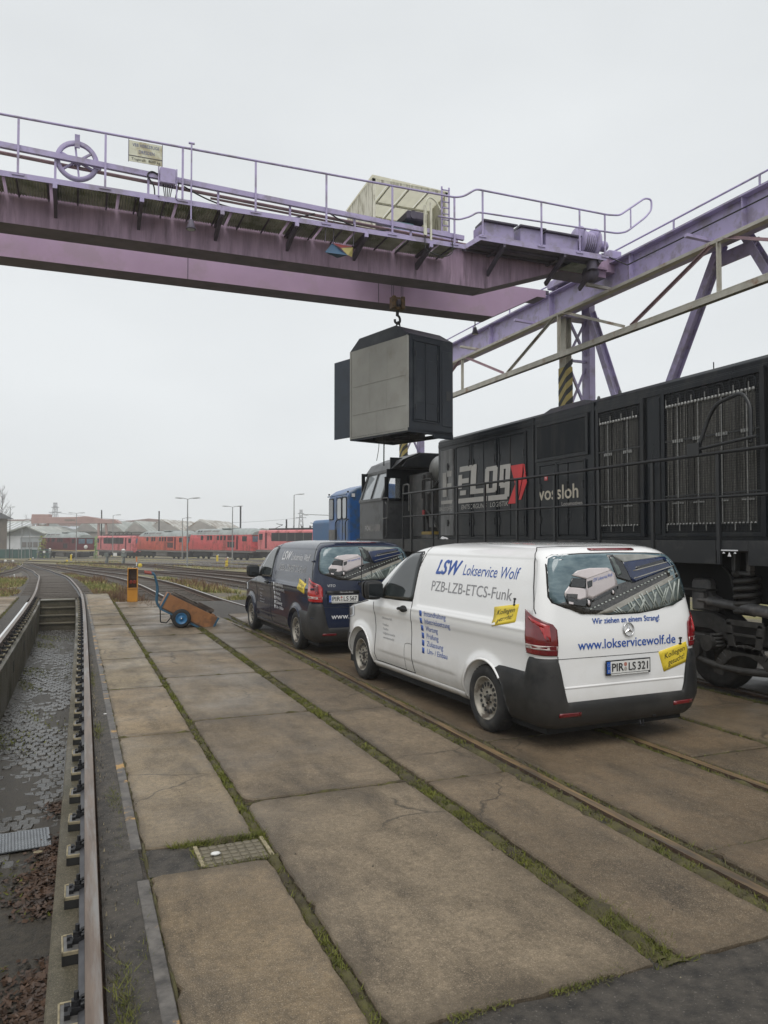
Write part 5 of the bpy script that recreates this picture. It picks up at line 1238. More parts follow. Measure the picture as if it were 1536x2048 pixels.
# ---- bogies
def bogie(yc):
    root = empty('bogie', L(8.72, yc, 0)); root.parent = loco
    def bm(fn, name, m, par=root, bevel=0, **k):
        mb = MB(); fn(mb); return mb.build(name, m, par, bevel, **k)
    for sx in (-1, 1):
        X = sx*1.05
        bm(lambda b: b.prism([(-1.75, .78), (-1.0, .78), (-.75, .66), (.75, .66), (1.0, .78), (1.75, .78), (1.75, .98), (1.0, 1.0), (.7, .90), (-.7, .90), (-1.0, 1.0), (-1.75, .98)], 'x', X-.06, X+.06), 'side_frame', 'bogie_grey', bevel=.015)
        for yw in (-1.2, 1.2):
            w_ = bm(lambda b: b.lathe([(0, -.07), (.16, -.09), (.20, -.06), (.38, -.05), (.43, -.07), (.50, -.07), (.50, .05), (.53, .07), (.53, .09), (.1, .09)], (sx*.75, yw, .5), 'x', 36) if sx < 0 else b.lathe([(0, .07), (.16, .09), (.20, .06), (.38, .05), (.43, .07), (.50, .07), (.50, -.05), (.53, -.07), (.53, -.09), (.1, -.09)], (sx*.75, yw, .5), 'x', 36), 'wheel', 'bogie_grey')
            bm(lambda b: (b.bb(X-.09+sx*.05, X+.09+sx*.05, yw-.17, yw+.17, .36, .72), b.cyl((X+sx*.14, yw, .52), (X+sx*.19, yw, .52), .13, 16)), 'axle_box', 'bogie_grey', bevel=.02)
            for dy in (-.30, .30): bm(lambda b: b.tube([(X+sx*.05+.075*cos(a), yw+dy+.075*sin(a), .56+.19*a/(2*pi*4)) for a in [i*.45 for i in range(56)]], .022, 6), 'axle_spring', 'bogie_grey')
        for dy in (-.42, .42): bm(lambda b: b.tube([(X+sx*.06+.13*cos(a), dy+.13*sin(a), 1.02+.50*a/(2*pi*5.5)) for a in [i*.4 for i in range(87)]], .033, 7), 'coil_spring', 'bogie_grey')
        bm(lambda b: b.bb(X-.12, X+.22*sx if sx > 0 else X+.12, -.62, -.22, 1.50, 1.56), 'spring_seat', 'loco_grey', bevel=.012)
        bm(lambda b: (b.bb(X-.05+sx*.12, X+.05+sx*.12, .28, .56, 1.50, 1.55), b.bb(X+sx*.12-.05, X+sx*.12+.05, .28, .34, 1.55, 1.78), b.bb(X+sx*.12-.05, X+sx*.12+.05, .50, .56, 1.55, 1.78), b.bb(X+sx*.12-.05, X+sx*.12+.05, .28, .56, 1.78, 1.82)), 'spring_seat', 'loco_grey', bevel=.012)
        bm(lambda b: (b.cyl((X+sx*.14, .95, 1.15), (X+sx*.14, .35, 1.11), .058, 16), b.cyl((X+sx*.14, .40, 1.112), (X+sx*.14, -.25, 1.06), .072, 16), b.cyl((X+sx*.14, 1.12, 1.16), (X+sx*.14, .9, 1.15), .028, 10), b.bb(X+sx*.10-.03, X+sx*.10+.03, 1.05, 1.2, 1.05, 1.25)), 'damper', 'loco_grey')
        bm(lambda b: b.prism([(1.0, 1.0), (1.38, 1.0), (1.38, 1.36), (1.34, 1.42), (1.08, 1.42), (1.05, 1.36), (1.05, 1.22), (.92, 1.18), (.92, 1.02)], 'x', X-.02, X+sx*.20 if sx > 0 else X+.10), 'sand_box', 'loco_grey', bevel=.02)
        bm(lambda b: b.bb(X-.13 if sx < 0 else X-.10, X+.10 if sx < 0 else X+.13, 1.0, 1.40, 1.27, 1.295), 'sand_box_band', 'bogie_grey')
        # guard-iron bracket: splayed yoke with a central opening
        def yoke(b):
            x = X+sx*.16; t = .03
            for a, c in (((.12, .92), (.18, .60)), ((.62, .92), (.56, .60))): b.beam((x, *a), (x, *c), .10, t, up=(1, 0, 0))
            for z in (.92, .78, .60): b.beam((x, .10, z), (x, .64, z), .07 if z != .78 else .03, t, up=(1, 0, 0))
            arc = [(x, .37+.42*cos(a), .26+.34*sin(a)) for a in [i*pi/12 for i in range(13)]]
            for p, q in zip(arc, arc[1:]): b.beam(p, q, .13, t, up=(1, 0, 0))
        bm(yoke, 'brake_yoke', 'bogie_grey', bevel=.004)
        bm(lambda b: (b.tube(bez([(X+sx*.1, 1.5, .62), (X+sx*.14, 1.1, .40), (X+sx*.14, .5, .34), (X+sx*.14, -.2, .40)]), .045, 8), b.cyl((X+sx*.05, .95, .62), (X+sx*.20, .95, .62), .10, 16)), 'brake_rod', 'bogie_grey')
        bm(lambda b: b.tube(bez([(X+sx*.05, .8, 1.60), (X+sx*.12, .62, 1.50), (X+sx*.12, .55, 1.25), (X, .58, 1.05)]), .018, 6), 'brake_hose', 'pad_rubber')
    for y in (-1.2, 1.2): bm(lambda b: b.cyl((-.8, y, .5), (.8, y, .5), .09, 12), 'axle', 'bogie_grey')
    bm(lambda b: b.bb(-.9, .9, -.4, .4, .6, 1.1), 'bolster', 'under_dark')
    return root
bogie(6.62); bogie(16.2)

# ================================================================ LIFTED HOOD MODULE hanging from the crane
mat('cut_face', (.33, .326, .30), (.275, .27, .247), rough=.6, metal=.1, scale=1.8, detail=7, c3=(.21, .195, .16), s3=1.6, lo3=.55, hi3=.8, bump=.1, bscale=10)
mat('module_blue', (.014, .019, .027), (.010, .013, .019), rough=.34, scale=1, spec=.3, rvar=.08, c3=(.035, .04, .045), s3=.9)
A0 = V((6.28, 14.22, 0)); ca = V((-.30, .954, 0)).normalized(); cb = V((.954, .30, 0)).normalized()
W_, D_ = 1.98, 1.27; ZB, ZT = 4.14, 6.10
mod = empty('hood_module', (A0.x, A0.y, 0), atan2(cb.y, cb.x), 'dark hood module with grey cut face and open flap, hanging from the crane hook', 'locomotive module')
# local axes: x along the dark door side, y along the grey cut face
def mm_(fn, name, m, par=mod, bevel=0, **k):
    mb = MB(); fn(mb); return mb.build(name, m, par, bevel, **k)
t_ = .04
mm_(lambda b: (b.bb(0, t_, .02, W_-.02, ZB, ZT),), 'cut_panel', 'cut_face', bevel=.006)
for y in (.02, W_-.06): mm_(lambda b: b.bb(-.012, .004, y, y+.045, ZB, ZT), 'panel_edge', 'cut_face')
mm_(lambda b: b.bb(-.010, .003, .02, W_-.02, ZB, ZB+.03), 'panel_edge', 'cut_face')
for z, y0, y1 in ((5.28, .10, 1.86), (4.66, .10, 1.86)): mm_(lambda b: b.bb(-.007, .003, y0, y1, z, z+.022), 'panel_rib', 'cut_face', bevel=.003)
for y, z0, z1 in ((.70, 4.70, 5.26), (1.26, 4.70, 5.26), (.66, 5.32, 5.95), (1.26, 5.32, 5.95), (.75, 4.2, 4.64), (1.02, 4.2, 4.64)): mm_(lambda b: b.bb(-.006, .003, y, y+.018, z0, z1), 'panel_rib', 'cut_face', bevel=.003)
mm_(lambda b: (b.bb(t_, D_, 0, t_, ZB, ZT), b.bb(t_, D_, W_-t_, W_, ZB+.04, ZT), b.bb(D_-t_, D_, t_, W_-t_, ZB+.1, ZT)), 'module_wall', 'module_blue', bevel=.006)
mm_(lambda b: b.prism([(0, ZT), (W_, ZT), (W_-.34, ZT+.24), (.40, ZT+.27), (0, ZT+.03)], 'x', 0, D_), 'module_roof', 'module_blue', bevel=.004)
# doors on the dark side
for x0, x1, z0, z1 in ((.16, .44, ZB+.24, ZT-.12), (.46, .80, ZB+.24, ZT-.12)):
    dd = mm_(lambda b: b.bb(x0+.006, x1-.006, -.018, .002, z0, z1), 'module_door', 'module_blue', bevel=.008)
    mm_(lambda b: b.bb(x0+.05, x0+.25, -.024, -.016, z0+.35, z1-.35), 'door_panel', 'module_blue', dd, .006)
    for z in (z0+.2, z1-.3): mm_(lambda b: b.cyl((x1-.012 if x0 > .4 else x0+.02, -.03, z), (x1-.012 if x0 > .4 else x0+.02, -.03, z+.10), .012, 8), 'hinge', 'black_rail', dd)
mm_(lambda b: [b.bb(x, x+.02, -.022, .002, ZB+.2, ZT-.08) for x in (.13, .80, .86)]+[b.bb(.13, .88, -.022, .002, z, z+.02) for z in (ZB+.2, ZT-.1)], 'door_frame', 'module_blue')
mm_(lambda b: b.bb(.94, 1.22, -.014, .002, ZB+.16, ZT-.2), 'side_panel', 'module_blue', bevel=.006)
mm_(lambda b: b.bb(1.05, 1.18, -.020, .002, ZB+.72, ZB+.92), 'latch_recess', 'print_black')
mm_(lambda b: b.bb(.70, 1.27, .0, .04, ZB-.10, ZB+.01), 'lower_lip', 'module_blue')
# bottom frame, open to below
mm_(lambda b: (b.bb(0, D_, 0, .10, ZB-.03, ZB+.06), b.bb(0, D_, W_-.10, W_, ZB-.03, ZB+.06), b.bb(0, .08, .1, W_-.1, ZB-.032, ZB+.05), b.bb(D_-.08, D_, .1, W_-.1, ZB-.03, ZB+.05), b.bb(.6, .68, .1, W_-.1, ZB+.02, ZB+.10)), 'floor_frame', 'module_blue', bevel=.006)
mm_(lambda b: (b.bb(.45, .75, 1.3, 1.6, ZB-.05, ZB+.3), b.bb(1.0, 1.2, .8, 1.1, ZB-.02, ZB+.3), b.bb(.75, 1.25, 1.25, 1.75, ZB+.0, ZB+.25)), 'equipment_frame', 'bogie_grey', bevel=.01)
# open flap on the far corner
mm_(lambda b: b.bb(.0, .03, W_, W_+.60, ZB+.05, ZT-.14), 'open_flap', mat('flap_blue', (.022, .034, .055), (.016, .025, .04), rough=.35, spec=.3), bevel=.008)
# loose cables and the lifting eyes
mm_(lambda b: (b.tube(bez([(.35, 1.2, ZB+.1), (.36, 1.22, ZB-.3), (.34, 1.2, ZB-.62)]), .014, 6), b.tube(bez([(.32, 1.35, ZB+.1), (.33, 1.36, ZB-.2), (.30, 1.40, ZB-.5)]), .007, 6)), 'loose_cable', 'pad_rubber')
cx_, cy_ = D_/2-.0, W_/2-.06
mm_(lambda b: [b.tube([(cx_+dx+.05*cos(a), cy_, ZT+.30+.06*sin(a)) for a in [i*pi/10 for i in range(-2, 13)]], .012, 6) for dx in (-.09, .09)], 'lifting_eye', 'clip_iron')

# ================================================================ BLUE SHUNTER
mat('blue_paint', (.026, .115, .33), (.02, .09, .26), rough=.38, scale=1.4, coat=.25, c3=(.05, .09, .15), s3=2.2)
mat('blue_pale', (.05, .14, .29), (.04, .11, .24), rough=.42, scale=2)
blue = empty('blue_shunter', (8.72, 23, 0), 0, 'small bright blue shunting locomotive behind the black one', 'locomotive')
def bl(fn, name, m, par=blue, bevel=0, **k):
    mb = MB(); fn(mb); mb.xf(M4.Translation((-8.72, -23, 0))); return mb.build(name, m, par, bevel, **k)
def cabshape(b):
    prf = [(7.5, 1.75), (7.5, 3.18), (7.56, 3.30), (7.75, 3.42), (8.2, 3.56), (8.72, 3.6), (9.24, 3.56), (9.69, 3.42), (9.88, 3.30), (9.94, 3.18), (9.94, 1.75)]
    b.prism(prf, 'y', 21.36, 23.26)
bcab = bl(cabshape, 'cab', 'blue_paint', bevel=.06, seg=3)
bl(lambda b: b.prism([(7.52, 1.75), (7.52, 2.46), (7.60, 2.54), (9.84, 2.54), (9.92, 2.46), (9.92, 1.75)], 'y', 23.2, 25.1), 'engine_hood', 'blue_pale', bevel=.04, seg=2)
bl(lambda b: b.prism([(7.9, 2.5), (7.95, 2.85), (9.5, 2.85), (9.5, 2.5)], 'y', 23.2, 23.9), 'hood_step', 'blue_pale', bevel=.03)
bl(lambda b: b.bb(7.46, 9.98, 20.6, 25.6, 1.1, 1.76), 'frame', 'blue_paint', bevel=.02)
def rwin(y0, y1, z0, z1, x=7.49):
    r_ = .07; return [(y0+r_, z0), (y1-r_, z0), (y1-.02, z0+.02), (y1, z0+r_), (y1, z1-r_), (y1-.02, z1-.02), (y1-r_, z1), (y0+r_, z1), (y0+.02, z1-.02), (y0, z1-r_), (y0, z0+r_), (y0+.02, z0+.02)]
for k, (y0, y1) in enumerate(((21.52, 21.82), (21.98, 22.32), (22.75, 23.15))):
    w_ = bl(lambda b: b.prism(rwin(y0-.03, y1+.03, 2.50, 3.17), 'x', 7.483, 7.51), 'window_seal', 'pad_rubber', bcab)
    bl(lambda b: b.prism(rwin(y0, y1, 2.53, 3.14), 'x', 7.476, 7.50), 'window', 'cab_glass' if k < 2 else 'dark_glass', bcab)
w_ = bl(lambda b: b.prism([(x-.0, z) for x, z in rwin(7.86, 8.40, 2.50, 3.10)], 'y', 21.345, 21.37), 'window_seal', 'pad_rubber', bcab)
bl(lambda b: b.prism(rwin(7.90, 8.36, 2.54, 3.06), 'y', 21.338, 21.36), 'window', 'cab_glass', bcab)
w_ = bl(lambda b: b.prism(rwin(9.0, 9.55, 2.50, 3.10), 'y', 21.345, 21.37), 'window_seal', 'pad_rubber', bcab)
bl(lambda b: (b.bb(7.488, 7.50, 22.42, 22.432, 1.78, 3.2), b.bb(7.488, 7.50, 21.9, 21.91, 1.78, 3.2)), 'door_gap', 'gap_dark', bcab)
for y in (21.46, 22.40): bl(lambda b: b.tube(fillet([(7.49, y, 1.80), (7.44, y, 1.86), (7.44, y, 2.40), (7.44, y-.12, 2.48), (7.49, y-.16, 2.50)], .06), .016, 8), 'grab_rail', 'black_rail', bcab)
bl(lambda b: b.tube([(7.46, 21.4, 3.24), (7.46, 23.2, 3.24)], .02, 6), 'rain_gutter', 'blue_paint', bcab)
bl(lambda b: b.bb(7.487, 7.50, 22.45, 23.2, 1.78, 2.2), 'battery_grille', 'loco_grey', bcab)
bl(lambda b: b.bb(7.60, 7.70, 21.345, 21.36, 3.16, 3.26), 'notice_plate', 'print_white', bcab)
for y in (21.4, 23.2): bl(lambda b: b.lathe([(0, 0), (.03, .01), (.03, .05), (0, .06)], (7.5, y, 3.28), 'z', 8), 'horn', 'black_rail', bcab)
for sx in (-1, 1):
    for y in (21.6, 24.5): bl(lambda b: b.lathe([(0, -.06), (.4, -.06), (.47, -.06), (.47, .06), (.1, .06)], (8.72+sx*.75, y, .5), 'x', 28), 'wheel', 'bogie_grey')
bl(lambda b: b.bb(7.9, 9.5, 20.8, 25.4, .5, 1.1), 'underframe', 'under_dark')
# ================================================================ GANTRY CRANE
mat('lilac', (.44, .385, .60), (.38, .33, .53), rough=.48, scale=2.5, c3=(.30, .265, .36), s3=3)
mat('lilac_pink', (.50, .355, .51), (.45, .32, .46), rough=.5, scale=1.2, c3=(.43, .32, .42), s3=1.4)
mat('lilac_dirty', (.44, .31, .43), (.30, .21, .295), rough=.6, scale=2.0, detail=8, stretch=(5, 1, .55), c3=(.15, .105, .14), s3=1.6, lo3=.52, hi3=.72)
mat('girder_under', (.21, .185, .235), (.15, .135, .175), rough=.7, scale=3)  # darker lilac for faces seen from below, their shade put into the colour
mat('walk_tin', (.55, .58, .53), (.34, .37, .32), rough=.55, scale=4, c3=(.2, .24, .16), s3=3)
mat('conduit', (.36, .23, .25), (.25, .17, .2), rough=.5, scale=4)
mat('dark_bracket', (.115, .10, .14), (.075, .066, .09), rough=.6, scale=5)
mat('cream_paint', (.70, .69, .58), (.62, .61, .50), rough=.6, scale=2, stretch=(6, 6, 1), c3=(.34, .32, .24), s3=2.5)
mat('rusty_cream', (.52, .50, .44), (.40, .385, .33), rough=.65, scale=3, c3=(.24, .13, .075), s3=2.6, lo3=.54, hi3=.72)
mat('teal_motor', (.05, .13, .16), (.035, .09, .11), rough=.45, scale=4)
mat('hook_ochre', (.17, .10, .035), (.09, .055, .025), rough=.6, scale=8, c3=(.05, .035, .02), s3=7)
mat('cable_black', (.018, .018, .02), rough=.5)
mat('sign_cream', (.66, .66, .54), (.6, .6, .48), rough=.5, scale=3, c3=(.42, .38, .25), s3=4)
mat('sign_blue', (.10, .12, .30), rough=.5)
mat('hazard_yellow', (.45, .35, .10), (.34, .26, .08), rough=.6, scale=5)
mat('hazard_black', (.02, .02, .02), rough=.6)
mat('tri_blue', (.03, .09, .17), rough=.5); mat('tri_red', (.26, .05, .05), rough=.5); mat('tri_yellow', (.40, .34, .12), rough=.5)
crane = empty('bridge_crane', (0, 15.33, 7.2), 0, 'lilac travelling bridge crane with railed walkway and cream trolley house', 'crane')
def cr_(fn, name, m, par=crane, bevel=0, **k):
    mb = MB(); fn(mb); mb.xf(M4.Translation((0, -15.33, -7.2))); return mb.build(name, m, par, bevel, **k)
XL = -9.5; GB, GT = 7.25, 8.06
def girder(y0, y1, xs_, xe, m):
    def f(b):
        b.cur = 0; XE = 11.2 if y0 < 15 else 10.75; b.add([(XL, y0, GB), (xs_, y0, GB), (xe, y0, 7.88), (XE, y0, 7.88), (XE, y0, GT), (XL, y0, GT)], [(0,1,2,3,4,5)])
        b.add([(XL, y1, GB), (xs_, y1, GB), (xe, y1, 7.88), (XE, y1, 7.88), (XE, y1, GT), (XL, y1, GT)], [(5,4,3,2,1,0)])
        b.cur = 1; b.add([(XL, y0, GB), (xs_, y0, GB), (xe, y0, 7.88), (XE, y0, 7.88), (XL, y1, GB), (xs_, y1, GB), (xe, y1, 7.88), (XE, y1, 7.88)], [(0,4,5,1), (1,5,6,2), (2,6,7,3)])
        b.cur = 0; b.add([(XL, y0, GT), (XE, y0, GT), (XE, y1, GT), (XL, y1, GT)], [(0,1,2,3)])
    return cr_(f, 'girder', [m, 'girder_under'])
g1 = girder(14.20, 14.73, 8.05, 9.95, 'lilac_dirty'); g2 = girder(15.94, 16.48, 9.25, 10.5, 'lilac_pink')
for x in (2.1, 6.3, -2.4): cr_(lambda b: b.bb(x, x+.012, 15.932, 15.942, GB, GT), 'plate_seam', 'dark_bracket', g2)
cr_(lambda b: b.bb(XL, 11.2, 14.12, 14.20, GT-.02, GT+.03), 'top_flange', 'lilac_dirty', g1)
for y in (14.45, 16.2): cr_(lambda b: b.bb(XL, 11.0, y-.03, y+.03, GT, GT+.09), 'trolley_rail', 'dark_bracket')
# end carriage on the runway
cr_(lambda b: (b.bb(11.30, 11.66, 14.2, 16.7, 8.36, 8.56), [b.cyl((11.38, y, 8.44), (11.62, y, 8.44), .12, 20) for y in (14.5, 16.4)]), 'end_carriage', 'lilac', bevel=.02)
for y in (14.25,): cr_(lambda b: b.bb(10.4, 11.5, y, y+.45, 8.05, 8.37), 'carriage_seat', 'lilac_dirty')
# walkway along the near girder
WY0, WY1, WZ_ = 13.5, 14.2, 7.80
cr_(lambda b: (b.bb(XL, 7.20, WY0-.012, WY0, 7.735, 7.825), b.add([(7.20, WY0-.012, 7.735), (7.20, WY0-.012, 7.825), (7.56, WY0-.012, 8.09), (7.56, WY0-.012, 7.97), (7.20, WY0, 7.735), (7.20, WY0, 7.825), (7.56, WY0, 8.09), (7.56, WY0, 7.97)], [(0,1,2,3), (7,6,5,4), (0,4,5,1), (1,5,6,2), (2,6,7,3), (3,7,4,0)]), b.bb(7.56, 10.66, WY0-.012, WY0, 7.97, 8.09)), 'walkway_fascia', 'lilac')
x = XL; k_ = 0
while x < 7.0:                                                     # corrugated tin sheets seen from below
    x1 = min(x+random.choice([.64, .7, .95, 1.05]), 7.05)
    def tin(b):
        n = max(2, int((x1-x-.05)/.0225))
        b.grid(lambda u, v: (lerp(x+.02, x1-.03, u), lerp(WY0+.01, WY1-.02, v), WZ_-.05+.014*((int(round(u*n)) % 2)*2-1)), n, 1, False)
    cr_(tin, 'walkway_sheet', 'walk_tin'); x = x1
for i in range(int((7.0-XL)/1.34)+1):
    xb = 6.45-1.36*i
    cr_(lambda b: (b.beam((xb, WY0+.02, 7.70), (xb, WY1+.01, 7.50), .055, .12), b.bb(xb-.03, xb+.03, WY0+.01, WY1, 7.69, 7.735)), 'walkway_bracket', 'dark_bracket')
    cr_(lambda b: b.bb(xb-.035, xb+.035, WY0-.03, WY0+.02, 7.66, 7.74), 'bracket_end', 'lilac')
for i in range(int((7.0-XL)/.46)): 
    xb = 6.9-.46*i; cr_(lambda b: b.bb(xb-.012, xb+.012, WY0+.02, WY1, 7.715, 7.735), 'sheet_bearer', 'dark_bracket')
# raised end platform
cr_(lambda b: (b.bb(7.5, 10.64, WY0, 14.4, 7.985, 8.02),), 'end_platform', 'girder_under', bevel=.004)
for x, dz in ((8.12, 0), (9.6, 0), (10.5, 0)): cr_(lambda b: (b.beam((x, WY0+.02, 7.95), (x, 14.25, 7.55), .05, .10), b.bb(x-.03, x+.03, WY0, 14.3, 7.93, 7.985)), 'walkway_bracket', 'dark_bracket')
for y in (13.75, 14.05): cr_(lambda b: b.bb(7.5, 10.6, y-.02, y+.02, 7.93, 7.985), 'platform_joist', 'dark_bracket')
cr_(lambda b: b.grid(lambda u, v: (lerp(9.9, 10.6, u), lerp(13.7, 14.2, v), 7.90+.012*((int(round(u*30)) % 2)*2-1)), 30, 1, False), 'platform_tin', 'walk_tin')
# handrail
rail_pts = [(XL, 8.71), (6.98, 8.74), (7.18, 8.80), (7.45, 8.99), (7.62, 8.99), (10.70, 8.98), (11.02, 9.02), (11.72, 9.52), (11.90, 9.52), (11.90, 9.28), (11.72, 9.08), (11.2, 8.68), (10.95, 8.61), (10.65, 8.60)]
cr_(lambda b: b.tube(fillet([(x, WY0-.02, z) for x, z in rail_pts], .10, 5), .021, 8), 'handrail', 'lilac')
cr_(lambda b: b.tube(fillet([(6.6, WY0-.02, 8.30), (7.05, WY0-.02, 8.30), (7.30, WY0-.02, 8.40), (7.48, WY0-.02, 8.52), (7.62, WY0-.02, 8.53), (10.65, WY0-.02, 8.60)], .08, 5), .019, 8), 'handrail', 'lilac')
for x, z0, z1 in [(-6.2+1.32*i-.0, 7.80, 8.71) for i in range(-2, 4)] + [(-.90, 7.80, 8.71), (.42, 7.80, 8.71), (1.68, 7.80, 8.71), (2.96, 7.80, 8.71), (4.29, 7.80, 8.72), (5.62, 7.80, 8.73), (6.96, 7.80, 8.74), (7.60, 8.05, 8.99), (9.0, 8.05, 8.98), (9.96, 8.05, 8.98), (10.62, 8.05, 8.98)]:
    if x > -.95 or x < -2: cr_(lambda b: (b.beam((x, WY0-.02, z0), (x, WY0-.02, z1), .035, .02, up=(0, 1, 0)), b.bb(x-.09, x+.09, WY0-.03, WY0+.04, z0-.02, z0+.015)), 'handrail_post', 'lilac')
cr_(lambda b: b.cyl((11.32, WY0-.02, 8.76), (11.32, WY0-.02, 9.2), .016, 8), 'handrail_post', 'lilac')
# the lilac conductor channel and the conduit behind it
cr_(lambda b: (b.beam((XL, 13.55, 8.40), (-1.2, 13.55, 8.26), .07, .09), b.beam((-1.2, 13.55, 8.26), (7.2, 13.55, 7.97), .07, .09)), 'cable_channel', 'lilac')
cr_(lambda b: (b.tube([(XL, 13.68, 8.36), (-1.2, 13.68, 8.19), (2.2, 13.68, 8.07), (7.4, 13.68, 7.90)], .032, 8)), 'conduit', 'conduit')
cr_(lambda b: b.tube([(2.2, 13.74, 8.03), (7.4, 13.74, 7.86)], .022, 8), 'conduit', 'conduit')
for x in (-.35, 1.12, 2.31, 3.62, 4.88, 6.05): cr_(lambda b: b.bb(x-.018, x+.018, 13.56, 13.60, 7.80, 8.30-.034*(x+1.2)), 'channel_stay', 'lilac')
# hand wheel with six spokes
cw = (-.02, 13.62, 8.23)
whl = cr_(lambda b: b.lathe([(.27, -.035), (.33, -.045), (.345, 0), (.33, .045), (.27, .035), (.26, 0), (.27, -.035)], cw, 'y', 36), 'rope_wheel', 'lilac')
cr_(lambda b: (b.lathe([(0, -.06), (.06, -.06), (.07, .05), (0, .06)], cw, 'y', 16), [b.beam((cw[0]+.05*cos(a), cw[1], cw[2]+.05*sin(a)), (cw[0]+.28*cos(a), cw[1], cw[2]+.28*sin(a)), .03, .045, up=(0, 1, 0)) for a in [pi/2+i*pi/3+.12 for i in range(6)]]), 'wheel_spokes', 'lilac', whl)
cr_(lambda b: (b.bb(-.06, .02, 13.56, 13.59, 8.44, 8.66), b.beam((.0, 13.57, 8.24), (.36, 13.57, 8.14), .02, .05)), 'wheel_stay', 'lilac', whl)
# maker's sign on the rail
sg_ = cr_(lambda b: b.bb(.79, 1.33, WY0-.045, WY0-.035, 8.32, 8.675), 'maker_sign', 'sign_cream')
cr_(lambda b: (b.bb(.78, .79, WY0-.05, WY0-.03, 8.31, 8.69), b.bb(1.33, 1.34, WY0-.05, WY0-.03, 8.29, 8.69), b.bb(.78, 1.34, WY0-.052, WY0-.044, 8.415, 8.423)), 'sign_frame', 'dark_bracket', sg_)
def sgt(s, x0, z0, w_, size, m):
    mb = MB(); text_on(mb, s, lambda u, v: (x0+u, WY0-.049-15.33, z0+v-7.2), width=w_, size=size); mb.build('sign_lettering', m, sg_)
sgt('VEB HEBEZEUGE', .845, 8.585, .44, .075, 'sign_blue'); sgt('DRESDEN', .945, 8.475, .26, .08, 'sign_blue'); sgt('Tragkraft:  8000 kg', .83, 8.345, .47, .062, 'print_black')
# switch box, lamps on stalks, cables
bx_ = cr_(lambda b: (b.bb(1.30, 1.56, 13.42, 13.58, 8.03, 8.30),), 'switch_box', 'lilac', bevel=.012)
for x in (1.27, 1.57): cr_(lambda b: b.bb(x, x+.02, 13.46, 13.50, 7.8, 8.32), 'box_stand', 'lilac', bx_)
cr_(lambda b: [b.tube(bez([(1.36+.04*i, 13.5, 8.03), (1.37+.03*i, 13.5, 7.92), (1.40+.015*i, 13.5, 7.72)]), .008, 5) for i in range(5)]+[b.tube(bez([(1.30, 13.5, 8.18), (1.17, 13.5, 8.22), (1.10, 13.5, 8.14), (1.2, 13.5, 7.98), (1.22, 13.5, 7.82)]), .013, 6), b.tube(bez([(1.62, 13.5, 8.10), (1.58, 13.5, 7.9), (1.56, 13.5, 7.8)]), .013, 6)], 'box_cable', 'cable_black', bx_)
def stalk_lamp(x, y, z0, z1, top=True):
    r = empty('floodlight', (x, y, z0))
    mb = MB(); mb.cyl((0, 0, .05), (0, 0, z1-z0), .014, 8)
    if top: mb.tube([(-.05, 0, z1-z0), (.05, 0, z1-z0)], .02, 6)
    mb.build('stalk', 'lilac' if top else 'dark_bracket', r)
    mb = MB(); mb.lathe([(0, .10), (.04, .09), (.055, .02), (.085, -.06), (.08, -.075), (0, -.07)], (0, 0, 0), 'z', 16); mb.build('lamp_head', 'dark_bracket', r)
    mb = MB(); mb.lathe([(0, -.078), (.07, -.078)], (0, 0, 0), 'z', 16); mb.build('lamp_glass', 'cab_glass', r)
    return r
tag(stalk_lamp(1.82, 13.42, 7.36, 8.80), 'dark floodlight on a lilac stalk below the walkway', 'floodlight')
tag(stalk_lamp(9.13, 16.6, 7.05, 7.30, False), 'dark floodlight under the far end of the bridge crane', 'floodlight')
fest = []
for (x0, z0), (x1, z1) in (((1.72, 8.10), (2.55, 7.86)), ((2.55, 7.86), (4.1, 8.0)), ((4.30, 8.10), (5.6, 7.92))):
    fest.append([(lerp(x0, x1, t), 13.60, lerp(z0, z1, t)-.14*4*t*(1-t)*(.3 if x0 < 2 else 1)) for t in [i/12 for i in range(13)]])
cr_(lambda b: [b.tube(p, .013, 6) for p in fest], 'festoon_cable', 'cable_black')
# coloured direction pyramid below the walkway
tp = [(4.28, 13.45, 7.27), (4.44, 13.75, 7.49), (4.86, 13.75, 7.485), (4.70, 13.45, 7.28)]
py_ = empty('direction_sign', (4.5, 13.6, 7.3), 0, 'hanging blue, red and yellow direction sign below the walkway', 'sign')
def tpm(fn, nm, m):
    mb = MB(); fn(mb); mb.xf(M4.Translation((-4.5, -13.6, -7.3))); mb.build(nm, m, py_)
tpm(lambda b: b.add([(4.27, 13.5, 7.26), (4.45, 13.62, 7.50), (4.72, 13.5, 7.265), (4.58, 13.7, 7.26)], [(0,2,1), (0,1,3), (1,2,3), (0,3,2)]), 'blue_face', 'tri_blue')
tpm(lambda b: b.add([(4.452, 13.618, 7.502), (4.87, 13.62, 7.49), (4.58, 13.5, 7.39)], [(0,1,2)]), 'red_face', 'tri_red')
tpm(lambda b: b.add([(4.725, 13.505, 7.268), (4.585, 13.505, 7.385), (4.875, 13.63, 7.485), (4.84, 13.6, 7.28)], [(0,1,2,3)]), 'yellow_face', 'tri_yellow')
for x in (4.30, 4.46, 4.86): tpm(lambda b: b.cyl((x, 13.58, 7.48), (x, 13.55, 7.9), .009, 6), 'hanger', 'dark_bracket')
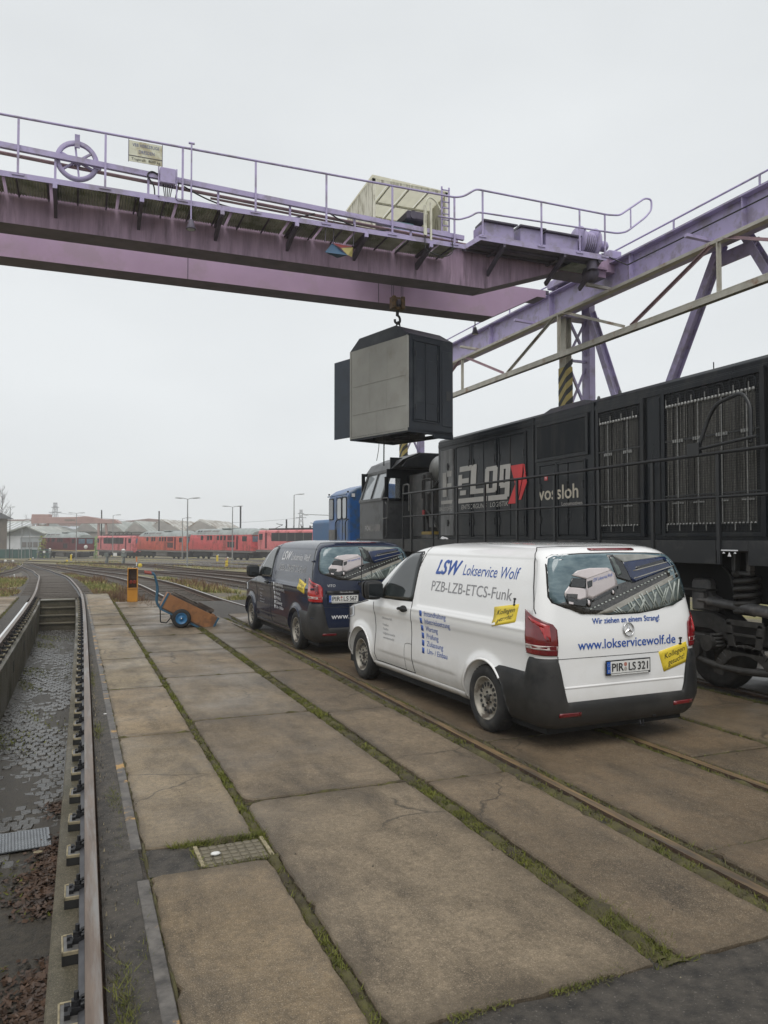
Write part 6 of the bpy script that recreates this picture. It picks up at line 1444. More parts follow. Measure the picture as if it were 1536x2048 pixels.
# ladder, cable loops and posts next to the trolley house
cr_(lambda b: (b.beam((6.72, 13.56, 7.95), (6.72, 13.56, 8.95), .03, .02), b.beam((6.88, 13.56, 7.95), (6.88, 13.56, 8.95), .03, .02), [b.beam((6.72, 13.56, 8.05+.12*i), (6.88, 13.56, 8.05+.12*i), .02, .02) for i in range(8)]), 'ladder', 'lilac')
cr_(lambda b: b.tube(bez([(6.32, 13.45, 8.0), (6.30, 13.45, 8.4), (6.38, 13.45, 8.62), (6.55, 13.5, 8.60), (6.66, 13.5, 8.45)]), .016, 6), 'cable_loop', 'sign_cream')
cr_(lambda b: b.tube(bez([(6.32, 13.45, 8.05), (6.3, 13.45, 7.65), (6.4, 13.45, 7.55), (6.7, 13.45, 7.5), (6.9, 13.45, 7.62), (6.88, 13.45, 7.9)]), .01, 6), 'cable_loop', 'cable_black')
cr_(lambda b: (b.beam((6.30, 13.44, 7.86), (6.30, 13.44, 8.45), .06, .04), b.beam((6.45, 13.5, 7.8), (6.45, 13.5, 8.55), .04, .03)), 'cable_duct', 'cream_paint')
# control cabinets and the spring cable drum on the end platform
for x0, x1, z1 in ((7.72, 8.42, 8.42), (8.58, 9.12, 8.44), (9.20, 10.02, 8.42)):
    c_ = cr_(lambda b: b.bb(x0, x1, 13.62, 14.1, 8.03, z1), 'control_cabinet', 'lilac', bevel=.012)
    cr_(lambda b: b.add([(x0-.05, 13.55, z1+.03), (x1+.05, 13.55, z1+.03), (x1-.08, 14.2, z1+.12), (x0+.10, 14.2, z1+.12), (x0-.05, 13.55, z1), (x1+.05, 13.55, z1), (x1-.08, 14.2, z1+.0), (x0+.10, 14.2, z1+.0)], [(0,1,2,3), (7,6,5,4), (0,4,5,1), (1,5,6,2), (2,6,7,3), (3,7,4,0)]), 'cabinet_roof', 'dark_bracket', c_)
dr = (10.12, 13.78, 8.40)
cr_(lambda b: (b.lathe([(0, -.02), (.33, -.02), (.34, 0), (.33, .02), (.12, .03)], dr, 'x', 32), b.lathe([(.12, .36), (.33, .37), (.34, .39), (.33, .41), (0, .41)], dr, 'x', 32)), 'drum_flange', 'lilac')
cr_(lambda b: b.lathe([(.16, .02)]+[(.20+.035*(k % 2), .04+.022*k) for k in range(15)]+[(.16, .37)], dr, 'x', 32), 'cable_drum', 'girder_under')
cr_(lambda b: [b.lathe([(.225, .055+.05*k), (.25, .07+.05*k), (.225, .085+.05*k)], dr, 'x', 32) for k in range(6)], 'cable_turns', 'lilac')
cr_(lambda b: (b.cyl((10.53, 13.78, 8.40), (10.72, 13.78, 8.40), .07, 14), b.lathe([(0, 0), (.08, .01), (.115, .07), (.115, .15), (.07, .2), (0, .22)], (10.70, 13.78, 8.40), 'x', 18)), 'drum_drive', 'lilac')
cr_(lambda b: b.beam((9.98, 13.7, 8.02), (10.02, 13.7, 8.4), .06, .04), 'drum_bearing', 'lilac')
cr_(lambda b: (b.cyl((10.4, 13.65, 7.97), (10.4, 13.65, 7.78), .12, 14), b.lathe([(0, 0), (.17, .02), (.19, .16), (.12, .26), (0, .28)], (10.35, 13.8, 7.75), 'x', 16)), 'travel_motor', 'dark_bracket')
# trolley with its cream house
tr = cr_(lambda b: (b.bb(5.75, 7.5, 14.35, 14.55, 8.12, 8.30), b.bb(5.75, 7.5, 16.1, 16.3, 8.12, 8.30), b.bb(5.75, 5.95, 14.4, 16.3, 8.13, 8.29), b.bb(7.3, 7.5, 14.4, 16.3, 8.13, 8.29)), 'trolley_frame', 'lilac', bevel=.01)
def house(b):
    x0, x1, y0, y1, z0, z1 = 5.72, 7.47, 14.8, 16.4, 8.72, 9.52
    def corr(fn, n): b.grid(lambda u, v: fn(u, v, .008*((int(round(u*n)) % 2)*2-1)), n, 1, False)
    corr(lambda u, v, o: (x0+o, lerp(y0, y1, u), lerp(8.3, z1-.02 - .22*max(0, u-.75)*4*.3, v)), 30)
    corr(lambda u, v, o: (x1+o, lerp(y0, y1, u), lerp(8.3, z1-.05, v)), 30)
    corr(lambda u, v, o: (lerp(x0, x1, u), y1+o, lerp(8.5, z1-.1, v)), 34)
    if False: b.add([(x0-.03, y0-.06, z1), (x1+.03, y0-.06, z1-.03), (x1+.03, y1+.04, z1-.12), (x0-.03, y1+.04, z1-.09), (x0-.03, y0-.06, z1+.03), (x1+.03, y0-.06, z1), (x1+.03, y1+.04, z1-.09), (x0-.03, y1+.04, z1-.06)], [(3,2,1,0), (4,5,6,7), (0,1,5,4), (1,2,6,5), (2,3,7,6), (3,0,4,7)])
hs_ = cr_(house, 'trolley_house', 'cream_paint', tr)
def sheet_mat(name, colr, k):
    m = bpy.data.materials.new(name); m.use_nodes = True; n = m.node_tree.nodes; l = m.node_tree.links; b = n['Principled BSDF']; b.inputs['Base Color'].default_value = (*colr, 1); b.inputs['Roughness'].default_value = .6
    z = n.new('ShaderNodeTexNoise'); z.inputs['Scale'].default_value = 5; rp = n.new('ShaderNodeValToRGB'); rp.color_ramp.elements[0].color = (*[c*.75 for c in colr], 1); rp.color_ramp.elements[1].color = (*colr, 1); l.new(z.outputs['Fac'], rp.inputs[0]); l.new(rp.outputs[0], b.inputs['Base Color'])
    t = n.new('ShaderNodeBsdfTranslucent'); l.new(rp.outputs[0], t.inputs[0]); x_ = n.new('ShaderNodeMixShader'); x_.inputs[0].default_value = k; l.new(b.outputs[0], x_.inputs[1]); l.new(t.outputs[0], x_.inputs[2]); l.new(x_.outputs[0], n['Material Output'].inputs[0]); MATS[name] = m
sheet_mat('plastic_sheet', (.74, .72, .58), .6)          # translucent roof sheets let the sky through
for i in range(4):
    a, c = 5.69+.4525*i, 5.69+.4525*(i+1); cr_(lambda b: b.add([(a, 14.74, 9.535-.017*i), (c-.008, 14.74, 9.535-.017*(i+1)), (c-.008, 16.44, 9.44-.017*(i+1)), (a, 16.44, 9.44-.017*i)], [(0,1,2,3)]), 'roof_sheet', 'plastic_sheet', hs_)
cr_(lambda b: (b.bb(5.72, 5.78, 14.78, 14.82, 8.3, 9.50), b.bb(7.41, 7.47, 14.78, 14.82, 8.3, 9.48), b.bb(5.72, 7.47, 14.78, 14.82, 9.42, 9.48), b.beam((5.76, 14.82, 9.40), (5.76, 16.35, 9.35), .03, .03), [b.beam((x, 14.82, 9.44), (x, 16.35, 9.36), .02, .03) for x in (6.15, 6.6, 7.05)], b.bb(5.75, 7.45, 15.6, 15.63, 9.34, 9.38)), 'house_frame', 'cream_paint', hs_)
cr_(lambda b: (b.bb(6.25, 6.75, 14.9, 15.5, 8.35, 8.72), b.cyl((6.65, 15.2, 8.6), (7.0, 15.2, 8.6), .16, 18)), 'hoist_motor', 'teal_motor', tr, .04)
cr_(lambda b: (b.bb(6.6, 7.1, 15.0, 15.6, 8.85, 9.05), b.cyl((6.75, 14.98, 8.95), (6.75, 15.0, 8.95), .09, 14)), 'gearbox', 'dark_bracket', tr, .03)
cr_(lambda b: b.cyl((6.0, 15.75, 8.75), (7.2, 15.75, 8.75), .2, 20), 'rope_drum', 'dark_bracket', tr)
# hook block
hb = empty('hook_block', (6.51, 15.33, 6.70), 0, 'ochre hook block on wire ropes carrying the dark hood module', 'crane hook')
def hk(fn, nm, m, bevel=0):
    mb = MB(); fn(mb); return mb.build(nm, m, hb, bevel)
hk(lambda b: (b.bb(-.15, -.06, -.10, .10, .24, .52), b.bb(.06, .15, -.10, .10, .24, .52), b.bb(-.06, .06, -.08, .08, .42, .50), b.bb(-.05, .05, -.07, .07, .22, .30)), 'block', 'hook_ochre', .015)
hk(lambda b: b.lathe([(0, -.03), (.12, -.03), (.10, 0), (.12, .03), (0, .03)], (0, 0, .38), 'x', 20), 'sheave', 'dark_bracket')
hk(lambda b: [b.cyl((x, y, .48), (x*1.1, y, 1.9), .007, 6) for x in (-.13, -.09, .09, .13) for y in (0,)], 'wire_rope', 'dark_bracket')
hk(lambda b: (b.cyl((0, 0, .24), (0, 0, .10), .035, 12), b.tube(bez([(0, 0, .12), (.05, 0, .07), (.06, 0, -.01), (.02, 0, -.07), (-.05, 0, -.04), (-.06, 0, .02)], 5), .026, 10)), 'hook', 'clip_iron')
hk(lambda b: b.tube([(.02+.052*cos(a), .02*cos(a), -.19+.165*sin(a)) for a in [i*pi/12 for i in range(24)]], .017, 8, closed=True), 'shackle', 'clip_iron')

# ================================================================ CRANE RUNWAY
run = empty('crane_runway', (11.5, 16, 0), 0, 'lilac crane runway on braced columns behind the black locomotive', 'crane runway')
def rn(fn, name, m, par=run, bevel=0, **k):
    mb = MB(); fn(mb); mb.xf(M4.Translation((-11.5, -16, 0))); return mb.build(name, m, par, bevel, **k)
RB, RT = 7.60, 8.28
rw = rn(lambda b: (b.bb(11.49, 11.51, 0, 27.4, RB+.02, RT-.02), b.bb(11.34, 11.66, 0, 27.4, RT-.03, RT), b.bb(11.34, 11.66, 0, 27.4, RB, RB+.03)), 'runway_beam', 'lilac', bevel=.004)
rn(lambda b: b.bb(11.46, 11.54, 0, 27.4, RT, RT+.075), 'crane_rail', 'dark_bracket', rw)
for i in range(9): y = 1.2+3.1*i; rn(lambda b: b.bb(11.36, 11.64, y-.006, y+.006, RB+.03, RT-.03), 'stiffener', 'lilac', rw)
rn(lambda b: (b.bb(12.0, 12.55, 0, 27.4, RT-.06, RT-.03), b.bb(11.66, 12.1, 0, 27.4, RT-.05, RT-.03)), 'runway_walkway', 'lilac', bevel=.004)
# railing of the runway walkway
for i in range(11): y = 1.7+2.35*i; rn(lambda b: b.beam((12.5, y, RT-.05), (12.5, y, RT+.85), .035, .03, up=(0, 1, 0)), 'railing_post', 'lilac')
rn(lambda b: b.tube([(12.5, 0, RT+.86), (12.5, 27.4, RT+.86)], .022, 8), 'railing', 'lilac'); rn(lambda b: b.tube([(12.5, 0, RT+.36), (12.5, 27.4, RT+.36)], .016, 8), 'railing', 'lilac')
# cream truss hung below
TX = 11.2; CH = 6.56
rn(lambda b: (b.bb(TX-.08, TX+.08, 0, 27.4, CH-.03, CH+.0), b.bb(TX-.08, TX-.065, 0, 27.4, CH-.14, CH-.03), b.bb(TX+.03, TX+.045, 0, 27.4, CH-.14, CH-.03)), 'truss_chord', 'rusty_cream', bevel=.004)
rn(lambda b: (b.bb(TX-.05, TX+.10, 0, 27.4, RB-.09, RB-.02),), 'truss_chord', 'rusty_cream', bevel=.004)
for k in range(-2, 6):
    yt = 10.9+5.13*k
    if 0 < yt < 27.3: rn(lambda b: b.ang((TX, yt, CH), (TX, yt, RB-.03), .06), 'truss_post', 'rusty_cream')
    for s_ in (-1, 1):
        ya, yb = yt+s_*.15, yt+s_*2.45
        if 0 < yb < 27.3: rn(lambda b: b.ang((TX, ya, RB-.06), (TX, yb, CH+.02), .055, up=(1, 0, 0)), 'truss_diagonal', 'rusty_cream' if k % 2 else 'conduit')
for k in range(-3, 9):
    y = 14.4+3.1*k
    if 1 < y < 27: rn(lambda b: b.beam((11.48, y, RB+.12), (10.85, y+.06, RB+.17), .09, .06), 'conductor_arm', 'lilac' if k % 2 else 'rusty_cream')
rn(lambda b: b.tube([(10.98, 0, RB+.22), (10.98, 13.2, RB+.22), (10.7, 13.7, 8.2)], .014, 6), 'conductor_cable', 'cable_black')
# columns: striped foot in front, lilac post behind, lacing between
def column(yc):
    a = rn(lambda b: (b.bb(11.42, 11.58, yc-.008, yc+.008, 0, RB-.02), b.bb(11.41, 11.425, yc-.14, yc+.14, 0, RB-.02), b.bb(11.575, 11.59, yc-.14, yc+.14, 0, RB-.02)), 'column', 'rusty_cream', bevel=.003)
    st = rn(lambda b: b.bb(11.395, 11.605, yc-.155, yc+.155, 0, 6.25), 'striped_foot', 'hazard_yellow', a)
    def stripes(b):
        z = .1
        while z < 6.1:
            for X, s_ in ((11.392, 1),): b.add([(X, yc+.158, z), (X, yc-.158, z+.28), (X, yc-.158, z+.43), (X, yc+.158, z+.15)], [(0,1,2,3)])
            b.add([(11.392, yc-.158, z+.28), (11.608, yc-.158, z+.47), (11.608, yc-.158, z+.62), (11.392, yc-.158, z+.43)], [(0,1,2,3)])
            z += .32
    rn(stripes, 'warning_stripes', 'hazard_black', st)
    rn(lambda b: (b.bb(12.12, 12.30, yc-.16, yc+.16, 0, RT-.2),), 'rear_post', 'lilac', bevel=.006)
    for z0, z1 in ((6.6, 7.5), (5.2, 6.3), (3.8, 4.9), (2.4, 3.5), (1, 2.1)): rn(lambda b: (b.beam((11.6, yc, z1), (12.13, yc, z0), .06, .06), b.beam((11.6, yc+.02, z0-.05), (12.13, yc+.02, z1), .05, .05)), 'lacing', 'lilac')
    for z in (6.45, 5.05, 3.65, 2.25): rn(lambda b: b.beam((11.6, yc, z), (12.13, yc, z), .06, .06), 'lacing', 'lilac')
    rn(lambda b: b.bb(11.3, 12.4, yc-.2, yc+.2, RB-.10, RB-.02), 'column_head', 'lilac')
for yc in (5.9, 16.2, 26.5): column(yc)
def strut(y0, z0, y1, z1, x=11.9): rn(lambda b: b.ib((x, y0, z0), (x, y1, z1), .20, .16, .012, .016, up=(1, 0, 0)), 'brace', 'lilac')
for yb in (16.2,):
    strut(yb-.5, 7.58, yb-2.9, 2.0); None
    strut(yb-4.70, 7.78, yb-2.3, 3.6); strut(yb-5.3, 7.78, yb-7.7, 3.6)
    rn(lambda b: b.prism([(yb-5.6, 7.62), (yb-4.4, 7.62), (yb-4.6, 7.35), (yb-5.4, 7.35)], 'x', 11.88, 11.92), 'gusset', 'lilac')
# ================================================================ YARD FURNITURE AND BACKGROUND
mat('far_red', (.62, .10, .105), (.5, .075, .08), rough=.5, scale=.8, c3=(.30, .06, .05), s3=.7)
mat('far_red2', (.70, .215, .225), (.62, .165, .175), rough=.5, scale=.8, c3=(.34, .08, .075), s3=.7)
mat('far_orange', (.60, .13, .085), (.46, .08, .06), rough=.5, scale=.8, c3=(.28, .06, .04), s3=.7)
mat('far_maroon', (.13, .016, .024), (.09, .012, .018), rough=.5, scale=.8)
mat('far_roof', (.34, .37, .36), (.25, .28, .27), rough=.5, scale=.7, c3=(.2, .22, .21), s3=.8)
mat('far_dark', (.03, .03, .032), (.018, .018, .02), rough=.7, scale=1.5)
mat('far_grey', (.20, .19, .18), (.14, .13, .125), rough=.7, scale=1)
mat('far_glass', (.16, .24, .30), (.10, .15, .2), rough=.08, rvar=0)
mat('far_cream', (.60, .50, .25), (.5, .42, .2), rough=.6)
mat('lamp_post', (.30, .31, .31), (.22, .23, .23), rough=.5, metal=.3, scale=3)
mat('lamp_shell', (.62, .64, .65), (.5, .52, .53), rough=.4, scale=5)
mat('signal_yellow', (.66, .50, .03), (.55, .40, .03), rough=.5, scale=5)
mat('signal_white', (.7, .7, .68), (.6, .6, .58), rough=.5)
mat('buffer_grey', (.17, .19, .18), (.09, .10, .095), rough=.7, scale=3)
mat('pink_steel', (.40, .26, .235), (.33, .21, .19), rough=.6, scale=.5)
mat('shed_wall', (.42, .45, .47), (.34, .37, .39), rough=.7, scale=.4)
mat('shed_white', (.68, .70, .72), (.58, .6, .62), rough=.7, scale=.5)
mat('shed_brown', (.24, .20, .16), (.17, .14, .12), rough=.8, scale=.5)
mat('shed_roof', (.36, .38, .355), (.27, .29, .27), rough=.7, scale=.6, c3=(.44, .45, .42), s3=.5)  # roof tone lightened, distance haze put into the colour
mat('old_roof', (.55, .55, .52), (.20, .16, .12), rough=.8, scale=.55, detail=8, lo=.42, hi=.56)
mat('hall_wall', (.36, .34, .32), (.28, .265, .25), rough=.85, scale=.6)  # walls paled so the colour carries some of the distance haze
mat('fence_green', (.025, .085, .075), (.018, .06, .055), rough=.6, scale=1)
mat('bush_yellow', (.35, .36, .06), (.2, .24, .05), rough=.9, scale=.8)
mat('twig', (.075, .06, .05), (.05, .04, .035), rough=.9)
mat('pylon_steel', (.30, .31, .33), (.25, .26, .28), rough=.6)
CA, SA = cos(R(22)), sin(R(22))
def FP(px_, d):
    u = (px_-768)/1537*d; return u*CA+d*SA, -u*SA+d*CA
def FZ(py_, d): return 1.96+(1075-py_)/1537*d
FD = V((.334, -.943)).normalized(); FRZ = atan2(-FD.x, FD.y)
def far_loco(pos, zg, kind, paint, label, name, roofm='far_roof', band=None):
    """built with the front at +y and the visible flank at +x; pos is the middle of the rear end"""
    r = empty(name, (pos[0], pos[1], zg), FRZ, label, 'locomotive', 'locomotives on the far sidings'); r.scale = (1.08, 1, 1.13)
    def p(fn, nm, m, par=r, bevel=0):
        mb = MB(); fn(mb); return mb.build(nm, m, par, bevel)
    for s_ in (4.2, 16.2):
        b_ = p(lambda b: (b.bb(-1.15, 1.15, s_-2.6, s_+2.6, .42, 1.0), b.bb(1.15, 1.22, s_-2.2, s_+2.2, .5, .8)), 'bogie', 'far_dark')
        for k in (-1.8, 0, 1.8): p(lambda b: b.lathe([(0, -.06), (.48, -.06), (.5, .06), (0, .06)], (.85, s_+k, .5), 'x', 16), 'wheel', 'far_dark', b_)
    p(lambda b: b.bb(-1.2, 1.2, 8.0, 12.4, .45, 1.1), 'fuel_tank', 'far_grey'); p(lambda b: b.bb(-.9, 1.0, .8, 19.4, .3, 1.1), 'underframe', 'far_dark')  # last box is a dark filler added to close bright gaps between the wheels
    if kind == 'diesel':
        p(lambda b: b.bb(-1.45, 1.45, .3, 20.3, 1.05, 1.32), 'frame', 'far_grey', bevel=.03)
        ends = [(1.48, 1.3), (1.50, 2.2), (1.46, 3.0), (1.34, 3.55)]
        bd = p(lambda b: b.add([(sx*x, y+(0 if z < 2.5 else .28*(1 if y < 1 else -1))*((z-2.5) if z > 2.5 else 0), z) for y in (.35, 1.2, 19.4, 20.25) for sx, prf in ((1, ends), (-1, ends[::-1])) for x, z in prf],
            [(k*8+i, (k+1)*8+i, (k+1)*8+(i+1) % 8, k*8+(i+1) % 8) for k in range(3) for i in range(8)]+[tuple(range(8)), tuple(range(24, 32))[::-1]]), 'body', paint, bevel=.06)
        rp = [(1.36, 3.50), (1.20, 3.86), (.9, 4.18), (.45, 4.36), (0, 4.40)]
        full = rp+[(-x, z) for x, z in rp[::-1][1:]]
        def rf(b):
            n = len(full); vs = []
            for y, sc_ in ((.5, .55), (1.9, .98), (18.6, 1.0), (20.1, .55)): vs += [(x*(1 if sc_ > .9 else .96), y, 3.46+(z-3.46)*sc_) for x, z in full]
            b.add(vs, [(k*n+i, k*n+i+1, (k+1)*n+i+1, (k+1)*n+i) for k in range(3) for i in range(n-1)], True); b.add(vs[:n], [tuple(range(n))]); b.add(vs[-n:], [tuple(range(n))])
        ro = p(rf, 'roof', roofm)
        for y0, y1, m in ((2.6, 3.3, 'far_dark'), (3.5, 4.2, 'far_dark'), (4.5, 7.2, 'far_grey'), (7.5, 9.8, 'far_grey')): p(lambda b: b.add([(1.27, y0, 3.74), (1.27, y1, 3.74), (.97, y1, 4.15), (.97, y0, 4.15)], [(0,1,2,3)]), 'roof_hatch', m, ro)
        p(lambda b: b.bb(-.8, .9, 10.2, 13.2, 4.3, 4.5), 'roof_cowl', roofm, ro, .06)
        for y0, y1 in ((4.5, 5.2), (6.6, 7.3), (7.6, 8.2), (9.8, 10.5), (10.9, 11.5), (12.0, 12.6)): p(lambda b: b.bb(1.44, 1.50, y0, y1, 2.75, 3.4), 'side_window', 'far_dark', bd)
        for i in range(3):
            for z0, z1 in ((2.75, 3.42), (1.75, 2.55)): p(lambda b: b.bb(1.46, 1.515, 13.2+.75*i, 13.8+.75*i, z0, z1), 'side_grille', 'far_dark' if z0 < 2 else 'far_maroon', bd)
        for k in range(5): p(lambda b: b.bb(1.47, 1.512, 2.0, 13.0, 1.55+.22*k, 1.58+.22*k), 'side_rib', paint, bd)
        p(lambda b: b.bb(1.46, 1.512, 15.8, 16.4, 1.5, 3.4), 'door', 'far_maroon', bd)
        p(lambda b: b.bb(1.42, 1.49, 17.6, 18.9, 2.6, 3.3), 'cab_window', 'far_dark', bd)
        for s_ in (-1, 1): p(lambda b: b.bb(s_*.68-.52, s_*.68+.52, 20.10, 20.16, 2.55, 3.30), 'windscreen', 'far_glass', bd)
        if band: p(lambda b: (b.bb(-1.5, 1.52, 20.2, 20.3, 1.32, 1.50), b.bb(1.46, 1.52, .4, 20.2, 1.32, 1.42)), 'cream_band', 'far_cream', bd); p(lambda b: b.lathe([(0, .06), (.30, .06), (.33, 0)], (0, 20.22, 2.0), 'y', 20), 'round_emblem', 'signal_white', bd)
        p(lambda b: [b.cyl((s_*.88, 20.2, 1.05), (s_*.88, 20.75, 1.05), .22, 12) for s_ in (-1, 1)]+[b.bb(-1.3, 1.3, 20.1, 20.3, .5, 1.2)], 'buffers', 'far_dark')
    else:
        bd = p(lambda b: b.add([(sx*x, y, z) for y in (.4, 1.3, 18.4, 19.3) for sx, prf in ((1, [(1.5 if .5 < y < 19 else 1.2, 1.0), (1.52 if .5 < y < 19 else 1.25, 2.4), (1.46 if .5 < y < 19 else 1.1, 3.72), (1.25 if .5 < y < 19 else .9, 3.86)]), (-1, [(1.25 if .5 < y < 19 else .9, 3.86), (1.46 if .5 < y < 19 else 1.1, 3.72), (1.52 if .5 < y < 19 else 1.25, 2.4), (1.5 if .5 < y < 19 else 1.2, 1.0)])) for x, z in prf],
            [(k*8+i, (k+1)*8+i, (k+1)*8+(i+1) % 8, k*8+(i+1) % 8) for k in range(3) for i in range(8)]+[tuple(range(8)), tuple(range(24, 32))[::-1]]), 'body', paint, bevel=.06)
        p(lambda b: b.bb(1.46, 1.54, .5, 19.2, 1.0, 1.3), 'skirt', 'far_grey', bd)
        p(lambda b: b.bb(1.45, 1.535, 4.6, 14.6, 2.45, 3.5), 'side_grille', 'far_dark', bd)
        for y in (6.6, 8.6, 10.6, 12.6): p(lambda b: b.bb(1.5, 1.545, y-.05, y+.05, 2.45, 3.5), 'grille_post', 'far_grey', bd)
        for y0, y1, z0 in ((15.4, 16.0, 2.4), (2.9, 3.4, 2.4)): p(lambda b: b.bb(1.45, 1.535, y0, y1, z0-.9, 3.5), 'door', 'far_maroon', bd)
        for y0, y1 in ((17.0, 18.2), (1.3, 2.2)): p(lambda b: b.bb(1.42, 1.53, y0, y1, 2.6, 3.4), 'cab_window', 'far_dark', bd)
        for s_ in (-1, 1): p(lambda b: b.bb(s_*.6-.45, s_*.6+.45, 19.2, 19.32, 2.55, 3.4), 'windscreen', 'far_glass', bd)
        p(lambda b: (b.bb(-1.0, 1.0, 3, 16.5, 3.9, 4.1), [b.cyl((-.6, y, 4.1), (-.6, y, 4.4), .1, 8) for y in (5, 7, 9, 11, 13)], [b.beam((.5, y, 4.1), (.2, y+1.4, 4.55), .06, .06) for y in (4, 12.5)], [b.beam((.2, y+1.4, 4.55), (.5, y+.2, 4.7), .06, .06) for y in (4, 12.5)]), 'roof_gear', 'far_dark', bd)
        p(lambda b: [b.cyl((s_*.88, 19.2, 1.05), (s_*.88, 19.8, 1.05), .22, 12) for s_ in (-1, 1)], 'buffers', 'far_dark')
    return r
def trackpt(px_, d, s_):
    x, y = FP(px_, d); return (x+FD.x*s_, y+FD.y*s_)
zf = lambda p, ex=10: min(GZ(p[1]+FD.y*ex), 9)
base = FP(206, 163.7)
for k, (s_, kind, m, nm, lab, sc_) in enumerate(((0, 'electric', 'far_red2', 'electric_locomotive', 'light red electric locomotive next to the dark red one, dark side grille', 1), (20.6, 'diesel', 'far_orange', 'diesel_locomotive', 'orange-red diesel locomotive in the middle of the row, grey roof', 1), (41.6, 'diesel', 'far_red', 'diesel_locomotive', 'red diesel locomotive left of the navy van roof, pale grey roof', 1), (62.8, 'electric', 'far_red2', 'electric_locomotive', 'light red electric locomotive rising behind the navy van', 1))):
    p_ = (base[0]+FD.x*s_, base[1]+FD.y*s_); far_loco(p_, GZ(p_[1]-10), kind, m, lab, nm)
dd_ = FP(98, 156); far_loco(dd_, GZ(dd_[1]-8), 'diesel', 'far_maroon', 'dark maroon diesel locomotive with cream band and round emblem, far left', 'diesel_locomotive', band=True)

# ---- lamp posts
def lamp_post(px_, py0, py1, arms, d=None, label='', wid=1.0, dark=False):
    # depth from where the foot meets the yard
    d = d or 100
    for _ in range(12):
        x, y = FP(px_, d); d = (1.96-GG(y))*1537/max(4, (py0-1075))
        d = min(d, 150)
    x, y = FP(px_, d); z0 = GG(y); h = FZ(py1, d)-z0
    r = empty('lamp_post', (x, y, z0), -R(22), label, 'lamp post', 'lamp posts of the railway yard')
    mb = MB(); mb.tube([(0, 0, -.1), (0, 0, h*.5), (0, 0, h)], .09, 8, rad=[.10, .085, .055]); mb.build('post', 'lamp_post' if not dark else 'far_dark', r)
    for a in arms:
        mb = MB(); L_ = 1.15*wid; mb.tube([(0, 0, h-.02), (a*.35, 0, h+.06), (a*.45, 0, h+.08)], .035, 6); am = mb.build('arm', 'lamp_post', r)
        def shell(u, v):
            t = u*2*pi; w_ = sin(pi*min(1, max(0, v*.96+.02)))**.45
            return (a*(.35+L_*v), .17*cos(t)*w_, h+.10+.09*v+.085*sin(t)*w_*(1 if sin(t) > 0 else .8))
        mb = MB(); mb.grid(shell, 12, 8); lh = mb.build('lamp_head', 'lamp_shell', r)
        mb = MB(); mb.bb(min(a*(.6), a*(.45+L_*.9)), max(a*.6, a*(.45+L_*.9)), -.12, .12, h+.055, h+.075); mb.build('lamp_glass', 'far_grey', r)
    return r
lamp_post(375, 1132, 998, (-1, 1), label='tall double-armed lamp post, nearest, in front of the red locomotives')
lamp_post(465, 1123, 1014, (-1, 1), label='double-armed lamp post with a yellow band low on its post')
lamp_post(588, 1123, 990, (1,), label='single-armed lamp post rising above the navy van')
lamp_post(153, 1118, 1027, (-1, 1), label='double-armed lamp post in front of the dark maroon locomotive')
lamp_post(365, 1119, 1037, (1,), label='slim lamp post just left of the tall double one')
lamp_post(226, 1117, 1031, (1,), label='lamp post in front of the light red electric locomotive')
lamp_post(44, 1114, 1043, (1,), label='lamp post in front of the white shed, left of two')
lamp_post(60, 1114, 1050, (1,), label='lamp post in front of the white shed, right of two')
lamp_post(20, 1113, 1015, (-.6, .6), label='thin mast with a flat cross head at the far left', dark=True)
# yellow band on the second post
x, y = FP(465, 101); 
# lamp with a long level arm near the blue shunter
x, y = FP(668, 47); r = empty('lamp_post', (x, y, GZ(y)), -R(22), 'lamp post with a long level arm beside the blue shunter', 'lamp post', 'lamp posts of the railway yard')
h = FZ(1029, 47)-GZ(y)
MB().tube([(0, 0, 0), (0, 0, h-.05)], .06, 8).build('post', 'lamp_post', r); MB().tube([(0, 0, h-.06), (-1.55, 0, h)], .022, 6).build('arm', 'lamp_post', r)
mb = MB(); mb.grid(lambda u, v: (-1.5-.42*v, .10*cos(u*2*pi)*sin(pi*(v*.9+.05))**.5, h+.05*sin(u*2*pi)*sin(pi*(v*.9+.05))**.5), 12, 8); mb.build('lamp_head', 'lamp_shell', r)
# plain poles behind the locomotives
for px_, py0, py1, d in ((318, 1062, 1022, 190), (481, 1056, 1012, 150), (573, 1058, 1039, 150), (203, 1046, 1020, 200)):
    x, y = FP(px_, d); z = GZ(y); o = MB().tube([(0, 0, 0), (0, 0, FZ(py1, d)-z)], .16, 8).build('mast', 'far_dark'); o.location = (x, y, z)
    tag(o, {318: 'plain dark mast above the orange-red locomotive', 481: 'plain dark mast above the red diesel locomotive', 573: 'short dark mast above the rear electric locomotive', 203: 'dark mast above the pink gantry girder'}[px_], 'mast', 'masts beyond the locomotives')
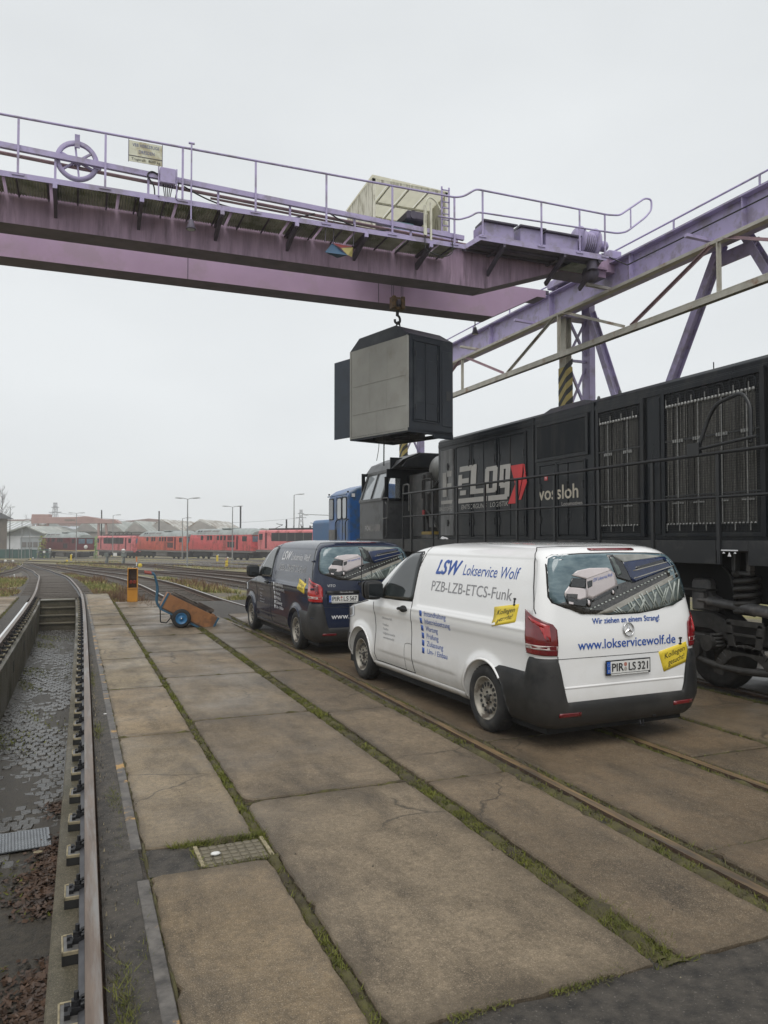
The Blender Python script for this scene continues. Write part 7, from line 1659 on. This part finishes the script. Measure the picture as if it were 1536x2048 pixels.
# ---- small trackside things
def foot(px_, py_):
    d = 100
    for _ in range(12): x, y = FP(px_, d); d = (1.96-GG(y))*1537/(py_-1075)
    x, y = FP(px_, d); return V((x, y, GG(y))), d
def standpipe(px_, py_, h_, label, valve=False):
    p, d = foot(px_, py_); hh = h_*d/1537; r = empty('standpipe', p, 0, label, 'standpipe', 'yellow standpipes in the yard')
    MB().bb(-.13, .13, -.12, .12, 0, hh*.8).build('body', 'signal_yellow', r, .02); MB().lathe([(0, 0), (.09, 0), (.10, .1), (0, .14)], (.12, 0, hh*.78), 'z', 10).build('cap', 'signal_white', r)
    if valve:
        MB().bb(-.16, .06, -.15, .12, hh*.62, hh*.82).build('valve_box', 'pink_steel', r, .02)
        for z in (.2, .42): MB().lathe([(.14, 0), (.20, .05), (.14, .1)], (0, 0, hh*z), 'z', 10).build('collar', 'signal_yellow', r)
        for s_ in (-1, 1): MB().beam((s_*.28, 0, 0), (0, 0, hh*.35), .07, .07).build('strut', 'signal_yellow', r)
standpipe(435, 1125, 18, 'slanted yellow standpipe left of the bigger yellow one'); standpipe(454, 1135, 24, 'bigger yellow standpipe with collars and struts', True)
standpipe(143, 1121, 15, 'yellow standpipe in front of the dark maroon locomotive'); standpipe(36, 1115, 12, 'small yellow standpipe near the green fence'); standpipe(225, 1113, 16, 'yellow standpipe behind the nearer buffer stop')
def lever(px_, py_, m, label, r_=.2, zc=.3):
    p, d = foot(px_, py_); r = empty('point_lever', p, 0, label, 'point lever', 'point levers beside the tracks')
    MB().lathe([(0, -.09), (r_, -.07), (r_, .07), (0, .09)], (0, 0, zc), 'y', 18).build('weight', m, r, .01)
    MB().beam((0, 0, zc), (-.55, 0, .08), .05, .05).build('handle', 'far_dark', r); MB().bb(-.7, -.45, -.15, .15, -.02, .12).build('base', 'far_dark', r)
lever(281, 1136, 'signal_yellow', 'point lever with a yellow weight behind the yellow post', .23); lever(12, 1126, 'signal_white', 'point lever with a white weight, left of a pair', .17); lever(62, 1122, 'signal_yellow', 'point lever with a small yellow weight at the switch', .13)
lever(135, 1126, 'signal_yellow', 'point lever with a yellow and white weight below the maroon locomotive', .15); lever(67, 1119, 'signal_white', 'point lever with a tiny white weight beyond the switch', .12); lever(15+12, 1126, 'signal_white', 'point lever with a white weight, right of a pair', .15)
p, d = foot(274, 1133); r = empty('marker_post', p, 0, 'short orange and white marker post behind the yellow post', 'marker post')
MB().cyl((0, 0, 0), (0, 0, .55), .07, 10).build('lower_post', 'signal_white', r); MB().cyl((0, 0, .55), (0, 0, 1.15), .09, 10).build('upper_post', mat('marker_orange', (.6, .2, .05), rough=.5), r)
p, d = foot(30, 1153); o = MB().lathe([(0, .2), (.06, .18), (.05, .1), (.04, 0)], (0, 0, 0), 'z', 10).build('marker_stone', 'signal_white'); o.location = p; tag(o, 'small white marker stone in the grass left of the pit track', 'marker stone')
def buffer_stop(px_, py_, wpx, label):
    p, d = foot(px_, py_); r = empty('buffer_stop', p, -R(30), label, 'buffer stop', 'buffer stops at the ends of sidings'); w_ = wpx*d/1537
    for s_ in (-1, 1):
        x = s_*w_*.42
        MB().beam((x, 0, .0), (x, 0, 1.35), .22, .22, up=(0, 1, 0)).build('upright', 'buffer_grey', r, .02); MB().beam((x-s_*.0-.5, .6, 0), (x, 0, 1.2), .16, .16).build('strut', 'buffer_grey', r, .02); MB().beam((x, -.5, 0), (x, -.02, 1.2), .16, .16).build('strut', 'buffer_grey', r, .02)
        MB().bb(x-.28, x+.28, -.3, .12, 1.0, 1.5).build('buffer_block', 'buffer_grey', r, .03)
    MB().bb(-w_*.5, w_*.5, -.12, .12, 1.15, 1.45).build('crossbeam', 'far_dark', r, .03)
    MB().lathe([(0, -.04), (.26, -.04), (.26, .04), (0, .04)], (w_*.42, -.2, 1.75), 'y', 18).build('signal_disc', 'signal_white', r); MB().bb(w_*.42-.24, w_*.42+.24, -.26, -.245, 1.70, 1.80).build('disc_bar', 'print_black', r)
    MB().bb(-.25, .25, -.16, -.12, 1.1, 1.5).build('panel', 'signal_white', r)
buffer_stop(232, 1129, 42, 'buffer stop with a white disc in front of the light red electric locomotive'); buffer_stop(90, 1117, 30, 'buffer stop left of the dark maroon locomotive')

# ---- halls, sheds, gantry and fence behind the sidings
def bld(px0, px1, d, name, label, cat, group=None):
    x0, y0 = FP(px0, d); return empty(name, (x0, y0, GZ(y0)), -R(22), label, cat, group), (px1-px0)*d/1537, GZ(y0)
def part(r, fn, nm, m, bevel=0):
    mb = MB(); fn(mb); return mb.build(nm, m, r, bevel)
# saw-tooth hall
def sawtooth(px0, px1, d, py_eave, py_ridge, n, label, roofm='shed_roof', wallm='hall_wall', depth=30):
    r, w_, zg = bld(px0, px1, d, 'factory_hall', label, 'building', 'old halls behind the locomotives')
    ze, zr = FZ(py_eave, d)-zg, FZ(py_ridge, d)-zg
    part(r, lambda b: b.bb(0, w_, 0, depth, -1, ze), 'wall', wallm)
    bw = w_/n
    for i in range(n):
        x0 = bw*i
        o = part(r, lambda b: b.add([(x0-.2, -.4, ze), (x0+bw*.42, -.4, zr), (x0+bw, -.4, ze), (x0-.2, depth, ze), (x0+bw*.42, depth, zr), (x0+bw, depth, ze)], [(0,1,4,3), (1,2,5,4), (0,2,1), (3,4,5)]), 'roof', roofm)
        part(o, lambda b: b.add([(x0+.5, -.44, ze+.15), (x0+bw*.42, -.44, zr-.5), (x0+bw-.6, -.44, ze+.15)], [(0,1,2)]), 'gable', 'hall_wall')
        for k in range(4): part(o, lambda b: b.add([(x0+bw*(.10+.08*k), -.3, ze+(zr-ze)*(.10+.08*k)/.42+.06), (x0+bw*(.13+.08*k), -.3, ze+(zr-ze)*(.13+.08*k)/.42+.06), (x0+bw*(.13+.08*k), depth*.8, ze+(zr-ze)*(.13+.08*k)/.42+.06), (x0+bw*(.10+.08*k), depth*.8, ze+(zr-ze)*(.10+.08*k)/.42+.06)], [(0,1,2,3)]), 'skylight', 'shed_wall') if k < 3 else None
    for i in range(int(w_/3)): part(r, lambda b: b.bb(.8+3*i, 2.4+3*i, -.06, .02, ze*.35, ze*.75), 'window', 'far_dark')
    return r
sawtooth(150, 300, 205, 1064, 1041, 3, 'long greenish hall with saw-tooth roof behind the red locomotives')
sawtooth(290, 445, 215, 1062, 1038, 2, 'old hall with patchy white broken roof behind the red locomotives', 'old_roof', depth=40)
sawtooth(60, 175, 225, 1062, 1052, 1, 'low grey hall behind the pink gantry', 'shed_wall', 'shed_wall')
sawtooth(420, 640, 260, 1066, 1056, 3, 'low hall roofs far off to the right of the lamp posts', 'shed_roof', depth=30)
# white gabled shed on the left
r, w_, zg = bld(5, 90, 178, 'gabled_shed', 'grey shed with a white front panel and low gable at the far left', 'building')
ze, zr = FZ(1068, 178)-zg, FZ(1053, 178)-zg
part(r, lambda b: b.prism([(0, -1), (w_, -1), (w_, ze), (w_*.62, zr), (0, ze-.4)], 'y', 0, 22), 'wall', 'shed_wall'); part(r, lambda b: b.bb(.4, w_*.43, -.12, .0, 1.2, ze-.7), 'front_panel', 'shed_white')
part(r, lambda b: (b.beam((-.6, 10, ze-.35), (w_*.62, 10, zr+.1), 23, .25, up=(0, 0, 1)), b.beam((w_*.62, 10, zr+.1), (w_+.5, 10, ze), 23, .25)), 'roof', 'shed_roof')
for i in range(4): part(r, lambda b: b.bb(w_*.47+i*1.3, w_*.47+1.0+i*1.3, -.1, .0, 2.2, 3.4), 'window', 'far_grey')
part(r, lambda b: b.bb(0, w_, -.16, -.02, ze-.75, ze-.45), 'cornice', 'shed_white')
# glazed roof behind it
r, w_, zg = bld(-40, 70, 210, 'glazed_hall', 'hall with a sloping glazed roof at the far left', 'building')
ze, zr = FZ(1062, 210)-zg, FZ(1040, 210)-zg
part(r, lambda b: b.bb(0, w_, 0, 26, -1, ze), 'wall', 'shed_wall'); part(r, lambda b: b.add([(0, 0, ze), (w_, 0, ze), (w_*.95, 12, zr), (w_*.1, 12, zr), (w_, 26, ze), (0, 26, ze)], [(0,1,2,3), (2,4,5,3), (1,4,2), (0,3,5)]), 'roof', 'shed_roof')
for i in range(9): part(r, lambda b: b.add([(w_*(.12+.095*i), 2.0, ze+(zr-ze)*.17+.1), (w_*(.12+.095*i)+.7, 2.0, ze+(zr-ze)*.17+.1), (w_*(.12+.095*i)+.9, 9.6, ze+(zr-ze)*.8+.1), (w_*(.12+.095*i)+.2, 9.6, ze+(zr-ze)*.8+.1)], [(0,1,2,3)]), 'roof_light', 'shed_white')
# brown house at the left edge
r, w_, zg = bld(-160, -46, 150, 'brown_house', 'brown house with dark eaves cut by the left edge', 'building')
ze = FZ(1034, 150)-zg; part(r, lambda b: b.bb(0, w_, 0, 12, -1, ze), 'wall', 'shed_brown'); part(r, lambda b: b.prism([(-.8, ze-.1), (w_+1.1, ze-.1), (w_*.5, ze+3)], 'y', -.8, 12.8), 'roof', 'far_dark')
for z in (2.2, 5.0): part(r, lambda b: b.bb(w_-1.6, w_-.5, -.08, .02, z, z+1.4), 'window', 'far_dark')
# pink gantry crane far off
r, w_, zg = bld(62, 238, 195, 'pink_gantry', 'pale pink gantry crane standing over the yard behind the maroon locomotive', 'crane')
zt, zb = FZ(1034, 195)-zg, FZ(1047, 195)-zg
part(r, lambda b: b.prism([(0, zt-.1), (w_*.48, zt), (w_*.62, zt+.2), (w_*.8, zt-.5), (w_*.95, zt-.6), (w_, zb+.2), (w_, zb), (0, zb)], 'y', 0, 2.2), 'girder', 'pink_steel', .05)
part(r, lambda b: b.bb(w_*.38, w_*.50, -.06, 0, zt-1.0, zt-.6), 'maker_plate', 'shed_brown')
for u0, u1 in ((.015, .015), (.055, .13), (.18, .165)): part(r, lambda b: b.beam((w_*u0, .6, zb+.6), (w_*u1, .6, 0), .55, .5), 'leg', 'pink_steel', .03)
part(r, lambda b: b.bb(0, w_*.2, .2, 2.0, zt-.2, zt+.7), 'leg_head', 'pink_steel', .04)
for u0, u1 in ((.76, .755), (.84, .87)): part(r, lambda b: b.beam((w_*u0, .6, zb+.3), (w_*u1, .6, 0), .55, .5), 'leg', 'pink_steel', .03)
part(r, lambda b: b.beam((w_*.015, .6, zb-2.5), (w_*.18, .6, zb-2.5), .4, .35), 'leg_tie', 'pink_steel')
part(r, lambda b: b.bb(w_*.09, w_*.16, .1, 2.0, zb-2.2, zb-.2), 'driver_cab', 'shed_brown', .05)
# pink wall of the long workshop
r, w_, zg = bld(-30, 250, 270, 'long_workshop', 'long pinkish brown workshop along the skyline', 'building')
zt = FZ(1038, 270)-zg; part(r, lambda b: b.prism([(0, -1), (w_, -1), (w_, zt-1.4), (w_*.8, zt), (w_*.1, zt-.2), (0, zt-1)], 'y', 0, 20), 'wall', mat('workshop_pink', (.27, .185, .165), (.22, .15, .135), rough=.8, scale=.3))
for i in range(12): part(r, lambda b: b.bb(2+i*4, 5+i*4, -.08, 0, zt-4, zt-2.4), 'window', 'shed_wall')
r, w_, zg = bld(330, 430, 285, 'brown_hall', 'brown pitched hall roof peeping above the patchy one', 'building')
zt = FZ(1037, 285)-zg; part(r, lambda b: b.prism([(-30, -1), (w_, -1), (w_, zt-3), (-6, zt), (-30, zt-2.6)], 'y', 0, 20), 'wall', 'workshop_pink')
# fence
fx, fy = FP(-12, 150); fn_ = empty('green_fence', (fx, fy, GZ(fy)), -R(22), 'dark green boarded fence along the far left of the yard', 'fence')
for i in range(9): o = MB().bb(0, 1.12, 0, .05, 0, 1.75).build('panel', 'fence_green', fn_, .01); o.location = (i*1.24, 0, random.gauss(0, .03))
for i in range(10): o = MB().bb(-.05, .05, -.03, .08, 0, 1.9).build('post', 'far_grey', fn_); o.location = (i*1.24-.06, 0, 0)
# yellow bush
def bush(px_, py_, d, rx, rz_, m, name, label, n=260):
    x, y = FP(px_, d); r = empty(name, (x, y, GZ(y)), 0, label, 'bush'); mb = MB()
    for _ in range(n):
        a = random.random()*6.3; q = random.random()**.5; zz = random.random(); c = V((cos(a)*q*rx*(1-.5*zz), sin(a)*q*rx*.6, zz*rz_)); s_ = .18
        u = V((random.gauss(0, 1), random.gauss(0, 1), random.gauss(0, 1))).normalized()*s_; v = V((random.gauss(0, 1), random.gauss(0, 1), random.gauss(0, 1))).normalized()*s_
        mb.add([c-u, c+v, c+u], [(0, 1, 2)])
    mb.build('foliage', m, r)['kind'] = 'stuff'; MB().cyl((0, 0, 0), (0, 0, rz_*.6), .05, 6).build('stem', 'twig', r)
bush(86, 1115, 150, 1.2, 4.4, 'bush_yellow', 'yellow_bush', 'tall yellowish bush left of the dark maroon locomotive'); bush(192, 1114, 142, .5, 4.0, mat('sign_lime', (.25, .5, .12), (.3, .36, .14), rough=.8), 'lime_bush', 'lime green shrub between the maroon and the light red locomotive', 160)
# bare trees at the left edge
def bare_tree(px_, d, h, label):
    x, y = FP(px_, d); r = empty('bare_tree', (x, y, GZ(y)), 0, label, 'tree', 'bare trees on the far left'); tk = MB(); tk.tube([(0, 0, 0), (.1, 0, h*.4), (.05, .1, h)], .15, 6, rad=[.22, .14, .03]); tk.build('trunk', 'twig', r); br = MB()
    for i in range(46):
        t = random.uniform(.3, .98); a = random.random()*6.3; L_ = h*.32*(1.05-t)+.4; p0 = V((.08, 0, h*t)); p1 = p0+V((cos(a)*L_*.7, sin(a)*L_*.7, L_)); br.tube([p0, p0.lerp(p1, .5)+V((0, 0, -.1)), p1], .03, 4, rad=[.045, .03, .012])
        for _ in range(3): q = p0.lerp(p1, random.uniform(.4, .9)); b_ = random.random()*6.3; br.tube([q, q+V((cos(b_)*.5, sin(b_)*.5, .7))], .015, 3)
    br.build('crown', 'twig', r)
bare_tree(3, 190, 17, 'bare tree behind the brown house, leftmost'); bare_tree(14, 240, 12, 'low bare tree left of the glazed hall'); bare_tree(52, 290, 14, 'bare tree above the glazed hall')
# pylons and wires
def pylon(px_, py0, py1, d, label):
    x, y = FP(px_, d); z0 = GZ(y); h = FZ(py1, d)-z0; r = empty('pylon', (x, y, z0), -R(22), label, 'pylon', 'power pylons on the skyline'); w_ = h*.09
    for sx in (-1, 1):
        for sy in (-1, 1): MB().beam((sx*w_, sy*w_, 0), (sx*w_*.25, sy*w_*.25, h), .2, .2).build('leg', 'pylon_steel', r)
    mb = MB(); 
    for k in range(9):
        z0_, z1_ = h*k/9, h*(k+1)/9; a, b_ = w_*(1-.75*k/9), w_*(1-.75*(k+1)/9)
        for sy in (-1, 1): mb.beam((-a, sy*a, z0_), (b_, sy*b_, z1_), .11, .11); mb.beam((a, sy*a, z0_), (-b_, sy*b_, z1_), .11, .11)
    mb.build('lattice', 'pylon_steel', r)['kind'] = 'stuff'
    for z, L_ in ((.80, h*.13), (.90, h*.08)): MB().beam((-L_, 0, h*z), (L_, 0, h*z), .2, .3).build('crossarm', 'pylon_steel', r)
    return V((x, y, z0+h*.8))
P1 = pylon(110, 1036, 1005, 330, 'power pylon above the pink gantry'); P2 = pylon(602, 1050, 1019, 350, 'power pylon behind the single-armed lamp post')
P0 = V((*FP(-100, 330), FZ(1028, 330)))
for a, b_, lab in ((P0, P1, 'power line running left from the pylon above the pink gantry'), (P1, P2, 'power line sagging between the two pylons')):
    mb = MB()
    for off in (0,): mb.tube([a.lerp(b_, t)+V((0, 0, -3.5*4*t*(1-t)+off)) for t in [i/24 for i in range(25)]], .07, 4)
    tag(mb.build('power_line', 'pylon_steel'), lab, 'power line')

# ================================================================ NEAR THINGS
mat('cart_wood', (.36, .165, .065), (.26, .115, .045), rough=.6, scale=2.5, c3=(.18, .085, .04), s3=2.2, bump=.1, bscale=30)
mat('cart_dark', (.10, .065, .045), (.06, .04, .03), rough=.7, scale=3)
mat('cart_blue', (.035, .12, .20), (.025, .085, .14), rough=.5, scale=6)
mat('rim_blue', (.03, .19, .40), (.02, .12, .26), rough=.4, scale=8, c3=(.06, .09, .12), s3=9, lo3=.52, hi3=.7)
mat('grip_red', (.35, .08, .06), rough=.6)
mat('old_beam', (.085, .065, .052), (.04, .03, .026), rough=.8, scale=5, bump=.3, bscale=30, c3=(.2, .17, .14), s3=3)
mat('post_orange', (.56, .255, .025), (.48, .21, .02), rough=.45, scale=3)
mat('socket_red', (.28, .05, .035), rough=.5)
# hand cart: tipped onto its nose. local x to the right along its length, wheel axle under the middle
cart = empty('hand_cart', (2.20, 17.25, 0), R(-4), 'brown wooden hand cart with blue frame and wheels, tipped forward', 'hand cart')
def ct(fn, nm, m, par=cart, bevel=0):
    mb = MB(); fn(mb); return mb.build(nm, m, par, bevel)
tilt = M4.Translation((0, 0, .175)) @ M4.Rotation(R(27.5), 4, 'Y')
def tl(p): return tilt @ V(p)
def tbox(b, x0, x1, y0, y1, z0, z1): s_ = len(b.v); b.bb(x0, x1, y0, y1, z0, z1); b.xf(tilt, s_)
X0, X1, YA, YB, HZ0, HZ1 = -.52, .72, -.02, .62, .06, .38
ct(lambda b: tbox(b, X0, X1, YA, YA+.03, HZ0, HZ1), 'side_board', 'cart_wood', bevel=.006); ct(lambda b: tbox(b, X0, X1, YB-.03, YB, HZ0, HZ1), 'side_board', 'cart_wood', bevel=.006)
ct(lambda b: tbox(b, X0, X0+.03, YA+.03, YB-.03, HZ0, HZ1), 'end_board', 'cart_wood', bevel=.006); ct(lambda b: tbox(b, X1-.03, X1, YA+.03, YB-.03, HZ0, HZ1+.0), 'end_board', 'cart_dark', bevel=.006); ct(lambda b: tbox(b, X0, X1, YA, YB, HZ0-.03, HZ0), 'floor_board', 'cart_dark', bevel=.004)
for x in (X0, X1-.035):
    for y in (YA-.012, YB-.025): ct(lambda b: tbox(b, x-.003, x+.038, y, y+.037, HZ0-.06, HZ1+.005), 'corner_iron', 'cart_blue')
for y in (YA-.01, YB-.03): ct(lambda b: tbox(b, X0, X1, y, y+.04, HZ0-.065, HZ0-.03), 'frame_rail', 'cart_blue')
for y in (YA+.02, YB-.02): ct(lambda b: b.tube(fillet([tl((X0+.02, y, HZ0-.04)), tl((X0-.10, y, HZ0+.02)), tl((X0-.24, y, .40)), tl((X0-.44, y, .62)), tl((X0-.52, y, .60))], .10, 5), .022, 8), 'handle_bar', 'cart_blue')
for y in (YA+.02, YB-.02): ct(lambda b: b.tube([tl((X0-.50, y, .605)), tl((X0-.64, y, .56))], .024, 8), 'grip', 'grip_red')
ct(lambda b: b.tube(fillet([tl((X0+.02, YA+.05, HZ0-.05)), tl((X0+.16, YA+.05, HZ0-.30)), tl((X0+.28, YA+.05, HZ0-.26)), tl((X0+.32, YA+.05, HZ0-.05))], .02), .014, 6), 'rest_leg', 'black_rail')
for y in (YA-.10, YB+.02):
    wr = empty('wheel', (0, y+.04, .205)); wr.parent = cart; wr.scale = (.835, 1, .835)
    MB().lathe([(.14, -.05), (.18, -.055), (.225, -.045), (.245, -.02), (.245, .02), (.225, .045), (.18, .055), (.14, .05)], (0, 0, 0), 'y', 28).build('tyre', 'tyre', wr)
    MB().lathe([(0, -.045), (.03, -.05), (.05, -.03), (.11, -.02), (.135, -.05), (.15, -.052), (.15, .05), (0, .04)], (0, 0, 0), 'y', 24).build('rim', 'rim_blue', wr); MB().lathe([(0, -.07), (.02, -.068), (.024, -.04)], (0, 0, 0), 'y', 12).build('hub', 'chrome', wr)
# loads on the cart
for k, (x0, x1, y0, z0, z1, lab) in enumerate(((-.44, .50, .08, .30, .42, 'dark old timber lying in the hand cart, nearest side'), (-.42, .56, .30, .34, .46, 'dark old timber lying in the hand cart, far side'), (.18, .56, .10, .42, .50, 'short timber block on top of the load in the hand cart'))):
    b = MB(); tbox(b, x0, x1, y0, y0+.17, z0, z1); b.xf(M4.Rotation(R(-4), 4, 'Z')); o = b.build('timber', 'old_beam', None, .008); o.location = cart.location; tag(o, lab, 'timber')
# orange socket post
post = empty('socket_post', (1.70, 24.72, 0), R(-8), 'orange socket post with open front standing at the slab edge', 'socket post')
def sp(fn, nm, m, bevel=0):
    mb = MB(); fn(mb); return mb.build(nm, m, post, bevel)
sp(lambda b: b.bb(-.15, .15, -.09, .11, 0, .42), 'lower_box', 'post_orange', .008); sp(lambda b: b.bb(-.13, .13, -.115, -.09, .40, .425), 'box_lip', 'post_orange', .004)
for x in (-.15, .125): sp(lambda b: b.bb(x, x+.025, -.09, .11, .42, 1.0), 'cheek', 'post_orange', .004)
sp(lambda b: b.bb(-.15, .15, -.09, .11, 1.0, 1.025), 'cap', 'post_orange', .004); sp(lambda b: b.bb(-.125, .125, .08, .11, .42, 1.0), 'back_panel', 'cart_dark')
for x in (-.055, .055): sp(lambda b: (b.cyl((x, .08, .62), (x, -.0, .60), .045, 12), b.cyl((x, .0, .60), (x, -.02, .595), .05, 12)), 'socket', 'socket_red')
sp(lambda b: b.bb(-.115, .115, .05, .085, .70, .74), 'shelf', 'cart_dark')
# drain cover in the slab gap
mat('drain_concrete', (.19, .165, .12), (.095, .085, .055), rough=.85, scale=9, bump=.5, bscale=60)
dr_ = empty('drain_cover', (.955, 4.885, 0), R(1), 'small concrete drain cover with moss between the slabs', 'drain cover')
mb = MB(); mb.bb(-.20, .20, -.15, .15, -.05, -.012)
mb.build('cover', 'drain_concrete', dr_, .006)
for i in range(7):
    for j in range(5):
        o = MB().bb(-.022, .022, -.022, .022, -.014, -.004).build('cover_stud', 'drain_concrete', dr_, .003) if (i, j) == (0, 0) else None
        if o: stud = o.data; st0 = o
        else: o = link('cover_stud', stud, dr_, .003)
        o.location = (-.165+.055*i, -.115+.057*j, 0)
for x in (-.225, .20): MB().bb(x, x+.025, -.16, .16, -.04, .0).build('frame_bar', 'pad_rim', dr_, .003)
o = MB().grid(lambda u, v: (.0, 0, 0), 1, 1) if False else None
lt = MB(); lt.lathe([(0, .02), (.02, .018), (.028, .008), (.02, 0)], (0, 0, 0), 'z', 7); o = lt.build('white_pebble', 'signal_white'); o.location = (.84, 4.86, 0); o.scale = (1.2, .8, .8); tag(o, 'white pebble on the drain cover', 'pebble')
mb = MB(); mb.grid(lambda u, v: (lerp(.43, .74, u), lerp(4.70, 5.10, v), -.012+.006*sin(u*9)*sin(v*7)), 10, 10); tag(mb.build('tar_patch', 'asphalt'), kind='structure')
# chequer plate on the pit floor
cp = MB(); cp.bb(-.36, .30, -.26, .26, 0, .012)
for i in range(22):
    for j in range(17): x, y = -.34+.029*i, -.245+.03*j; cp.beam((x-.006, y-.006*(1 if (i+j) % 2 else -1), .0125), (x+.006, y+.006*(1 if (i+j) % 2 else -1), .0125), .005, .004)
mat('chequer', (.22, .235, .25), (.13, .14, .15), rough=.25, metal=.6, scale=5)
o = cp.build('chequer_plate', 'chequer'); o.location = (-.48, 8.5, FL+.012); o.rotation_euler = (0, 0, R(4)); tag(o, 'wet steel chequer plate lying on the pit floor', 'steel plate')
for i, (x, y, z, s_, lab) in enumerate(((.36, 9.2, -.012, .02, 'scrap of white paper on the asphalt strip'), (-.27, 8.05, FL+.05, .035, 'pale stone among the dead leaves in the pit'))):
    m_ = MB(); m_.lathe([(0, .6), (.6, .5), (1, .2), (.8, 0)], (0, 0, 0), 'z', 7); o = m_.build('scrap', 'signal_white' if i == 0 else 'pad_rim'); o.location = (x, y, z); o.scale = (s_*1.4, s_, s_*.5); tag(o, lab, 'litter')
# ================================================================ DAMP AIR
hz = MB(); hz.bb(-190, 300, -9, 420, -6, 21.5); m = bpy.data.materials.new('haze'); m.use_nodes = True; n_ = m.node_tree; n_.nodes.clear()
o_ = n_.nodes.new('ShaderNodeOutputMaterial'); v_ = n_.nodes.new('ShaderNodeVolumePrincipled'); v_.inputs['Color'].default_value = (.97, .98, 1, 1); v_.inputs['Density'].default_value = .0009; v_.inputs['Anisotropy'].default_value = .2
n_.links.new(v_.outputs[0], o_.inputs['Volume']); MATS['haze'] = m
tag(hz.build('haze', 'haze'), kind='stuff')
